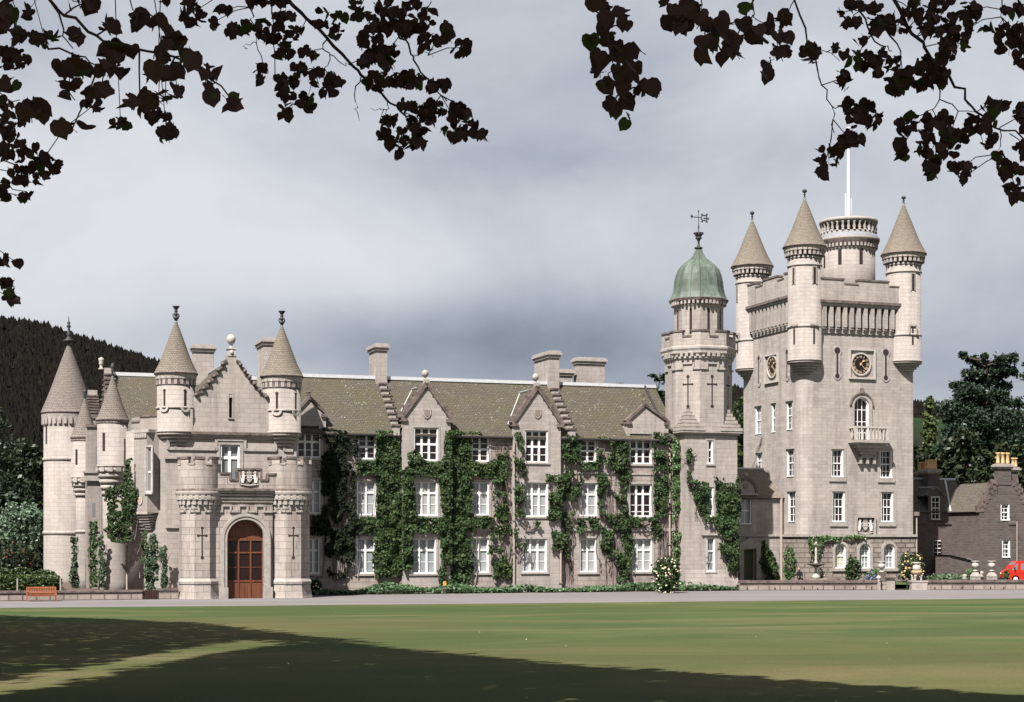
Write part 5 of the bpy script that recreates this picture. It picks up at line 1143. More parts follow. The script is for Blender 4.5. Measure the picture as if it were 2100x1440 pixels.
# ================================================================== LINK BLOCK
LB = KB + 3.1; pK2 = PL(0, LB)
link = thing('link_block', 'low granite block with slate roof and Tudor doorway, between the two tall towers', 'castle wing', W(aof(1565, LB), LB, 0))
def build_link():
    p = pK2; s0, s1 = p.S(1480), KA - .02; ze = p.Z(1570, 1021); zst = p.Z(1570, 1098)
    w = p.rc(1516, 1020, 1541, 1075); door = p.rc(1524, 1128, 1545, 1190); door = (door[0], door[1], 0, door[3])
    m = MB(); m.wall(p, s0, s1, 0, ze, [w, door], .3); m.pbox(p, s0, s1, -.02, .12, zst - .09, zst + .09, 1); m.pbox(p, s0, s1, -.02, .18, ze - .14, ze, 2); surround(m, p, w, .12, .03, 1)
    # curved pediment over the window
    sc = (w[0] + w[1]) / 2; r = p.S(1552) - p.S(1530); zz = p.Z(1528, 1012)
    m.plate(p, [(sc + r * math.cos(math.pi * k / 14), zz + r * 1.25 * math.sin(math.pi * k / 14)) for k in range(15)], -.5, .10, 0)
    for k in range(14):
        c0, c1 = math.pi * k / 14, math.pi * (k + 1) / 14; f = lambda rr, c: (sc + rr * math.cos(c), zz + rr * 1.25 * math.sin(c)); m.plate(p, [f(r - .12, c0), f(r + .08, c0), f(r + .08, c1), f(r - .12, c1)], -.5, .2, 2)
    m.pbox(p, sc - r - .1, sc + r + .1, -.3, .2, zz - .15, zz + .02, 1)
    m.ball(p.P(sc, .1, zz + r * 1.25 + .3), .2, 8, 6, 1); m.pbox(p, sc - .12, sc + .12, -.1, .12, zz + r * 1.2, zz + r * 1.25 + .2, 1)
    # Tudor door surround
    for sd, x in ((-1, door[0] - .5), (1, door[1] + .1)): m.pbox(p, x, x + .4, -.02, .35, 0, door[3] + .2, 1)
    m.plate(p, [(door[0] - .5, door[3] + .1), (door[1] + .5, door[3] + .1), (door[1] + .5, door[3] + .55), ((door[0] + door[1]) / 2, door[3] + 1.0), (door[0] - .5, door[3] + .55)], -.02, .4, 1)
    m.build('wall', [STONE_T, TRIM, TRIM_D], link)  # paler stone stands in for light bounced into this shaded block
    window(link, p, w, 2, (.5,), (), GLASS_B, .26, fw=.1, mw=.09, vb=1)
    d = MB(); d.pbox(p, door[0], door[1], -.3, -.22, 0, door[3])
    for k in range(1, 5): x = door[0] + (door[1] - door[0]) * k / 5; d.pbox(p, x - .015, x + .015, -.22, -.2, .05, door[3])
    d.build('door', GREENPAINT, link)
    pr = PL(0, LB + 3.2); zr = pr.Z(1545, 962); sr0, sr1 = pr.S(1500), pr.S(1566)
    r = MB(); r.face([p.P(s0, .25, ze), p.P(s1, .25, ze), (sr1, LB + 3.2, zr), (sr0, LB + 3.2, zr)]); r.face([p.P(s1, .25, ze), (s1, LB + 6.4, ze), (sr1, LB + 3.2, zr)]); r.face([(s1, LB + 6.4, ze), p.P(s0, -6.4, ze), (sr0, LB + 3.2, zr), (sr1, LB + 3.2, zr)])
    rf = r.build('roof', SLATE_C, link); k = MB(); k.tube([(sr0, LB + 3.2, zr + .03), (sr1, LB + 3.2, zr + .03)], .1, 6); k.build('ridge_lead', LEAD, rf)  # paler slates brighten the shaded roof through colour
    m = MB(); shield(m, p, sc, zz + r_sh(r), .4, .5, .1, .17); m.build('shield', PIPE, link)
    a = KA - .35; m = MB(); m.tube([(a, LB - .14, .3), (a, LB - .14, ze)], .06, 6); m.build('drainpipe', PIPE, link)
def r_sh(r): return .55
build_link()

# ================================================================== SERVICE COTTAGES (right)
cot = thing('service_cottage', 'dark granite service cottage with slate roof and yellow chimney pots, right of the clock tower', 'cottage', W(46, 9, 0))
def build_cottage():
    GB = 5.0; pg = PL(0, GB); RBk = 9.2; pr = PL(0, RBk)
    aL = pg.S(2009); aRt = pg.S(2160); ac = pg.S(2062); zap = pg.Z(2062, 985); ze = pg.Z(2009, 1048)
    w1, w2 = pg.rc(2052, 1034, 2071, 1068), pg.rc(2055, 1108, 2072, 1144)
    m = MB(); m.wall(pg, aL, aRt, 0, ze, [w1, w2], .25)
    # gable above eaves with raised crow steps
    aRg = 2 * ac - aL
    xl, xr, zt2 = w1[0] - .25, w1[1] + .25, w1[3] + .2; sl = lambda x: ze + (zap - ze) * min(1, (min(x, 2 * ac - x) - aL) / (ac - .9 - aL))
    m.wall(pg, xl, xr, ze, zt2, [w1], .25)
    m.plate(pg, [(aL, ze), (xl, ze), (xl, sl(xl))], -.4, 0); m.plate(pg, [(xr, ze), (aRg, ze), (xr, sl(xr))], -.4, 0); m.plate(pg, [(xl, zt2), (xr, zt2), (xr, sl(xr)), (ac + .9, zap), (ac - .9, zap)] + ([(xl, sl(xl))] if xl < ac - .9 else []), -.4, 0)
    n = 7
    for k in range(n):
        for sd in (-1, 1):
            f = (k + .5) / n; x = ac + sd * (.9 + (ac - aL - .9) * (1 - f)); z = ze + (zap - ze) * f; m.pbox(pg, x - .28, x + .28, -.42, .04, z - .3, z + .28, 1)
    m.face([(aL, GB, 0), (aL, RBk, 0), (aL, RBk, ze), (aL, GB, ze)])
    r0 = pr.S(1880); m.wall(pr, r0 - 2, aL, 0, ze, [], .2)
    wd = [pr.rc(1911, 1020, 1927, 1065), pr.rc(1913, 1108, 1929, 1141)]
    # dormer front
    pd = PL(0, RBk - .12); o = pd.rc(1910, 1018, 1928, 1066); sc = (o[0] + o[1]) / 2; hw = (o[1] - o[0]) / 2 + .3; m.wall(pd, sc - hw, sc + hw, o[2] - .15, o[3] + .1, [o], .12)
    zA = pd.Z(1918, 1000); m.plate(pd, [(sc - hw - .1, o[3] + .1), (sc + hw + .1, o[3] + .1), (sc, zA)], -.3, .0, 0); m.strip(pd, (sc - hw - .2, o[3] + .05), (sc, zA + .08), .18, -.35, .12, 1); m.strip(pd, (sc + hw + .2, o[3] + .05), (sc, zA + .08), .18, -.35, .12, 1)
    m.pbox(pr, r0, aL, -.02, .1, pr.Z(1930, 1074) - .06, pr.Z(1930, 1074) + .06, 1)
    m.build('wall', [STONE_D, TRIM_D], cot)
    window(cot, pd, o, 2, (.5,), (.25, .75), GLASS_D, .12, fw=.1, mw=.09, bw=.05, vb=1); window(cot, pr, wd[1], 2, (.5,), (.25, .75), GLASS_D, .1 * -1 + .0, fw=.1, mw=.09, bw=.05, vb=1)
    for w in (w1, w2): window(cot, pg, w, 2, (.5,), (.25, .75), GLASS_D, .22, fw=.13, mw=.1, bw=.05, vb=1)
    # roofs
    zr = zap - .15; r = MB()
    r.face([(aL - .2, GB + .3, ze - .05), (aL - .2, RBk + 4, ze - .05), (ac, RBk + 4, zr), (ac, GB + .3, zr)]); r.face([(aRg + .2, GB + .3, ze - .05), (aRg + .2, RBk + 4, ze - .05), (ac, RBk + 4, zr), (ac, GB + .3, zr)])
    zr2 = PL(0, RBk + 3.4).Z(1930, 984); r.face([(r0 - 2, RBk - .2, ze - .05), (ac, RBk - .2, ze - .05), (ac, RBk + 3.4, zr2), (r0 - 2, RBk + 3.4, zr2)]); r.face([(r0 - 2, RBk + 7, ze - .05), (ac, RBk + 7, ze - .05), (ac, RBk + 3.4, zr2), (r0 - 2, RBk + 3.4, zr2)])
    r.face([(sc - hw - .2, RBk - .1, o[3] + .02), (sc, RBk - .1, zA), (sc, RBk + 2.5, zA), (sc - hw - .2, RBk + 2.0, o[3] + .02)]); r.face([(sc + hw + .2, RBk - .1, o[3] + .02), (sc, RBk - .1, zA), (sc, RBk + 2.5, zA), (sc + hw + .2, RBk + 2.0, o[3] + .02)])
    rf = r.build('roof', SLATE_D, cot)
    k = MB(); k.tube([(r0 - 2, RBk + 3.4, zr2 + .04), (ac, RBk + 3.4, zr2 + .04)], .12, 6); k.tube([(aL - .15, RBk - .1, ze), (aL + 1.5, RBk + 3.3, zr2)], .10, 5); k.tube([(sc, RBk + .2, zA + .03), (sc, RBk + 2.5, zA + .03)], .09, 5); k.build('ridge_lead', LEAD, rf)
    # chimneys with pots
    chimney(cot, GB - .05, 2039, 2046, 2074, 951, zap - .4, STONE_D, 3, .95, .45, 'front gable chimney with yellow pots'); chimney(cot, GB + .9, 2072, 2075, 2088, 958, zap - 1.2, STONE_D, 2, .8, .4)
    chimney(cot, RBk + 2.2, 1892, 1903, 1927, 962, ze + 1, STONE_D, 5, .85, .4, 'rear chimney with a row of yellow pots'); chimney(cot, RBk + 3.9, 1880, 1884, 1900, 966, ze + 1, STONE_D, 2, .8, .35)
    for px, pl, y0, y1, t in ((2083.5, pg, 1070, 1200, .15),):
        s, z = pl.at(px, y0); m = MB(); P0 = pl.P(s, t, .2); P1 = pl.P(s, t, z); m.tube([P0, P1], .045, 6); q = pl.P(pl.S(2066), t, z - .05); m.tube([P1[:2] + (z - .05,), q], .035, 5); m.build('drainpipe', PIPE, cot)
build_cottage()
def build_shed():
    b = 6.2; p = PL(0, b); s0, s1 = p.S(1948), p.S(2001); zl, zr = p.Z(1975, 1140), p.Z(1998, 1152); sh = thing('lean_to_shed', 'dark lean-to shed with a pale rooflight against the cottage wall', 'shed', W((s0 + s1) / 2, b + 1, .4))
    m = MB(); m.face([p.P(s0, 0, 0), p.P(s1, 0, 0), p.P(s1, 0, zr), p.P(s0, 0, zl)]); m.face([p.P(s1, 0, 0), p.P(s1, -2.2, 0), p.P(s1, -2.2, zr), p.P(s1, 0, zr)]); m.face([p.P(s0, 0, 0), p.P(s0, -2.2, 0), p.P(s0, -2.2, zl), p.P(s0, 0, zl)]); m.build('wall', STONE_D, sh)
    r = MB(); r.face([p.P(s0 - .1, .15, zl + .08), p.P(s1 + .15, .15, zr + .02), p.P(s1 + .15, -2.3, zr + .02), p.P(s0 - .1, -2.3, zl + .08)]); ro = r.build('roof', SLATE_D, sh)
    x0, x1 = p.S(1981), p.S(1995); f = lambda x: zl + .09 + (zr - zl) * (x - s0) / (s1 - s0)
    g = MB(); g.face([p.P(x0, .05, f(x0)), p.P(x1, .05, f(x1)), p.P(x1, -1.6, f(x1) + .12), p.P(x0, -1.6, f(x0) + .12)]); g.face([p.P(x0, .05, f(x0) - .02), p.P(x1, .05, f(x1) - .02), p.P(x1, .05, f(x1)), p.P(x0, .05, f(x0))]); g.build('rooflight', LEAD, ro)
build_shed()
# ================================================================== GROUND
BE = -24.3                              # far edge of the lawn, in castle depth
def gz(b):
    x = (BE - b) / 93.7
    if x <= 0: return 0.0
    return 2.4 * (math.sqrt(x * x + .0009) - .03) if x < 1.25 else 2.93
def gxy(x, y): return gz(-x * si + (y - D0) * co)
def lawn_mat():
    n = NT('mown_summer_grass'); p = n.pos((1, 1, 1), -TH)
    st = n.noise(n.pos((.045, .11, 1), -TH), 1.0, 7, .62, 1.2); pa = n.noise(n.pos((.055, .09, 1), -TH - .12), 1.0, 6, .62, .6); fi = n.noise(p, .9, 8, .78); bl = n.noise(p, 18, 3, .75); mow = n.noise(n.pos((.004, .62, 1), -TH + .05), 1.0, 2, .5, .25)
    g = n.ramp(st, [(.36, (.032, .060, .019)), (.48, (.053, .075, .026)), (.58, (.084, .087, .039)), (.70, (.130, .108, .058))])
    g = n.mix(n.math('MULTIPLY', n.ramp(pa, [(.47, 0), (.58, 1)]), .80), g, (.032, .054, .018)); g = n.mix(n.math('MULTIPLY', n.ramp(mow, [(.42, 0), (.58, 1)]), .13), g, (.074, .070, .029))
    g = n.mix(n.math('MULTIPLY', n.ramp(fi, [(.42, 0), (.68, 1)]), .42), g, (.080, .074, .034)); g = n.mix(n.ramp(bl, [(.32, .6), (.58, 0)]), g, (.020, .027, .009))
    q = n.N.new('ShaderNodeVectorMath'); q.operation = 'LENGTH'; mp = n.N.new('ShaderNodeMapping'); mp.inputs['Location'].default_value = (.95, -2.5, 0); mp.inputs['Scale'].default_value = (.068, .043, 0); n.L.new(n.pos(), mp.inputs[0]); n.L.new(mp.outputs[0], q.inputs[0])
    dry = n.math('ADD', q.outputs['Value'], n.math('MULTIPLY', n.math('SUBTRACT', fi, .5), 1.1)); g = n.mix(n.ramp(dry, [(.35, .50), (1.1, 0)]), g, (.088, .064, .032))      # a parched rise on the left
    q2 = n.N.new('ShaderNodeVectorMath'); q2.operation = 'LENGTH'; mp2 = n.N.new('ShaderNodeMapping'); mp2.inputs['Location'].default_value = (-.08, -.44, 0); mp2.inputs['Scale'].default_value = (.030, .024, 0); n.L.new(n.pos(), mp2.inputs[0]); n.L.new(mp2.outputs[0], q2.inputs[0])
    wear_and_shade = n.math('ADD', q2.outputs['Value'], n.math('MULTIPLY', n.math('SUBTRACT', fi, .5), .9)); g = n.mix(n.ramp(wear_and_shade, [(.40, .26), (.85, 0)]), g, (.082, .056, .027))      # straw-brown turf, partly the limes' shade put into the lawn colour
    return n.out(g, .95, bl, .02, .05)
LAWN = lawn_mat()
def field_mat():
    n = NT('rough_grass'); f = n.noise(n.pos(), .25, 5, .6); return n.out(n.ramp(f, [(.35, (.036, .055, .017)), (.65, (.065, .088, .03))]), .95, None, spec=.05)
ROUGH = field_mat()
def gravel():
    n = NT('grey_pink_gravel'); f = n.noise(n.pos((.05, .35, 1), -TH), 1.0, 5, .65); g = n.noise(n.pos(), 7, 4, .75)
    col = n.ramp(f, [(.35, (.118, .106, .106)), (.65, (.165, .152, .150))]); col = n.mix(n.ramp(g, [(.35, .5), (.6, 0)]), col, (.08, .07, .07)); return n.out(col, .95, g, .01, .1)
GRAVEL = gravel()
def earth():
    n = NT('bare_soil'); f = n.noise(n.pos(), 1.5, 5, .7); return n.out(n.ramp(f, [(.3, (.05, .036, .03)), (.7, (.12, .09, .075))]), .95, f, .03, .05)
SOIL = earth()
def build_ground():
    A = sorted(set([-4000, -2200, -1200, -600] + list(range(-320, 321, 8)) + [600, 1200, 2200, 4000]))
    B = sorted(set([-2500, -1200, -600, -350, -260, -220] + [round(-200 + 2.0 * k, 2) for k in range(88)] + [BE, BE + .01, -10, 60, 200, 600, 1500, 3500, 6500]))
    m = MB(); K = len(A)
    for b in B:
        for a in A: m.v.append((a, b, gz(b)))
    for j in range(len(B) - 1):
        for i in range(K - 1): m.idx((j * K + i, j * K + i + 1, (j + 1) * K + i + 1, (j + 1) * K + i), 0, None, True)
    structure(m.build('lawn', LAWN))
    d = MB(); n = 400                   # the forecourt, its lawn edge slightly irregular
    for k in range(n):
        a0, a1 = -140 + 280 * k / n, -140 + 280 * (k + 1) / n; e = lambda a: -20.9 - .095 * (a + 3) + .30 * noise.noise((a * .15, 1, 0)) + .18 * noise.noise((a * 1.3, 4, 0))
        d.face([(a0, e(a0), .006), (a1, e(a1), .006), (a1, 1.0, .006), (a0, 1.0, .006)])
    structure(d.build('gravel_drive', GRAVEL))
    e = MB(); pts = [(A0 + 6, -2.4), (aof(1510, -1), -2.6), (aof(1510, -1), .0), (A0 + 6, 0)]; e.face([(a, b, .012) for a, b in pts]); structure(e.build('flower_bed_soil', SOIL))
    g = MB(); g.face([(-90, -6.5, .5), (-26.4, -6.5, .5), (-26.4, 40, .5), (-90, 40, .5)]); structure(g.build('west_garden_ground', SOIL))
    t = MB(); w0, w1 = TW.P(TW.S(1517), -.3, .42), TW.P(TW.S(2400), -.3, .42); t.face([w0, w1, (90, 14, .42), (w0[0], 14, .42)]); structure(t.build('terrace_ground', ROUGH))
a1_, a2_ = world_at(1517, HY, 128.6), world_at(2160, HY, 131.0)
def to_local(v): return (v.x * co + (v.y - D0) * si, -v.x * si + (v.y - D0) * co)
l1, l2 = to_local(a1_), to_local(a2_)
TW = PL(l1[0], l1[1], math.atan2(l2[1] - l1[1], l2[0] - l1[0]))      # the terrace wall's front face
build_ground()

# ------------------------------------------------------------------ hill and forest
def interp(x, T):
    if x <= T[0][0]: return T[0][1]
    for (x0, y0), (x1, y1) in zip(T, T[1:]):
        if x <= x1: return y0 + (y1 - y0) * (x - x0) / (x1 - x0)
    return T[-1][1]
HT = [(-700, 610), (-300, 640), (0, 662), (100, 676), (330, 748), (430, 772), (560, 800), (800, 845), (1200, 845), (1500, 812), (1700, 822), (1860, 838), (1960, 842), (2100, 858), (2600, 870)]
def hill_z(X, Y):
    px = CX + X / 1200 * F; top = (HY - interp(px, HT)) / F * 1200 + H
    t = (Y - 420) / 780
    if t <= 0: return -1.0
    return top * (t if t < 1 else max(.3, 1 - (t - 1) * .8)) + 5 * noise.noise((X * .006, Y * .006, 0)) * min(1, t * 3)
def hill_mat():
    n = NT('hillside'); g = n.N.new('ShaderNodeNewGeometry'); s = n.N.new('ShaderNodeSeparateXYZ'); n.L.new(g.outputs['Position'], s.inputs[0])
    f = n.noise(n.pos(), .03, 4, .6); m = n.ramp(n.math('MULTIPLY', n.math('SUBTRACT', s.outputs['X'], 190.0), .02), [(0.0, 0), (1.0, 1)])
    return n.out(n.mix(m, (.012, .014, .009), n.ramp(f, [(.35, (.011, .021, .009)), (.65, (.018, .032, .013))])), .95, None, spec=.02)
def build_hill():
    m = MB(False); xs = list(range(-900, 901, 20)); ys = list(range(420, 1900, 30)); K = len(xs)
    for y in ys:
        for x in xs: m.v.append((x, y, hill_z(x, y)))
    for j in range(len(ys) - 1):
        for i in range(K - 1): m.idx((j * K + i, j * K + i + 1, (j + 1) * K + i + 1, (j + 1) * K + i), 0, [(0, 0)] * 4, True)
    structure(m.build('hill', hill_mat()))
    rng = np.random.default_rng(5); V = []; n = 0
    tris = []
    for _ in range(50000):
        Y = rng.uniform(450, 1230); X = rng.uniform(-.50, .42) * Y
        if X > .165 * Y and (640 < Y < 1060): continue
        if .03 * Y < X < .11 * Y and rng.random() < .6: continue
        z = hill_z(X, Y); h = rng.uniform(5.5, 8.5) * (1.0 if X < .165 * Y else .9); w = h * rng.uniform(.40, .55); broad = rng.random() < (.15 if X < 0 else .5)
        if broad: w *= 1.7; h *= .8
        for k, (f0, f1, ww) in enumerate(((.0, .75, 1.0), (.4, 1.0, .6))):
            ph = rng.uniform(0, 6.28); top = (X + rng.normal(0, .2), Y, z + h * f1 * (1 if not broad else .95))
            ring = [(X + w * ww * math.cos(ph + q * 1.2566) * rng.uniform(.7, 1.2), Y + w * ww * math.sin(ph + q * 1.2566) * rng.uniform(.7, 1.2), z + h * f0 + rng.uniform(-.6, .6)) for q in range(5)]
            for q in range(5): tris.append((ring[q], ring[(q + 1) % 5], top))
    f = MB(False); f.quads(np.array(tris)); o = f.build('forest', leafm('cloud_darkened_forest', (.0065, .0060, .0055), (.0135, .0122, .0098), .0, None, .02, .95)); tag(o, 'dark conifer forest covering the hill behind the castle', 'forest', None, 'stuff')  # cloud shadow over the hill is put into these near-black colours
build_hill()

# ================================================================== FOLIAGE
def leaf_cloud(rng, P, s0, s1, up=.3, out=None, aspect=.6, droop=0.0):
    """one rhombic leaf per point"""
    N = len(P); n = rng.normal(0, 1, (N, 3)); n[:, 2] += up * 2
    if out is not None: n += out * 1.6
    n /= np.linalg.norm(n, axis=1)[:, None] + 1e-9
    r = rng.normal(0, 1, (N, 3)); r[:, 2] -= droop * 2
    t = r - n * np.sum(r * n, 1)[:, None]; t /= np.linalg.norm(t, axis=1)[:, None] + 1e-9
    b = np.cross(n, t); s = rng.uniform(s0, s1, N)[:, None]
    return np.stack([P - t * s, P + b * s * aspect - t * s * .15, P + t * s, P - b * s * aspect - t * s * .15], 1)
def limb(m, p, q, r0, r1, rng, n=5, wob=.12):
    p, q = Vector(p), Vector(q); d = (q - p).length; pts = []
    for k in range(n + 1):
        f = k / n; v = p.lerp(q, f)
        if 0 < k < n: v = v + Vector(rng.normal(0, 1, 3)) * d * wob * .4
        pts.append(tuple(v))
    m.tube(pts, [r0 + (r1 - r0) * k / n for k in range(n + 1)], 7); return pts
def tree(name, label, x, y, z0, h, rad, mat, seed, group=None, kind='round', clumps=60, per=60, ls=(.18, .34), trunk=.35, base=.25, bias=None, cat='tree'):
    """a tapered trunk with limbs out to clumps of small leaves"""
    rng = np.random.default_rng(seed); th = thing(name, label, cat, (x, y, z0), group)
    tm = MB(False); cm = MB(False); top = (x + rng.normal(0, rad * .05), y, z0 + h * (.82 if kind == 'round' else .97))
    limb(tm, (x, y, z0 - .3), top, trunk, trunk * .18, rng, 8, .03)
    P = []; S = []
    for k in range(clumps):
        if kind == 'round':
            u = rng.normal(0, 1, 3); u /= np.linalg.norm(u); rr = rng.uniform(.45, 1.0) ** .6
            c = np.array([x + u[0] * rad * rr, y + u[1] * rad * rr, z0 + h * (base + (1 - base) * (.5 + .5 * u[2] * rr))]); cr = rad * rng.uniform(.16, .30); fl = .75
        elif kind == 'cone':
            f = rng.uniform(0, 1) ** 1.25; a = rng.uniform(0, 6.283); rr = rad * (1 - f) ** .85 * rng.uniform(.55, 1.05)
            c = np.array([x + rr * math.cos(a), y + rr * math.sin(a), z0 + h * (base + (1 - base) * f) - rr * .25]); cr = rad * (.14 + .2 * (1 - f)); fl = .6
        else:                                     # layered
            L = 9; l = rng.integers(0, L); f = (l + rng.normal(0, .30)) / L; f = min(1.0, max(0, f)); a = rng.uniform(0, 6.283); rr = rad * (1 - .62 * max(0, f) ** 1.6) * rng.uniform(.25, 1.12)
            c = np.array([x + rr * math.cos(a), y + rr * math.sin(a), z0 + h * (base + (1 - base) * max(0, f)) + rr * .06]); cr = rad * rng.uniform(.14, .27); fl = rng.uniform(.22, .5)
        n = int(per * rng.uniform(.6, 1.3)); q = rng.normal(0, .5, (n, 3)); q[:, 2] *= fl; P.append(c + q * cr)
        if k % 3 == 0:
            zz = min(max(c[2] - h * .1, z0 + h * base * .7), top[2]); f = (zz - z0) / max(.1, top[2] - z0); limb(tm, (x + (top[0] - x) * f, y, zz), c, trunk * .32 * (1 - f * .6), trunk * .06, rng, 4, .10)
    P = np.concatenate(P); cm.quads(leaf_cloud(rng, P, *ls, up=.35 if kind != 'layer' else .7))
    tm.build('trunk', BARK, th); cm.build('crown', mat, th); return th
def px_tree(name, label, px, ytop, Y, wpx, mat, seed, zb=0.0, **kw):
    p = world_at(px, ytop, Y); return tree(name, label, p.x, Y, zb, p.z - zb, wpx / F * Y, mat, seed, **kw)
FAR = 'trees behind the castle'
def cedar():
    """a big cedar: flat, irregular boughs one above another round a bare upper trunk"""
    Y = 178; rng = np.random.default_rng(11); c = world_at(2020, 1000, Y); th = thing('cedar_tree', 'large dark cedar with layered branches behind the yellow chimney pots', 'tree', (c.x, Y, 0)); tm, cm = MB(False), MB(False); limb(tm, (c.x, Y, -.3), world_at(2024, 742, Y), .75, .12, rng, 9, .01)
    P = []
    for px, py, hw in ((1975, 728, 9), (1994, 737, 14), (2019, 731, 8), (2062, 736, 25), (2078, 731, 10), (2022, 748, 30), (2058, 757, 27), (1997, 766, 26), (2040, 769, 30), (2062, 762, 24), (1968, 790, 22), (2013, 782, 38), (2060, 791, 16), (1995, 802, 38), (2045, 810, 26), (1980, 817, 26), (2022, 824, 38), (2074, 826, 24), (1964, 833, 42), (2013, 838, 50), (1986, 851, 50), (2050, 855, 58), (1957, 861, 24), (2004, 872, 60), (1975, 890, 46), (2040, 882, 60), (2004, 907, 68), (2067, 900, 55), (1950, 922, 38), (2022, 927, 80), (1986, 945, 60), (2060, 950, 60), (2010, 970, 70)):
        d = rng.uniform(-2.2, 2.2) * hw / 40; q = world_at(px, py, Y + d); r = hw / F * Y; slope = (px - 2020) * .0016; n = int(70 + hw * 26)
        a = rng.uniform(0, 6.283, n); f = rng.uniform(0, 1, n) ** .6; x, y = r * f * np.cos(a), r * .8 * f * np.sin(a); z = rng.normal(0, r * .10 + .10, n) - .10 * np.abs(x) + slope * x + .18 * np.array([noise.noise((u * 1.3, v * 1.3, px)) for u, v in zip(x, y)]) * r
        P.append(np.stack([q.x + x, q.y + y, q.z + z], 1)); t = world_at(2022, min(py + 14, 1000), Y); limb(tm, tuple(t), (q.x, q.y, q.z - .1), .16, .04, rng, 4, .04)
    cm.quads(leaf_cloud(rng, np.concatenate(P), .09, .26, up=.5)); tm.build('trunk', BARK, th); cm.build('crown', CEDAR, th)
cedar()
px_tree('cedar_tree', 'dark cedar cut by the right edge of the photo', 2142, 740, 190, 85, CEDAR, 12, kind='layer', clumps=170, per=85, ls=(.18, .38), trunk=.5, base=.1)
px_tree('spruce_tree', 'narrow yellow green spruce beside the clock tower', 1906, 812, 215, 38, SPRUCE, 13, kind='cone', clumps=210, per=55, ls=(.14, .32), trunk=.3, base=.03)
px_tree('pine_tree', 'dark pine top just left of the domed tower', 1352, 752, 205, 42, FIR, 14, group=FAR, kind='layer', clumps=80, per=70, ls=(.16, .34), base=.35)
px_tree('pine_tree', 'small pine top above the slate roof, near the chimneys', 1284, 776, 225, 26, FIR, 15, group=FAR, kind='round', clumps=40, per=60, base=.5)
px_tree('pine_tree', 'small rounded tree top above the roof right of the small pine', 1312, 778, 225, 24, FIR, 16, group=FAR, kind='round', clumps=36, per=60, base=.5)
px_tree('broadleaf_tree', 'green broadleaf tree in the gap between the domed tower and the clock tower', 1513, 800, 195, 60, HEDGE, 17, group=FAR, clumps=110, per=80, ls=(.16, .34), base=.05)
for k, (px, yt, Y, w, lab) in enumerate(((1890, 905, 180, 70, 'dark tree mass behind the cottage roof, beside the clock tower'), (1975, 880, 172, 62, 'dark broadleaf tree below the cedar, between the cottage chimneys'), (2090, 880, 168, 62, 'dark broadleaf tree right of the front chimney'))):
    px_tree('broadleaf_tree', lab, px, yt, Y, w, BROAD, 20 + k, group='dark trees behind the cottage', clumps=110, per=85, ls=(.18, .4), base=.02)
for k, (px, yt, Y, w, m_, lab) in enumerate(((-40, 830, 215, 95, BROAD, 'dark broadleaf tree cut by the left edge of the photo'), (62, 905, 190, 55, BROAD, 'dark tree close behind the round tower, taller than the silvery one'), (10, 975, 172, 52, FIR, 'dark tree rising directly behind the silvery tree'), (150, 880, 240, 60, BROAD, 'dark tree hidden behind the round tower'))):
    px_tree('broadleaf_tree', lab, px, yt, Y, w, m_, 30 + k, group='dark trees left of the castle', clumps=150, per=90, ls=(.16, .36), base=.02)
px_tree('silvery_tree', 'small tree with silvery green leaves left of the round tower', 44, 1033, 150, 52, WHITEBEAM, 40, zb=.5, clumps=95, per=75, ls=(.10, .22), trunk=.14, base=.32)
def shrub(name, label, px, y0, y1, Y, wpx, mat, seed, zb, n=700, ls=(.07, .15), flowers=0, fmat=None, cat='shrub', fs=.075, depth=None, group=None):
    c = world_at(px, y1, Y); z1 = c.z; rng = np.random.default_rng(seed); w = wpx / 2 / F * Y; th = thing(name, label, cat, (c.x, Y, zb), group)
    u = rng.normal(0, 1, (n, 3)); u /= np.linalg.norm(u, axis=1)[:, None]; rr = rng.uniform(.35, 1.0, n)[:, None] ** .6
    bumps = np.array([1 + .35 * noise.noise((v[0] * 2.2 + seed, v[1] * 2.2, v[2] * 2.2)) for v in u])[:, None]
    P = np.array([c.x, Y, zb + (z1 - zb) * .5]) + u * rr * bumps * np.array([w, depth or w * .8, (z1 - zb) * .55]); P = P[P[:, 2] > zb - .1]
    m = MB(False); m.quads(leaf_cloud(rng, P, *ls, up=.3)); m.build('foliage', mat, th)
    s = MB(False)
    for k in range(5): limb(s, (c.x + rng.normal(0, .08), Y + rng.normal(0, .08), zb - .05), (c.x + rng.normal(0, w * .5), Y + rng.normal(0, w * .4), zb + (z1 - zb) * .7), .03, .01, rng, 4, .08)
    s.build('stem', BARK, th)
    if flowers:
        f = MB(False)
        for k in range(flowers):
            v = rng.normal(0, 1, 3); v[1] = -abs(v[1]) - .3; v /= np.linalg.norm(v); q = np.array([c.x, Y, zb + (z1 - zb) * .5]) + v * np.array([w, w * .85, (z1 - zb) * .55]); r = fs * rng.uniform(.7, 1.3)
            if k == 0: f.ball((c.x, Y, zb), (fs, fs, fs * .8), 7, 5); fo = f.build('flower', fmat, th)
            else: fo = fo.copy(); C.objects.link(fo); fo.parent = th
            fo.location = tuple(np.array(q) - np.array([c.x, Y, zb])); fo.scale = (r / fs,) * 3
    return th

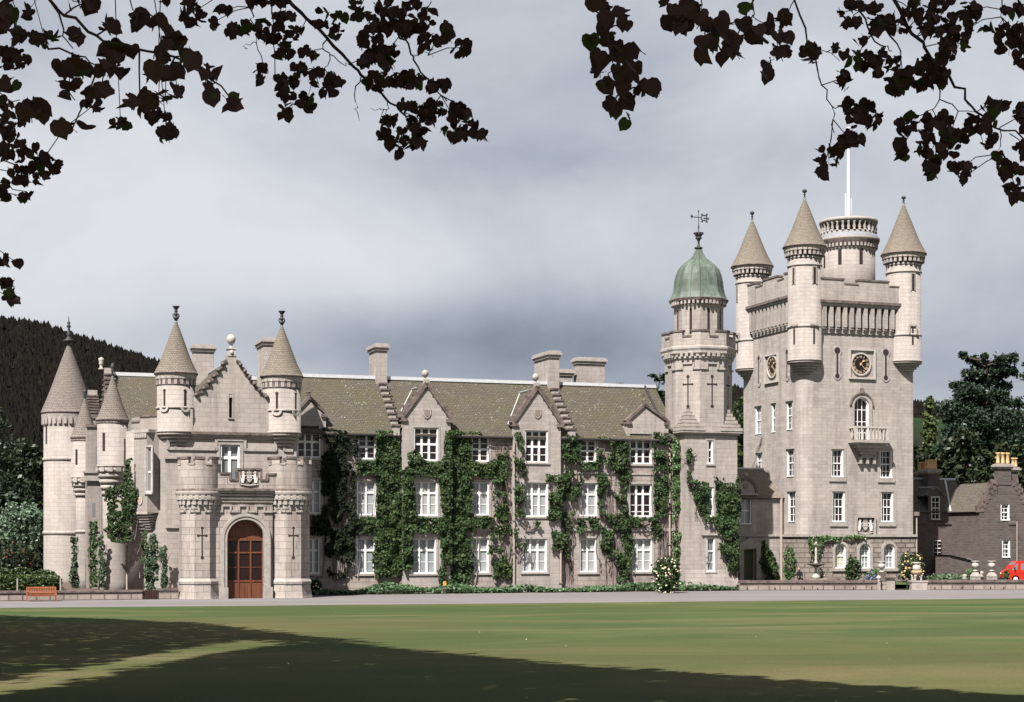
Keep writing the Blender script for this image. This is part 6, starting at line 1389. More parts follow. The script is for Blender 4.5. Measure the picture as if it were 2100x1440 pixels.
# ------------------------------------------------------------------ ivy
def inside(x, y, poly):
    c = False; j = len(poly) - 1
    for i in range(len(poly)):
        (xi, yi), (xj, yj) = poly[i], poly[j]
        if (yi > y) != (yj > y) and x < (xj - xi) * (y - yi) / (yj - yi) + xi: c = not c
        j = i
    return c
def ivy(label, pl, polys, seed, mat=IVY, dens=230, thick=.42, ls=(.062, .145), stems=5, hole=-.32, name='ivy', cat='climbing plant', group='climbers on the castle walls', feather=6):
    """leaves hung on a wall plane inside outlines given in wall coordinates taken from the photo"""
    rng = np.random.default_rng(seed); Q = []; SZ = []
    for poly in polys:
        d = dens
        if isinstance(poly[0], (int, float)): d = dens * poly[0]; poly = poly[1:]
        xs = [p[0] for p in poly]; ys = [p[1] for p in poly]; x0, x1, y0, y1 = min(xs) - feather, max(xs) + feather, min(ys) - feather, max(ys) + feather
        (sa, za), (sb, zb) = pl.at(x0, y1), pl.at(x1, y0); n = int(abs(sb - sa) * abs(zb - za) * d)
        U = rng.uniform(0, 1, (n, 2))
        for u, v in U:
            px, py = x0 + u * (x1 - x0), y0 + v * (y1 - y0); s, z = pl.at(px, py)
            w = noise.noise((s * 1.5 + seed, z * 1.5, seed * 1.3)); w2 = noise.noise((s * .7, z * .7, seed + 5.0)); w3 = noise.noise((s * 4, z * 4, seed))
            if not inside(px + w * feather + w3 * 4, py + w2 * feather + w * 4, poly): continue
            if w2 * .7 + w * .4 + w3 * .25 < hole: continue
            if z < .05: continue
            q = pI if pl is pB else pl
            if pl in (pI, pB): q = pB if (824 < px < 925 or 1052 < px < 1151) else pI; s, z = q.at(px, py)
            t = thick * (.25 + .9 * max(0, w + .35) + .3 * w3) * rng.uniform(.5, 1.1) + .03
            P = q.P(s, max(.04, t), z); Q.append(W(*P))
    base = pl.at(np.mean([p[0] for p in polys[0] if not isinstance(p, (int, float))]), HY); b3 = W(*pl.P(base[0], .1, 0))
    th = thing(name, label, cat, b3, group); P = np.array(Q); nw = np.array(W(pl.n[0], pl.n[1], 0)) - np.array(W(0, 0, 0))
    m = MB(False); m.quads(leaf_cloud(rng, P, *ls, up=.25, out=nw, aspect=.72, droop=.7)); m.build('foliage', mat, th)
    s = MB(False)
    for poly in polys[:3]:
        poly = [p for p in poly if not isinstance(p, (int, float))]; xs = [p[0] for p in poly]; ys = [p[1] for p in poly]
        for k in range(stems):
            x = rng.uniform(min(xs), max(xs)); yb = max(ys); pts = []; rr = rng.uniform(.018, .05); nn = 9
            for j in range(nn):
                y = yb + (min(ys) - yb) * j / (nn - 1) * .85; x += rng.normal(0, 3.0) + (rng.uniform(-2, 2)); s_, z_ = pl.at(x, y); pts.append(W(*pl.P(s_, .05, max(.0, z_))))
            s.tube(pts, [rr * (1 - .07 * j) for j in range(nn)], 5)
    s.build('stem', VINE, th); return th
def bare_vines(label, pl, px0, px1, y0, y1, seed, n=12):     # leafless woody stems fanning over the stone
    rng = np.random.default_rng(seed); s = MB(False); b = pl.at((px0 + px1) / 2); th = tag(None or bpy.data.objects.new('vine_stems', None), label, 'climbing plant', 'climbers on the castle walls')
    C.objects.link(th); th.location = W(*pl.P(b[0], .05, 0)); th['_base'] = W(*pl.P(b[0], .05, 0)); xm = (px0 + px1) / 2
    for k in range(n):
        xe = rng.uniform(px0, px1); x = xm + (xe - xm) * .35; pts = []; nn = 8; rr = rng.uniform(.02, .055)
        for j in range(nn): f = j / (nn - 1); xx = x + (xe - x) * f ** 1.2 + rng.normal(0, 2.2); s_, z_ = pl.at(xx, y1 + (y0 - y1) * f * rng.uniform(.95, 1.0)); pts.append(W(*pl.P(s_, .04, max(0, z_))))
        s.tube(pts, [rr * (1 - .09 * j) for j in range(nn)], 5)
    s.build('stem', VINE, th)
R4 = lambda x0, y0, x1, y1: [(x0, y0), (x1, y0), (x1, y1), (x0, y1)]
pI = PL(0, -.06); pB = PL(0, -.46)
ivy('shaded ivy on the range right beside the entrance porch', pI, [[(658, 876), (690, 884), (735, 886), (734, 945), (727, 1000), (731, 1060), (728, 1100), (726, 1150), (705, 1185), (672, 1180), (664, 1100), (656, 1000)], [(640, 1062), (735, 1060), (733, 1096), (636, 1100)], R4(660, 945, 735, 985)], 1, IVY_SHADE, hole=-.16, dens=220)
ivy('ivy column between the two leftmost two-light window bays, widest at mid height', pI, [[(772, 882), (814, 884), (820, 940), (822, 1180), (770, 1185), (762, 1150), (768, 1100), (772, 1000), (768, 950)], [(818, 960), (845, 950), (848, 1000), (852, 1060), (846, 1110), (842, 1160), (818, 1165)], R4(728, 946, 780, 972), R4(732, 1060, 850, 1094)], 2, dens=270, hole=-.45)
ivy('ivy band sweeping below the first gabled bay window', pB, [[(836, 930), (850, 922), (872, 946), (905, 945), (905, 980), (836, 975)], [(845, 1060), (905, 1060), (905, 1092), (842, 1095)], [(826, 975), (846, 975), (850, 1060), (842, 1100), (840, 1168), (824, 1166)]], 3, hole=-.5)
ivy('dense ivy column right of the first gabled bay, reaching the eaves', pI, [[(910, 886), (955, 884), (966, 905), (968, 960), (968, 1060), (965, 1100), (970, 1150), (962, 1200), (900, 1202), (896, 1172), (906, 1160), (900, 1100), (905, 1050), (897, 985), (905, 940)], R4(960, 948, 1012, 978), R4(962, 1060, 1008, 1085), R4(958, 884, 985, 896)], 4, dens=270, hole=-.45)
ivy('patchy ivy left of the second gabled bay, with bare stems showing', pI, [[(1003, 895), (1040, 890), (1045, 960), (1034, 1000), (1010, 990), (1003, 960)], [.8, (1004, 1000), (1044, 1015), (1040, 1080), (1012, 1060)], [(1006, 1085), (1048, 1075), (1050, 1150), (1046, 1185), (1010, 1190), (1003, 1140)]], 5, hole=-.05)
ivy('slim ivy strips beside the drainpipe of the second gabled bay', pB, [[(1053, 890), (1066, 888), (1075, 960), (1076, 1060), (1054, 1062)], [(1052, 1085), (1078, 1085), (1080, 1150), (1056, 1152)], [.8, (1076, 1062), (1105, 1064), (1105, 1085), (1078, 1090)]], 6, hole=-.08)
ivy('ivy right of the second gabled bay, hanging below its sill', pB, [[(1116, 972), (1150, 975), (1152, 1040), (1148, 1064), (1122, 1070), (1126, 1010)], [.7, (1128, 1088), (1152, 1085), (1150, 1130), (1130, 1128)]], 7)
ivy('ivy between the second gabled bay and the next window, high under the eaves', pI, [[(1150, 892), (1192, 896), (1190, 945), (1192, 980), (1188, 1040), (1172, 1060), (1150, 1020)], [.6, (1150, 1030), (1170, 1055), (1165, 1150), (1152, 1140)], R4(1183, 1065, 1198, 1095), R4(1188, 948, 1222, 965)], 8, hole=-.18)
ivy('tall ivy between the last two windows of the upper row', pI, [[(1222, 896), (1245, 900), (1262, 905), (1290, 905), (1290, 985), (1286, 1010), (1258, 1012), (1250, 1060), (1226, 1058), (1222, 985)], [.85, (1245, 1005), (1280, 1020), (1290, 1080), (1298, 1130), (1288, 1190), (1262, 1200), (1265, 1100), (1240, 1060)], [.85, (1230, 1080), (1256, 1090), (1262, 1170), (1244, 1170), (1228, 1120)], [.9, (1205, 1062), (1228, 1064), (1225, 1088), (1204, 1085)]], 9, hole=-.12)
ivy('ivy right of the last window up to the drainpipe', pI, [[(1338, 893), (1370, 893), (1370, 1010), (1362, 1062), (1340, 1064), (1338, 985)], R4(1288, 1060, 1350, 1080), [.8, (1332, 1075), (1356, 1078), (1354, 1105), (1334, 1102)]], 10, hole=-.22)
pCw = PL(aof(1404, -1.3) - .05, -1.3, R(-90))
ivy('bright green ivy on the corner between range and domed tower', PL(0, -.3), [[(1375, 900), (1388, 893), (1396, 960), (1404, 1010), (1404, 1060), (1398, 1080), (1377, 1078)], [.75, (1376, 1080), (1398, 1078), (1396, 1130), (1384, 1185), (1376, 1180)]], 11, IVY_L, hole=-.2)
pCu = PL(0, -1.36)
ivy('dark ivy curving across the front of the domed tower', pCu, [[(1407, 988), (1450, 990), (1452, 1062), (1440, 1064), (1428, 1040), (1418, 1012)], [(1464, 976), (1480, 972), (1484, 992), (1506, 990), (1510, 975), (1516, 985), (1514, 1100), (1512, 1150), (1492, 1150), (1474, 1128), (1470, 1080), (1440, 1068), (1466, 1060)], R4(1406, 920, 1416, 950), R4(1406, 965, 1413, 992), R4(1490, 1145, 1511, 1172)], 12, stems=7)
pKb = PL(KA - .2, KB - .24)
ivy('green creeper trailing along the top of the rusticated tower base', pKb, [[(1656, 1099), (1690, 1099), (1684, 1125), (1676, 1150), (1668, 1148), (1658, 1120)], R4(1680, 1100, 1775, 1108)], 13, IVY_L, thick=.2, stems=2)
pLk = PL(0, LB - .06)
ivy('dark creeper right of the Tudor doorway', pLk, [[(1555, 1118), (1563, 1110), (1580, 1130), (1590, 1160), (1597, 1192), (1556, 1192)]], 14)
pT2 = PL(AW - 0.0, -1.75)
ivy('thick ivy on the corbelled turret above its bare shaft', PL(AW, -2.35), [[(222, 1000), (243, 985), (258, 955), (262, 938), (270, 942), (270, 985), (272, 1000), (286, 1006), (284, 1025), (278, 1040), (272, 1072), (266, 1082), (272, 1108), (262, 1116), (232, 1114), (222, 1100), (212, 1086), (222, 1080), (222, 1040), (216, 1022)]], 15, hole=-.42, thick=.30, stems=3, dens=300)
for k, (poly, b, lab, mt) in enumerate(((R4(147, 1104, 159, 1206), 3.2, 'narrow climber at the foot of the round tower', IVY_G), (R4(181, 1072, 200, 1206), -.6, 'tall climber between the two corbelled turrets', IVY), (R4(201, 1100, 214, 1206), -1.4, 'pale climber left of the big turret shaft', IVY_G), (R4(290, 1088, 303, 1185), -2.9, 'slim climber under the stepped oriel corbel', IVY),
                                      ([(299, 1125), (308, 1096), (320, 1098), (324, 1150), (326, 1215), (296, 1215)], -4.2, 'bushy climber beneath the oriel window', IVY_G), (R4(328, 1120, 342, 1206), -4.3, 'leafy climber at the left corner of the entrance block', IVY_G))):
    ivy(lab, PL(0, b), [poly], 50 + k, mt, thick=.35, stems=3, name='climber', dens=260, ls=(.06, .13))
for k, (x0, x1, y0, y1, pl, lab) in enumerate(((668, 724, 960, 1190, pI, 'bare grey vine stems in the shade beside the porch'), (1150, 1188, 1040, 1205, pI, 'twisted bare vine stems between the second gabled bay and the next window'), (1012, 1046, 905, 1090, pI, 'bare vine stems left of the second gabled bay'), (1236, 1290, 1000, 1205, pI, 'bare vine stems below the tall ivy'), (1345, 1372, 1060, 1205, pI, 'bare vine stems beside the drainpipe near the domed tower'), (1495, 1514, 1120, 1208, pCu, 'thick vine stems at the right foot of the domed tower'))):
    bare_vines(lab, pl, x0, x1, y0, y1, 70 + k, 14)
# planting along the foot of the range
def bed():
    rng = np.random.default_rng(90); Q = []; a0, a1 = aof(640, -1), aof(1508, -1.8)
    for _ in range(15000):
        a = rng.uniform(a0, a1); b = rng.uniform(-2.35, -.15) - (.25 if a > 12 else 0); hgt = .22 + .55 * max(0, noise.noise((a * .35, 3, b * .3)) + .35) * (1 if b > -1.5 else .55); z = hgt * rng.uniform(.15, 1) ** .7
        if noise.noise((a * .8, b * .8, 9)) < -.42: continue
        Q.append(W(a, b, z))
    m = MB(False); m.quads(leaf_cloud(rng, np.array(Q), .07, .17, up=.6)); o = m.build('ground_cover', BED); tag(o, 'green ground cover plants along the foot of the ivy clad range', 'plants', None, 'stuff')
bed()
shrub('rose_bush', 'rose bush with cream flowers at the foot of the domed tower', 1368, 1210, 1142, 122.6, 62, IVY, 101, .02, 1500, (.07, .15), 42, PALEFLOWER)
shrub('rose_bush', 'rose bush with peach flowers at the right end of the rusticated tower base', 1868, 1185, 1134, 136.5, 54, IVY, 102, .42, 1200, (.07, .15), 34, PEACHFLOWER, fs=.085)
shrub('garden_shrub', 'green shrub by the drainpipe left of the fountain', 1620, 1190, 1124, 134, 28, IVY_L, 103, .42, 800)
shrub('garden_shrub', 'dark glossy shrub between the first two arched windows', 1750, 1190, 1142, 134.5, 34, IVY, 104, .42, 900)
shrub('garden_shrub', 'low light green shrub below the third arched window', 1795, 1190, 1168, 133.5, 24, IVY_L, 105, .42, 350)
shrub('flower_clump', 'clump of violet spires behind the terrace wall', 1783, 1190, 1172, 132.6, 26, BED, 106, .42, 260, (.05, .12), 26, BLUEFLOWER, cat='flowers', fs=.07)
shrub('flower_clump', 'low pink flowered plants near the fountain', 1682, 1190, 1168, 134, 18, BED, 107, .42, 240, (.05, .12), 10, plain('pink_petal', (.65, .25, .25)), cat='flowers', fs=.06)
shrub('potted_plant', 'bushy green plant beside the red van', 2064, 1188, 1168, 131.9, 14, IVY_L, 108, .42, 300, (.05, .11))
shrub('border_plants', 'row of green plants under the cottage wall', 1940, 1190, 1177, 137, 90, BED, 109, .42, 900, (.06, .13), depth=.6)
shrub('border_plants', 'spiky green plants left of the twin stone urns', 1992, 1190, 1166, 133.5, 24, BED, 111, .42, 350, (.06, .15))
shrub('flowering_bush', 'dark bush with red flowers under the silvery tree', 28, 1175, 1112, 141, 84, BROAD, 112, .5, 1400, (.08, .18), 22, REDFLOWER, fs=.06)
shrub('white_flower_plants', 'white flowered plants in the shade beside the porch', 648, 1210, 1188, 119, 26, IVY, 113, .02, 350, (.06, .14), 7, PALEFLOWER, fs=.06)
def hedge(label, x0, x1, y0, y1, Y, dpt, seed, round_=.3):
    rng = np.random.default_rng(seed); p0, p1 = world_at(x0, y1, Y), world_at(x1, y0, Y); zt, zb = world_at(x0, y0, Y).z, .45; w = p1.x - p0.x; n = int(420 * (w * dpt + 2 * (w + dpt) * (zt - zb)) / 2); n = min(n, 9000)
    q = rng.uniform(-1, 1, (n, 3)); k = np.argmax(np.abs(q), 1); q[np.arange(n), k] = np.sign(q[np.arange(n), k]); l = np.linalg.norm(q, axis=1)[:, None]; q = q * (1 - round_) + q / l * round_ * 1.1
    q += rng.normal(0, .025, q.shape); P = np.array([(p0.x + p1.x) / 2, Y + dpt / 2, (zt + zb) / 2]) + q * np.array([w / 2, dpt / 2, (zt - zb) / 2]); P = P[P[:, 2] > .42]
    m = MB(False); m.quads(leaf_cloud(rng, P, .05, .12, up=.2)); c = ((p0.x + p1.x) / 2, Y + dpt / 2, .5)
    m.quads(leaf_cloud(rng, P * .0 + np.array(c) + (P - np.array(c)) * .92, .10, .2, up=.2)); o = m.build('clipped_hedge', HEDGE, None, c); tag(o, label, 'hedge', 'clipped hedges by the bench')
hedge('long low clipped hedge behind the bench', -60, 110, 1181, 1208, 112.5, 2.2, 121, .25); hedge('square clipped hedge block, nearer the left edge', -50, 12, 1166, 1190, 118, 1.6, 122); hedge('square clipped hedge block left of the round tower', 20, 53, 1166, 1190, 118, 1.6, 123); hedge('rounded clipped hedge at the foot of the round tower', 58, 104, 1172, 1195, 117, 2.0, 124, .6)

# ================================================================== WALLS, GATES, GARDEN ORNAMENTS
def low_walls():
    p = PL(0, -6.7); zt = p.Z(180, 1211); s0, s1 = p.S(-60), p.S(292)
    m = MB(); m.wall(p, s0, s1, 0, zt - .12, [], .1); m.pbox(p, s0, s1, -.35, -.01, 0, zt - .13); m.pbox(p, s0, s1, -.42, .07, zt - .13, zt, 1); o = m.build('garden_wall', [STONE_R, TRIM_D], None, W(*p.P((s0 + s1) / 2, 0, 0))); tag(o, 'low stone wall with dark coping behind the orange bench', 'wall', 'low garden walls')
    m = MB(); a, b = p.S(326), p.S(366); m.pbox(p, a, b, -.4, 0, 0, zt - .05); m.pbox(p, a - .05, b, -.45, .07, zt - .05, zt + .08, 1); o = m.build('garden_wall', [STONE_R, TRIM_D], None, W(*p.P((a + b) / 2, 0, 0))); tag(o, 'short stone wall joining the entrance porch', 'wall', 'low garden walls')
    g = thing('garden_gate', 'low dark slatted gate under the oriel window', 'gate', W(*p.P(p.S(308), 0, 0))); m = MB(); a, b = p.S(293), p.S(325)
    for z in (.12, zt - .12): m.pbox(p, a, b, -.16, -.10, z - .05, z + .05)
    m.build('rail', DARKWOOD, g); m = MB()
    for k in range(9): x = a + (b - a) * (k + .5) / 9; m.pbox(p, x - .035, x + .035, -.1, -.06, .04, zt)
    m.build('slat', DARKWOOD, g)
    # terrace wall in two lengths either side of the gate
    for (x0, x1, lab) in ((1517, 1800, 'long terrace wall left of the garden gate'), (1902, 2400, 'terrace wall right of the garden gate, running out of the photo')):
        s0, s1 = TW.S(x0), TW.S(x1); zt = TW.Z(1700, 1190); m = MB(); m.wall(TW, s0, s1, 0, zt - .2, [], .1); m.pbox(TW, s0, s1, -.4, -.01, 0, zt - .2); m.pbox(TW, s0, s1, -.48, .09, zt - .2, zt, 1)
        rw = random.Random(3); x = s0 + .6
        while x < s1 - .3: m.pbox(TW, x - .045, x + .045, -.01, .012, .06, .2 + .1 * rw.random(), 2); x += rw.uniform(.9, 3.2)
        o = m.build('terrace_wall', [STONE_R, TRIM_D, DARKHOLE], None, W(*TW.P((s0 + s1) / 2, 0, 0))); tag(o, lab, 'wall', 'terrace walls')
    s0, s1 = TW.S(1806), TW.S(1822); m = MB(); m.pbox(TW, s0, s1, -.8, -.3, 0, zt - .05); m.pbox(TW, s0, s1, -.85, -.25, zt - .05, zt + .06, 1); o = m.build('wall_return', [STONE_R, TRIM_D], None, W(*TW.P(s0, 0, 0))); tag(o, 'short set back wall between round topped post and gate pillar', 'wall')
    q = 1 / F * 129.3
    def urn(th, x, y, z, s, mat=TRIM_L, name='urn'):
        m = MB(); m.lathe(x, y, [(.16 * s, z), (.16 * s, z + .05 * s), (.06 * s, z + .10 * s), (.07 * s, z + .18 * s), (.20 * s, z + .26 * s), (.24 * s, z + .40 * s), (.20 * s, z + .52 * s), (.15 * s, z + .56 * s), (.27 * s, z + .64 * s), (.28 * s, z + .68 * s), (.18 * s, z + .68 * s)], 16); return m.build(name, mat, th)
    # round-topped post
    s = TW.S(1802); P = TW.P(s, .0, 0); th = thing('stone_post', 'slim stone post with ball top at the end of the long terrace wall', 'post', W(*P)); m = MB(); m.box(P[0] - .11, P[0] + .11, P[1] - .11, P[1] + .11, 0, TW.Z(1803, 1192)); m.build('shaft', TRIM, th); z = TW.Z(1803, 1192); m = MB(); m.lathe(P[0], P[1], [(.12, z), (.17, z + .04), (.10, z + .09), (.12, z + .14), (.19, z + .22), (.19, z + .30), (.13, z + .39), (.02, z + .44)], 14); m.build('ball', TRIM_L, th)
    # gate pillar with urn
    s = TW.S(1828); P = TW.P(s, -.2, 0); th = thing('gate_pillar', 'square stone gate pillar with pyramid cap, left of the open gateway', 'gate pillar', W(*P)); z = TW.Z(1828, 1186); m = MB(); m.box(P[0] - .24, P[0] + .24, P[1] - .24, P[1] + .24, 0, z); m.build('shaft', TRIM, th)
    m = MB(); m.lathe(P[0], P[1], [(.50, z), (.50, z + .10), (.12, z + .36)], 4, R(45), False); m.build('cap', TRIM_D, th)
    c = TW.P(TW.S(1827.5), -2.3, 0); th = thing('stone_urn', 'stone urn with wide rim in front of the third arched window', 'urn', W(c[0], c[1], .4)); m = MB(); m.box(c[0] - .26, c[0] + .26, c[1] - .26, c[1] + .26, .4, 1.35); m.build('pedestal', TRIM_D, th); urn(th, c[0], c[1], 1.35, 1.25, TRIM_L, 'bowl')
    # plinth with the lion-footed urn
    s0, s1 = TW.S(1869), TW.S(1901); zt = TW.Z(1885, 1191); m = MB(); m.pbox(TW, s0, s1, -1.0, .12, 0, zt); m.pbox(TW, s0 - .05, s1 + .05, -1.05, .16, zt - .12, zt - .002); o = m.build('stone_plinth', TRIM, None, W(*TW.P((s0 + s1) / 2, -.4, 0))); tag(o, 'broad square stone plinth right of the gateway, carrying the footed urn', 'plinth')
    c = TW.P(TW.S(1884), -.45, 0); th = thing('footed_urn', 'large weathered urn on four feet, standing on the broad plinth', 'urn', W(c[0], c[1], zt))
    for dx, dy in ((-.26, -.22), (.26, -.22), (-.26, .22), (.26, .22)): m = MB(); m.lathe(c[0] + dx, c[1] + dy, [(.12, zt), (.07, zt + .08), (.09, zt + .30), (.13, zt + .45)], 8); m.build('foot', TRIM, th)
    m = MB(); m.lathe(c[0], c[1], [(.10, zt + .38), (.30, zt + .45), (.42, zt + .58), (.44, zt + .70), (.36, zt + .78)], 18); m.build('basin', plain('yellowed_stone', (.42, .30, .17), .9), th); m = MB(); m.lathe(c[0], c[1], [(.28, zt + .78), (.33, zt + .9), (.29, zt + 1.15), (.20, zt + 1.25), (.34, zt + 1.34), (.36, zt + 1.42), (.2, zt + 1.42)], 18); m.build('bowl', TRIM_L, th)
    # iron gate leaf posts
    th = thing('iron_gate', 'open green iron gate posts in the terrace gateway', 'gate', W(*TW.P(TW.S(1850), -.3, 0)))
    for px in (1837.5, 1862.5): s = TW.S(px); m = MB(); m.pbox(TW, s - .045, s + .045, -.35, -.26, 0, TW.Z(1850, 1190)); m.build('post', plain('dark_green_iron', (.02, .04, .025)), th)
    m = MB(); m.pbox(TW, TW.S(1838), TW.S(1862), -.33, -.29, .06, .10); m.build('bottom_rail', IRON, th)
    # twin urns and the small one between
    for k, (px, lab, y0, sc) in enumerate(((2012, 'left of the twin stone urns near the red van', 1178, 1.15), (2046, 'right of the twin stone urns, next to the red van', 1178, 1.15))):
        c = TW.P(TW.S(px), -1.2, 0); th = thing('stone_urn', lab, 'urn', W(c[0], c[1], .4), 'twin stone urns'); m = MB(); m.box(c[0] - .28, c[0] + .28, c[1] - .28, c[1] + .28, .4, .98); m.lathe(c[0], c[1], [(.42, .98), (.42, 1.06), (.13, 1.42)], 4, R(45), False); m.build('pedestal', TRIM, th); urn(th, c[0], c[1], 1.42, 1.2, TRIM_L, 'bowl')
    c = TW.P(TW.S(2028), -1.6, 0); m = MB(); m.lathe(c[0], c[1], [(.2, .4), (.2, .95), (.28, .98), (.12, 1.15), (.20, 1.25), (.20, 1.34), (.04, 1.44)], 14); o = m.build('stone_finial', TRIM_L, None, W(c[0], c[1], .4)); tag(o, 'small stone finial between the twin urns', 'finial')
    c = TW.P(TW.S(1987), -.9, 0); m = MB(); m.lathe(c[0], c[1], [(.2, .4), (.2, .8), (.26, .83), (.12, .95), (.18, 1.03), (.18, 1.1), (.04, 1.2)], 14); o = m.build('stone_finial', TRIM, None, W(c[0], c[1], .4)); tag(o, 'small stone finial left of the twin urns, by spiky plants', 'finial')
    # fountain
    c = TW.P(TW.S(1697), -3.2, 0); q = lambda y: zof(y, c[0], c[1]); th = thing('fountain', 'stone fountain with a wide bowl, slender column and small bird on top', 'fountain', W(c[0], c[1], .4)); pxm = 1 / F * 132
    m = MB(); m.lathe(c[0], c[1], [(1.9, .4), (1.9, q(1185)), (1.7, q(1185)), (1.7, .5)], 28); m.build('pool_rim', TRIM_D, th)
    m = MB(); m.lathe(c[0], c[1], [(9 * pxm, q(1186)), (8 * pxm, q(1182)), (3 * pxm, q(1175)), (2.6 * pxm, q(1168)), (4 * pxm, q(1163)), (4 * pxm, q(1162))], 18); m.build('pedestal', TRIM_L, th)
    m = MB(); m.lathe(c[0], c[1], [(4 * pxm, q(1163)), (11 * pxm, q(1160.5)), (18 * pxm, q(1158)), (18.5 * pxm, q(1156)), (17.5 * pxm, q(1156)), (10 * pxm, q(1158)), (2, q(1158)) if False else (.3, q(1158))], 26); m.build('bowl', TRIM_D, th)
    m = MB(); m.lathe(c[0], c[1], [(5 * pxm, q(1157)), (3 * pxm, q(1152)), (2 * pxm, q(1148)), (2.8 * pxm, q(1145)), (1.9 * pxm, q(1140)), (2.4 * pxm, q(1132)), (2.6 * pxm, q(1128)), (1.6 * pxm, q(1123)), (1.2 * pxm, q(1119)), (2.2 * pxm, q(1118)), (6 * pxm, q(1117)), (6.2 * pxm, q(1116)), (2 * pxm, q(1116))], 16); m.build('column', TRIM_L, th)
    m = MB(); m.ball((c[0], c[1], q(1114)), (.10, .07, .08), 8, 6); m.ball((c[0] + .05, c[1], q(1112)), .045, 8, 6); m.tube([(c[0] - .06, c[1], q(1114.5)), (c[0] - .16, c[1], q(1116))], [.04, .015], 6); m.tube([(c[0], c[1], q(1116.2)), (c[0], c[1], q(1114.5))], .02, 5); m.build('bird', TRIM_L, th)
    # wooden posts by the hedge and a small marker in the bed
    for px, y1, Y, lab in ((35.5, 1186, 111.2, 'thin grey post in front of the dark hedge'), (124, 1185, 112, 'thin grey post at the foot of the round tower')):
        p3 = world_at(px, y1, Y); m = MB(False); m.tube([(p3.x, Y, .45), (p3.x, Y, p3.z)], [.05, .045], 8); o = m.build('fence_post', plain('grey_post_wood', (.22, .19, .17), .9), None, (p3.x, Y, .5)); tag(o, lab, 'post', 'thin grey posts')
    p3 = world_at(912, 1193, 120.5); th = thing('marker', 'small orange marker standing in the planting below the ivy', 'marker', (p3.x, 120.5, .01)); m = MB(False); m.tube([(p3.x, 120.5, 0), (p3.x, 120.5, p3.z)], .03, 6); m.build('stake', DARKWOOD, th); m = MB(False); y = 120.5
    for a in ((-.12, .12),): 
        z0, z1 = p3.z - .28, p3.z + .02; x0, x1 = p3.x - .10, p3.x + .10; m.v += []; 
        for qd in (((x0, y - .05, z0), (x1, y - .05, z0), (x1, y - .05, z1), (x0, y - .05, z1)), ((x1, y - .05, z0), (x1, y + .01, z0), (x1, y + .01, z1), (x1, y - .05, z1)), ((x0, y + .01, z0), (x0, y - .05, z0), (x0, y - .05, z1), (x0, y + .01, z1)), ((x0, y - .05, z1), (x1, y - .05, z1), (x1, y + .01, z1), (x0, y + .01, z1))): m.face(list(qd))
    m.build('plate', plain('orange_plate', (.70, .30, .06), .6), th)
low_walls()

def bench():
    p = PL(0, -7.5); s0, s1 = p.S(54), p.S(115); th = thing('park_bench', 'orange teak slatted bench in front of the low wall', 'bench', W(*p.P((s0 + s1) / 2, 0, 0))); L = s1 - s0
    m = MB()
    for k in range(5): m.pbox(p, s0, s1, .08 + .1 * k, .16 + .1 * k, .40, .43)
    m.pbox(p, s0, s1, .50, .54, .33, .40); m.build('seat', TEAK, th)
    m = MB(); m.pbox(p, s0, s1, .02, .06, .84, .92); m.pbox(p, s0, s1, .02, .06, .50, .56)
    for k in range(16): x = s0 + .08 + (L - .16) * (k + .5) / 16; m.pbox(p, x - .03, x + .03, .025, .055, .56, .84)
    m.build('backrest', TEAK, th)
    for x in (s0, s1 - .07):
        m = MB(); m.pbox(p, x, x + .07, .0, .07, 0, .92); m.build('leg', TEAK, th); m = MB(); m.pbox(p, x, x + .07, .48, .55, 0, .62); m.build('leg', TEAK, th); m = MB(); m.pbox(p, x - .01, x + .08, .0, .58, .62, .66); m.build('armrest', TEAK, th)
bench()

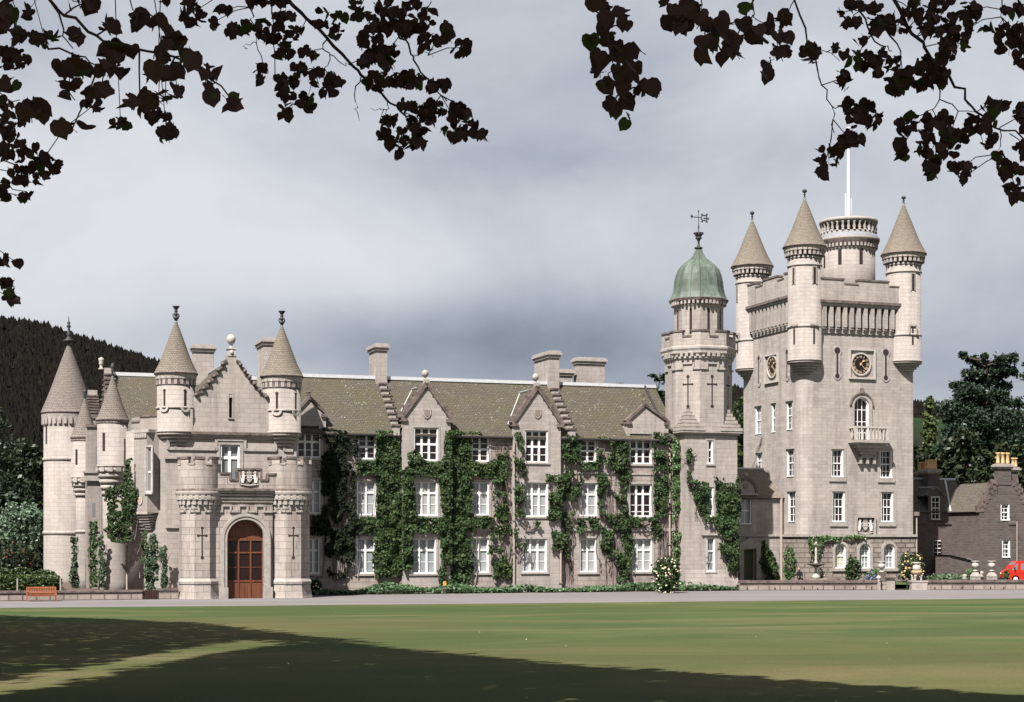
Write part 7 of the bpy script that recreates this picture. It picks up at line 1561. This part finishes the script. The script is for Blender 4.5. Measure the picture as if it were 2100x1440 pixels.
def van():
    Y = 134.5; p0 = world_at(2061, 1188, Y); th = thing('red_van', 'red van parked behind the terrace wall, cut by the right edge', 'van', (p0.x + 2, Y, .42)); l = to_local(Vector((p0.x, Y, 0))); pv = PL(l[0], l[1], -TH); q = lambda y: H + (HY - y) / F * Y
    zt, zb = q(1151), .62; 
    prof = [(.12, zb), (4.15, zb), (4.2, zb + .5), (4.15, zt - .12), (4.0, zt), (1.12, zt), (.98, zt - .03), (.34, q(1170)), (.05, q(1174)), (.02, zb + .25)]
    m = MB(); m.plate(pv, prof, -1.6, 0, 0, True); m.build('body', REDPAINT, th)
    g = MB(); g.plate(pv, [(.52, q(1169)), (.95, q(1169)), (1.05, q(1156)), (.92, q(1156))], -.02, .008); g.build('side_window', GLASS_M, th)
    g = MB(); g.plate(pv, [(1.28, q(1169)), (2.4, q(1169)), (2.4, q(1156)), (1.28, q(1156))], -.02, .008); g.build('side_window', GLASS_M, th)
    g = MB(); a, b = (.38, q(1169.5)), (.95, zt - .07); g.face([pv.P(a[0] - .012, -.12, a[1]), pv.P(a[0] - .012, -1.48, a[1]), pv.P(b[0] - .012, -1.45, b[1]), pv.P(b[0] - .012, -.15, b[1])]); g.build('windscreen', GLASS_M, th)
    d = MB(); d.strip(pv, (1.16, zb + .1), (1.16, zt - .05), .012, -.01, .004); d.strip(pv, (.2, q(1176)), (4.1, q(1176)), .02, -.01, .006); d.build('door_seam', plain('seam', (.25, .01, .006)), th)
    b = MB(); b.pbox(pv, -.08, .2, -1.62, .03, zb, zb + .2); b.build('bumper', IRON, th)
    for t in (-.3, -1.3): h = MB(); c = pv.P(.06, t, q(1177)); h.ball(c, (.07, .12, .10), 10, 6); h.build('headlight', plain('lamp_glass', (.7, .65, .5), .2), th)
    for x in (.85, 3.35):
        for t in (-.12, -1.48):
            w = MB(); K = 20
            for rr, ww, mi in ((.31, .10, 0), (.19, .11, 1)): w.plate(pv, [(x + rr * math.cos(2 * math.pi * k / K), .73 + rr * math.sin(2 * math.pi * k / K)) for k in range(K)], t - ww, t + ww + .02, mi, True)
            w.build('wheel', [TYRE, LEAD], th)
    mr = MB(); mr.pbox(pv, .72, .80, .02, .2, q(1167), q(1163)); mr.build('wing_mirror', IRON, th)
van()

def person():
    """a seated person, grown as one skin over a posed skeleton"""
    c = TW.P(TW.S(1650), -1.5, 0); o3 = Vector(W(c[0], c[1], .42)); th = thing('person', 'person dressed in black sitting behind the terrace wall near the fountain', 'person', o3)
    def skin(name, verts, edges, radii, mat, sub=2, parent=th, root=0):
        me = bpy.data.meshes.new(name); me.from_pydata(verts, edges, []); o = bpy.data.objects.new(name, me); C.objects.link(o); o.parent = parent; me.materials.append(mat)
        md = o.modifiers.new('skin', 'SKIN'); sl = me.skin_vertices[0].data
        for k, r in enumerate(radii): sl[k].radius = r if isinstance(r, tuple) else (r, r); sl[k].use_root = (k == root)
        s = o.modifiers.new('sub', 'SUBSURF'); s.levels = sub; s.render_levels = sub; return o
    seat = .42; BLACK = plain('black_cloth', (.012, .010, .011), .9); SKINM = plain('skin', (.55, .34, .27), .6, .08); HAIR = plain('brown_hair', (.07, .03, .022), .7)
    V = [(0, 0, seat + .10), (0, .02, seat + .32), (0, .0, seat + .50), (-.02, -.03, seat + .60), (-.03, -.05, seat + .67),
         (-.17, .0, seat + .52), (-.22, -.10, seat + .28), (-.14, -.30, seat + .18), (.17, .0, seat + .52), (.22, -.10, seat + .28), (.10, -.32, seat + .18),
         (-.10, -.10, seat + .09), (-.13, -.46, seat + .10), (-.13, -.48, .10), (-.13, -.62, .05), (.10, -.10, seat + .09), (.12, -.46, seat + .10), (.12, -.46, .10), (.12, -.60, .05)]
    E = [(0, 1), (1, 2), (2, 3), (3, 4), (2, 5), (5, 6), (6, 7), (2, 8), (8, 9), (9, 10), (0, 11), (11, 12), (12, 13), (13, 14), (0, 15), (15, 16), (16, 17), (17, 18)]
    Rr = [(.16, .12), (.15, .11), (.16, .10), .07, .055, .065, .05, .038, .065, .05, .038, .10, .07, .05, .04, .10, .07, .05, .04]
    body = skin('body', V, E, Rr, BLACK)
    hd = MB(False); hz = seat + .80; b0 = o3
    hm = Matrix.Rotation(R(-35), 3, 'Z')
    def at(x, y, z): v = hm @ Vector((x, y, 0)); return (o3.x - .03 + v.x, o3.y - .06 + v.y, o3.z + hz + z)
    hd.ball(at(0, 0, 0), (.078, .092, .115), 14, 10, 0, hm); hd.ball(at(0, -.045, -.055), (.055, .055, .06), 10, 8, 0, hm); hd.tube([at(0, -.085, .01), at(0, -.115, -.02), at(0, -.092, -.032)], [.012, .016, .012], 6)
    for sx in (-1, 1): hd.ball(at(sx * .08, .005, -.01), (.014, .025, .034), 6, 5, 0, hm)
    hd.build('head', SKINM, th)
    f = MB(False)
    for sx in (-1, 1): f.ball(at(sx * .03, -.086, .012), (.012, .008, .007), 6, 5, 0, hm)
    f.build('eye', IRON, th); f = MB(False); f.ball(at(0, -.095, -.062), (.024, .008, .007), 8, 5, 0, hm); f.build('mouth', plain('lip', (.35, .12, .10)), th)
    h = MB(False); h.ball(at(0, .025, .03), (.092, .095, .112), 14, 10, 0, hm); h.ball(at(0, .07, -.06), (.075, .05, .09), 10, 8, 0, hm); h.build('hair', HAIR, th)
    for sx, w in ((-1, (-.14, -.30)), (1, (.10, -.32))):
        vs = [(w[0], w[1], seat + .18), (w[0] - sx * -.02 * -1, w[1] - .07, seat + .165)]; es = [(0, 1)]; rs = [(.030, .018), (.036, .014)]
        hand = skin('hand', vs, es, rs, SKINM, 1)
        for k in range(4):
            x = w[0] + (k - 1.5) * .019; skin('finger', [(x, w[1] - .06, seat + .165), (x, w[1] - .105 - (.012 if k in (1, 2) else 0), seat + .158), (x, w[1] - .135 - (.012 if k in (1, 2) else 0), seat + .135)], [(0, 1), (1, 2)], [.0095, .009, .0075], SKINM, 1, hand)
        skin('thumb', [(w[0] - sx * .028, w[1] - .03, seat + .165), (w[0] - sx * .05, w[1] - .07, seat + .158), (w[0] - sx * .05, w[1] - .095, seat + .15)], [(0, 1), (1, 2)], [.011, .010, .008], SKINM, 1, hand)
    st = thing('garden_bench', 'low dark stone bench under the seated person', 'bench', o3); m = MB(False); x, y, z = o3
    for sx in (-.5, .5): m.tube([(x + sx, y - .05, z), (x + sx, y - .05, z + .34)], .12, 8)
    m.build('support', TRIM_D, st); m = MB(False)
    for qz in ((z + .34, z + .42),):
        z0, z1 = qz; x0, x1, y0, y1 = x - .7, x + .7, y - .28, y + .2
        for qd in (((x0, y0, z0), (x1, y0, z0), (x1, y0, z1), (x0, y0, z1)), ((x0, y0, z1), (x1, y0, z1), (x1, y1, z1), (x0, y1, z1)), ((x1, y0, z0), (x1, y1, z0), (x1, y1, z1), (x1, y0, z1)), ((x0, y1, z0), (x0, y0, z0), (x0, y0, z1), (x0, y1, z1)), ((x1, y1, z0), (x0, y1, z0), (x0, y1, z1), (x1, y1, z1))): m.face(list(qd))
    m.build('seat', TRIM_D, st)
person()

# ================================================================== LIME TREES (overhanging branches, and the shade on the lawn)
HEART = np.array([(0, -.50), (.26, -.62), (.52, -.42), (.58, -.05), (.46, .30), (.20, .52), (.0, .74), (-.22, .50), (-.48, .28), (-.57, -.05), (-.50, -.42), (-.24, -.60)])   # y downwards to the tip
def heart_leaves(rng, P, s0, s1):
    N = len(P); K = len(HEART); n = rng.normal(0, 1, (N, 3)); n[:, 1] -= rng.choice([0, .5, 1.4], N); n[:, 2] += .4; n /= np.linalg.norm(n, axis=1)[:, None]
    d = rng.normal(0, .55, (N, 3)); d[:, 2] -= 1.0; d -= n * np.sum(d * n, 1)[:, None]; d /= np.linalg.norm(d, axis=1)[:, None] + 1e-9
    e = np.cross(n, d); s = rng.uniform(s0, s1, N)[:, None, None]; wx = rng.uniform(.85, 1.1, N)[:, None, None]
    hx, hy = HEART[:, 0][None, :, None], HEART[:, 1][None, :, None]
    curl = (rng.uniform(-.1, .9, (N, 1, 1)) * (np.abs(hx) ** 2) + rng.uniform(-.5, .3, (N, 1, 1)) * hy ** 2)
    return P[:, None, :] + (e[:, None, :] * hx * wx + d[:, None, :] * hy + n[:, None, :] * curl) * s
# leafy sprays: boxes in photo pixels (x0,y0,x1,y1) and the distance each spray hangs at
LSPR = [(-20,-10,36,76),(14,50,56,98),(131,-8,204,24),(122,58,176,92),(192,38,258,74),(256,15,304,66),(303,26,354,60),(318,58,384,106),(345,92,410,144),(405,126,456,172),(415,165,458,212),(459,188,500,234),(198,74,282,132),(283,100,348,128),(108,116,200,164),(190,116,264,164),(290,130,378,170),(117,163,164,212),(163,163,248,206),(248,180,326,234),(320,174,358,220),(350,176,381,205),(-10,163,46,194),(28,198,100,258),(108,250,188,278)]
LSPR_F = [(42,8,70,40),(58,56,124,98),(-10,96,60,148),(166,198,220,234),(219,238,276,272),(297,221,352,258),(318,250,366,300),(-12,198,28,232),(-10,233,52,288),(-10,286,80,338),(70,314,130,358),(15,335,104,384),(-10,368,26,412),(34,390,72,418),(322,-6,356,10),(365,-6,428,56),(430,24,452,64),(458,46,492,78),(488,42,521,72),(436,8,482,36),(-10,520,24,550),(22,526,46,552),(-10,572,38,600),(2,592,40,628),
          (500,-6,546,16),(544,-6,598,18),(520,32,554,86),(555,20,610,48),(538,48,618,100),(558,90,604,126),(608,54,626,72),(628,38,678,62),(674,50,706,84),(612,94,660,126),(594,125,634,164),(630,138,670,182),(662,140,696,196),(655,178,672,206),(518,130,558,176),(558,150,614,188),(556,182,614,208),(570,206,612,250),(608,188,648,234),(715,-6,752,52),(748,-6,894,74),(768,40,872,76),(730,50,804,116),(728,104,774,142),(770,88,820,146),(848,66,906,110),(900,44,932,96),(924,78,972,118),(745,142,804,192),(800,140,872,192),(872,160,926,192),(815,206,858,232),(853,206,918,246),(910,204,972,248),(896,238,982,292),(974,266,1006,296),(772,230,816,262),(772,256,800,294),(792,258,844,322),(830,236,898,280),(838,272,876,306)]
LGRN = [(638,12,714,54),(682,140,710,180),(836,268,876,304),(560,92,604,128),(770,92,818,146),(802,142,870,192),(874,160,924,192),(460,40,520,76),(570,85,600,122),(845,205,915,240)]
RSPR = [(1212,-6,1230,12),(1230,8,1258,28),(1254,12,1292,42),(1262,34,1296,72),(1228,24,1258,54),(1222,46,1264,90),(1200,72,1228,118),(1212,104,1248,166),(1246,86,1282,122),(1277,82,1322,124),(1248,120,1330,172),(1260,166,1330,200),(1326,168,1352,190),(1278,194,1304,218),(1228,144,1256,194),(1246,192,1274,238),(1361,-6,1442,38),(1362,22,1420,76),(1422,20,1456,66),(1448,28,1538,72),(1428,66,1486,102),(1476,66,1534,102),(1428,98,1456,130),(1470,96,1492,128),(1488,92,1530,128),(1516,4,1544,34),(1535,50,1578,94),(1560,28,1594,70),(1592,24,1630,62),(1583,60,1632,90),(1580,88,1620,132),(1552,122,1588,168)]
RSPR_F = [(1350,-6,1372,16),(1710,14,1736,38),(1730,-6,1784,24),(1727,28,1768,60),(1776,4,1822,76),(1812,22,1874,72),(1850,-6,1894,52),(1890,-6,1964,28),(1878,24,1936,88),(1928,24,1970,78),(1957,0,2014,44),(1968,36,2000,84),(1916,68,1996,114),(1748,72,1789,96),(1697,88,1730,116),(1720,94,1796,146),(1774,100,1832,160),(1712,141,1760,190),(1811,115,1874,196),(1860,115,1950,190),(1920,100,1962,134),(1633,86,1684,134),(1726,202,1760,236),(1738,208,1810,276),(1709,266,1774,306),(1668,290,1730,344),(1676,328,1702,368),(1828,226,1888,278),(1828,275,1870,332),(1876,255,1920,330),(1913,260,1978,324),(1890,225,1952,268),(1972,230,2048,308),(2015,196,2070,236),(1893,325,1926,370),(1940,328,2006,368),(1958,356,1986,378),(2036,310,2070,350),(2038,333,2104,370),(2058,366,2110,414),(2072,208,2120,272),(2076,284,2120,330),(2032,42,2110,120),(2052,4,2110,36),(2075,108,2115,144)]
RGRN = [(1263,222,1298,262),(1995,40,2042,78),(1850,0,1892,50),(1920,90,1955,120),(2080,380,2110,414),(2000,212,2050,240),(1835,290,1870,332),(1905,310,1935,345)]
LBR = [([(60,-60),(102,0),(131,32),(198,73),(286,102),(359,117),(408,146),(440,170)],6.8,.020,0),([(105,5),(131,61),(150,100)],6.8,.011,0),([(-40,40),(58,73),(122,99),(175,117),(230,150)],6.8,.014,0),([(-60,150),(0,190),(40,205)],6.8,.009,0),([(-40,290),(10,330),(60,350),(100,330)],12,.010,0),([(-40,360),(20,380),(60,405)],12,.009,0),([(250,-40),(272,20),(300,30)],6.8,.009,0),
       ([(520,-90),(591,0),(629,39),(668,75),(719,131),(740,154),(773,185),(794,206),(817,224),(840,237)],12.5,.026,0),([(740,-70),(789,26),(812,57),(832,82),(848,116),(863,149),(891,183),(917,208)],12.3,.017,0),([(500,-40),(513,15),(521,51),(526,90),(539,129),(550,150)],12,.010,0),([(552,-40),(557,26),(557,77),(564,157),(575,190)],12,.010,0),([(740,159),(727,195),(727,224),(737,247)],12.5,.008,0),([(668,77),(662,100),(676,112),(700,130),(718,134)],12.5,.009,0),([(676,112),(665,140),(650,150)],12.5,.006,0),([(848,112),(866,110),(888,118)],12.3,.005,0),([(794,206),(793,225),(780,225),(760,222)],12.4,.006,0),([(526,88),(505,90),(501,100)],12,.005,0)]
RBR = [([(1215,-60),(1229,0),(1237,31),(1249,88),(1259,143),(1259,171),(1275,219)],7.4,.011,1),([(1430,-50),(1440,10),(1460,50)],7.4,.010,1),([(1620,-60),(1629,0),(1655,85),(1673,123),(1685,175),(1705,216),(1711,274)],11.5,.013,1),([(1655,85),(1667,90),(1722,125)],11.5,.007,1),([(1545,-30),(1547,30),(1560,45),(1580,60)],7.4,.008,1),([(1545,30),(1530,55)],7.4,.007,1),([(1629,0),(1612,30)],11.5,.006,1),([(1750,-60),(1763,23),(1787,73),(1816,96),(1830,105)],11.8,.014,1),([(1800,-60),(1862,58),(1895,96),(1947,157),(1979,204),(2002,230),(2040,262),(2100,286)],11.8,.022,1),([(1815,40),(1840,90),(1850,140)],11.8,.012,1),([(1924,150),(1927,204),(1965,228),(2000,230)],11.8,.009,1),([(1927,204),(1912,225),(1890,240)],11.8,.007,1),([(1706,218),(1728,217)],11.5,.006,1),([(2050,262),(2052,300),(2060,330)],11.8,.007,1),([(2062,-40),(2055,20),(2050,50)],11.8,.010,1),([(1592,80),(1585,110),(1572,124)],7.4,.006,1)]
# the avenue of limes left of and behind the camera: trunks, and the ground their crowns keep in shade
SH = Vector((-sun_dir.x / sun_dir.z, -sun_dir.y / sun_dir.z))          # how far a shadow travels per metre of height
def ground_at(px, py):
    t = (px - CX) / F; y = 5.0
    for _ in range(400):
        if H - (py - HY) / F * y <= gxy(t * y, y): break
        y += .25
    return (t * y, y)
SHADE_A = [ground_at(*p) for p in ((-500, 1259), (-80, 1260), (0, 1262), (250, 1271), (430, 1280), (560, 1297), (650, 1309), (760, 1325), (850, 1338), (760, 1336), (640, 1323), (560, 1312), (470, 1314), (300, 1341), (150, 1368), (0, 1396), (-300, 1440))]
SHADE_B = [ground_at(*p) for p in ((-300, 1480), (0, 1438), (150, 1406), (320, 1369), (470, 1341), (560, 1329), (640, 1318), (850, 1338), (1200, 1366), (1600, 1396), (2100, 1431), (2500, 1455))] + [(9, 9), (0, 6), (-9, 9)]
TRUNKS = [(-10.5, 17.0), (-4.6, 6.5), (-17.0, 31.0), (-23.5, 44.0), (-30.0, 58.0), (7.0, 3.5)]
TLAB = ['lime tree left of the camera, its crown shading the near lawn', 'lime tree whose branches hang across the upper left of the photo', 'lime tree outside the left edge shading the middle of the lawn', 'lime tree outside the left edge, second furthest along the avenue', 'lime tree outside the left edge, furthest along the avenue', 'lime tree whose branches hang across the upper right of the photo']
def shade_points():  # crown leaves set back along the sun to fill the lawn-shade outlines
    rng = np.random.default_rng(77); out = [[] for _ in TRUNKS]
    for poly, hr, n, near in ((SHADE_A, (11, 23), 44000, (2, 3, 4)), (SHADE_B, (10.5, 22), 30000, (0, 1, 2))):
        xs = [p[0] for p in poly]; ys = [p[1] for p in poly]; k = 0
        while k < n:
            x, y = rng.uniform(min(xs), max(xs)), rng.uniform(min(ys), max(ys)); e = .6 * noise.noise((x * .35, y * .2, 3)) + .3 * noise.noise((x * 1.7, y * .9, 8))
            j = rng.normal(0, .28, 2)
            if not inside(x + e * .6 + j[0], y + e + j[1], poly): k += .2; continue
            for _ in range(6):
                h = rng.uniform(*hr); g = gxy(x, y); X, Y, Z = x - SH.x * h, y - SH.y * h, g + h
                if not (Y > -1 and abs(X) < .315 * Y + .9 and Z < H + .33 * max(Y, 0) + .9) and noise.noise((X * .35, Y * .35, Z * .35)) > -.38:
                    out[min(near, key=lambda i: (X - TRUNKS[i][0]) ** 2 + (Y - TRUNKS[i][1]) ** 2)].append((X, Y, Z)); break
            k += 1
    q = rng.normal(0, 1, (5000, 3)); q /= np.linalg.norm(q, axis=1)[:, None]; q *= rng.uniform(.4, 1, (5000, 1)); out[5] += [tuple(v) for v in q * (4.5, 4, 4) + (8, 1.0, 16)]
    return out
CROWN_PTS = shade_points()
def lime(k):
    cx, cy = TRUNKS[k]; cz, r, rv = 16.0, 6.0, 5.0; rng = np.random.default_rng(200 + k); z0 = gxy(cx, cy); th = thing('lime_tree', TLAB[k], 'tree', (cx, cy, z0), 'lime trees of the avenue'); tm, cm = MB(False), MB(False)
    limb(tm, (cx, cy, z0 - .3), (cx, cy, cz + rv * .6), .42, .08, rng, 9, .02); P = np.array(CROWN_PTS[k])
    for j in range(16): c = P[rng.integers(0, len(P))]; limb(tm, (cx, cy, 8 + (c[2] - 8) * .4), c, .13, .02, rng, 5, .05)
    lim = 4.0 + .335 * np.maximum(P[:, 1], 0) + .8; vis = (P[:, 1] > .5) & (np.abs(P[:, 0]) < .325 * P[:, 1] + .5) & (P[:, 2] < lim); P = P[~vis]
    cm.quads(leaf_cloud(rng, P, .24, .42, up=.7))
    if k in (1, 5):
        sides = ((LSPR, 6.8, LIME, .066), (LSPR_F, 12.2, LIME, .064), (LGRN, 12.4, LIME_G, .078)) if k == 1 else ((RSPR, 7.4, LIME, .070), (RSPR_F, 11.7, LIME, .068), (RGRN, 11.9, LIME_G, .08))
        A, G = MB(False), MB(False); nk = 0
        for boxes, Y, mt, ls in sides:
            px_leaf = ls * F / Y
            for (x0, y0, x1, y1) in boxes:
                n = max(3, int((x1 - x0) * (y1 - y0) / (px_leaf ** 2) * ((3.3 if Y < 8 else 2.8) if mt is LIME else 1.4))); mx, my = min(px_leaf * .42, (x1 - x0) * .4), min(px_leaf * .42, (y1 - y0) * .4); Q = []
                for _ in range(n):
                    f = math.sqrt(rng.uniform(0, 1)); a = rng.uniform(0, 6.283); hx, hy = (x1 - x0) / 2 - mx * .8, (y1 - y0) / 2 - my * .8
                    d = Y + rng.normal(0, .35); v = world_at((x0 + x1) / 2 + hx * f * math.cos(a) * 1.1, (y0 + y1) / 2 + hy * f * math.sin(a) * 1.1, d); Q.append((v.x, v.y, v.z))
                H_ = heart_leaves(rng, np.array(Q), ls * .60, ls * 1.12)
                pick = rng.random(len(H_)) < (.93 if mt is LIME else .35)
                if pick.any(): A.quads(H_[pick])
                if (~pick).any(): G.quads(H_[~pick])
        br = MB(False)
        for pts, Y, rad, side in (LBR if k == 1 else RBR):
            V = [world_at(x, y, Y) for x, y in pts]; first = pts[0]
            if first[1] < 0: V = [Vector((V[0].x * .9 + cx * .1, V[0].y * .9 + cy * .1, V[0].z + 1.0))] + V
            fine = []
            for i in range(len(V) - 1):
                for j in range(3): w_ = V[i].lerp(V[i + 1], j / 3); fine.append(tuple(w_ + (Vector(rng.normal(0, .012, 3)) if j else Vector())))
            fine.append(tuple(V[-1])); nn = len(fine); rad *= .45 if Y < 8 else .68; br.tube(fine, [rad * (1 - .65 * i / nn) for i in range(nn)], 6)
            if first[1] < 0: limb(br, (cx, cy, 9.5), fine[0], .07, rad * 1.1, rng, 6, .04)
        for boxes, Y, mt, ls in sides[:2]:      # a twig from each spray to the nearest bough
            nodes = [v for pts, Yb, rad, side in (LBR if k == 1 else RBR) if abs(Yb - Y) < 1.2 for a_, b_ in zip(pts, pts[1:]) for v in (a_, ((a_[0] + b_[0]) / 2, (a_[1] + b_[1]) / 2))]
            for (x0, y0, x1, y1) in boxes:
                c = ((x0 + x1) / 2, (y0 + y1) / 2); nd = min(nodes, key=lambda v: (v[0] - c[0]) ** 2 + 1.6 * max(0, v[1] - c[1]) ** 2 + .6 * (v[1] - c[1]) ** 2); d = math.dist(nd, c)
                if x0 < 60 and k == 1 and y0 > 100: nd = (-80, c[1] - 25)
                elif d > 170: nd = (c[0] - 12, -30)
                m1 = (nd[0] * .5 + c[0] * .5 + rng.normal(0, d * .08), nd[1] * .5 + c[1] * .5 - d * .10); br.tube([world_at(*nd, Y), world_at(*m1, Y), world_at(*c, Y), world_at(c[0] + rng.normal(0, 6), y1 - 6, Y)], [.0042, .0036, .003, .002], 5)
        A.build('hanging_leaves', LIME, th); G.build('green_leaves', LIME_G, th); br.build('branch', BARK, th)
    tm.build('trunk', BARK, th); cm.build('crown', SHADELEAF, th)
for k in range(len(TRUNKS)): lime(k)
# fallen leaves and feathers speckling the near grass
def specks():
    rng = np.random.default_rng(7); P = []
    for _ in range(28): y = rng.uniform(22, 60); x = rng.uniform(-.3, .3) * y; P.append((x, y, gxy(x, y) + .02))
    m = MB(False); m.quads(leaf_cloud(rng, np.array(P), .015, .03, up=1.5)); o = m.build('fallen_petals', PALEFLOWER); tag(o, 'pale fallen petals scattered over the shaded lawn', 'petals', None, 'stuff')
specks()
for o in bpy.data.objects:
    if '_base' in o: del o['_base']
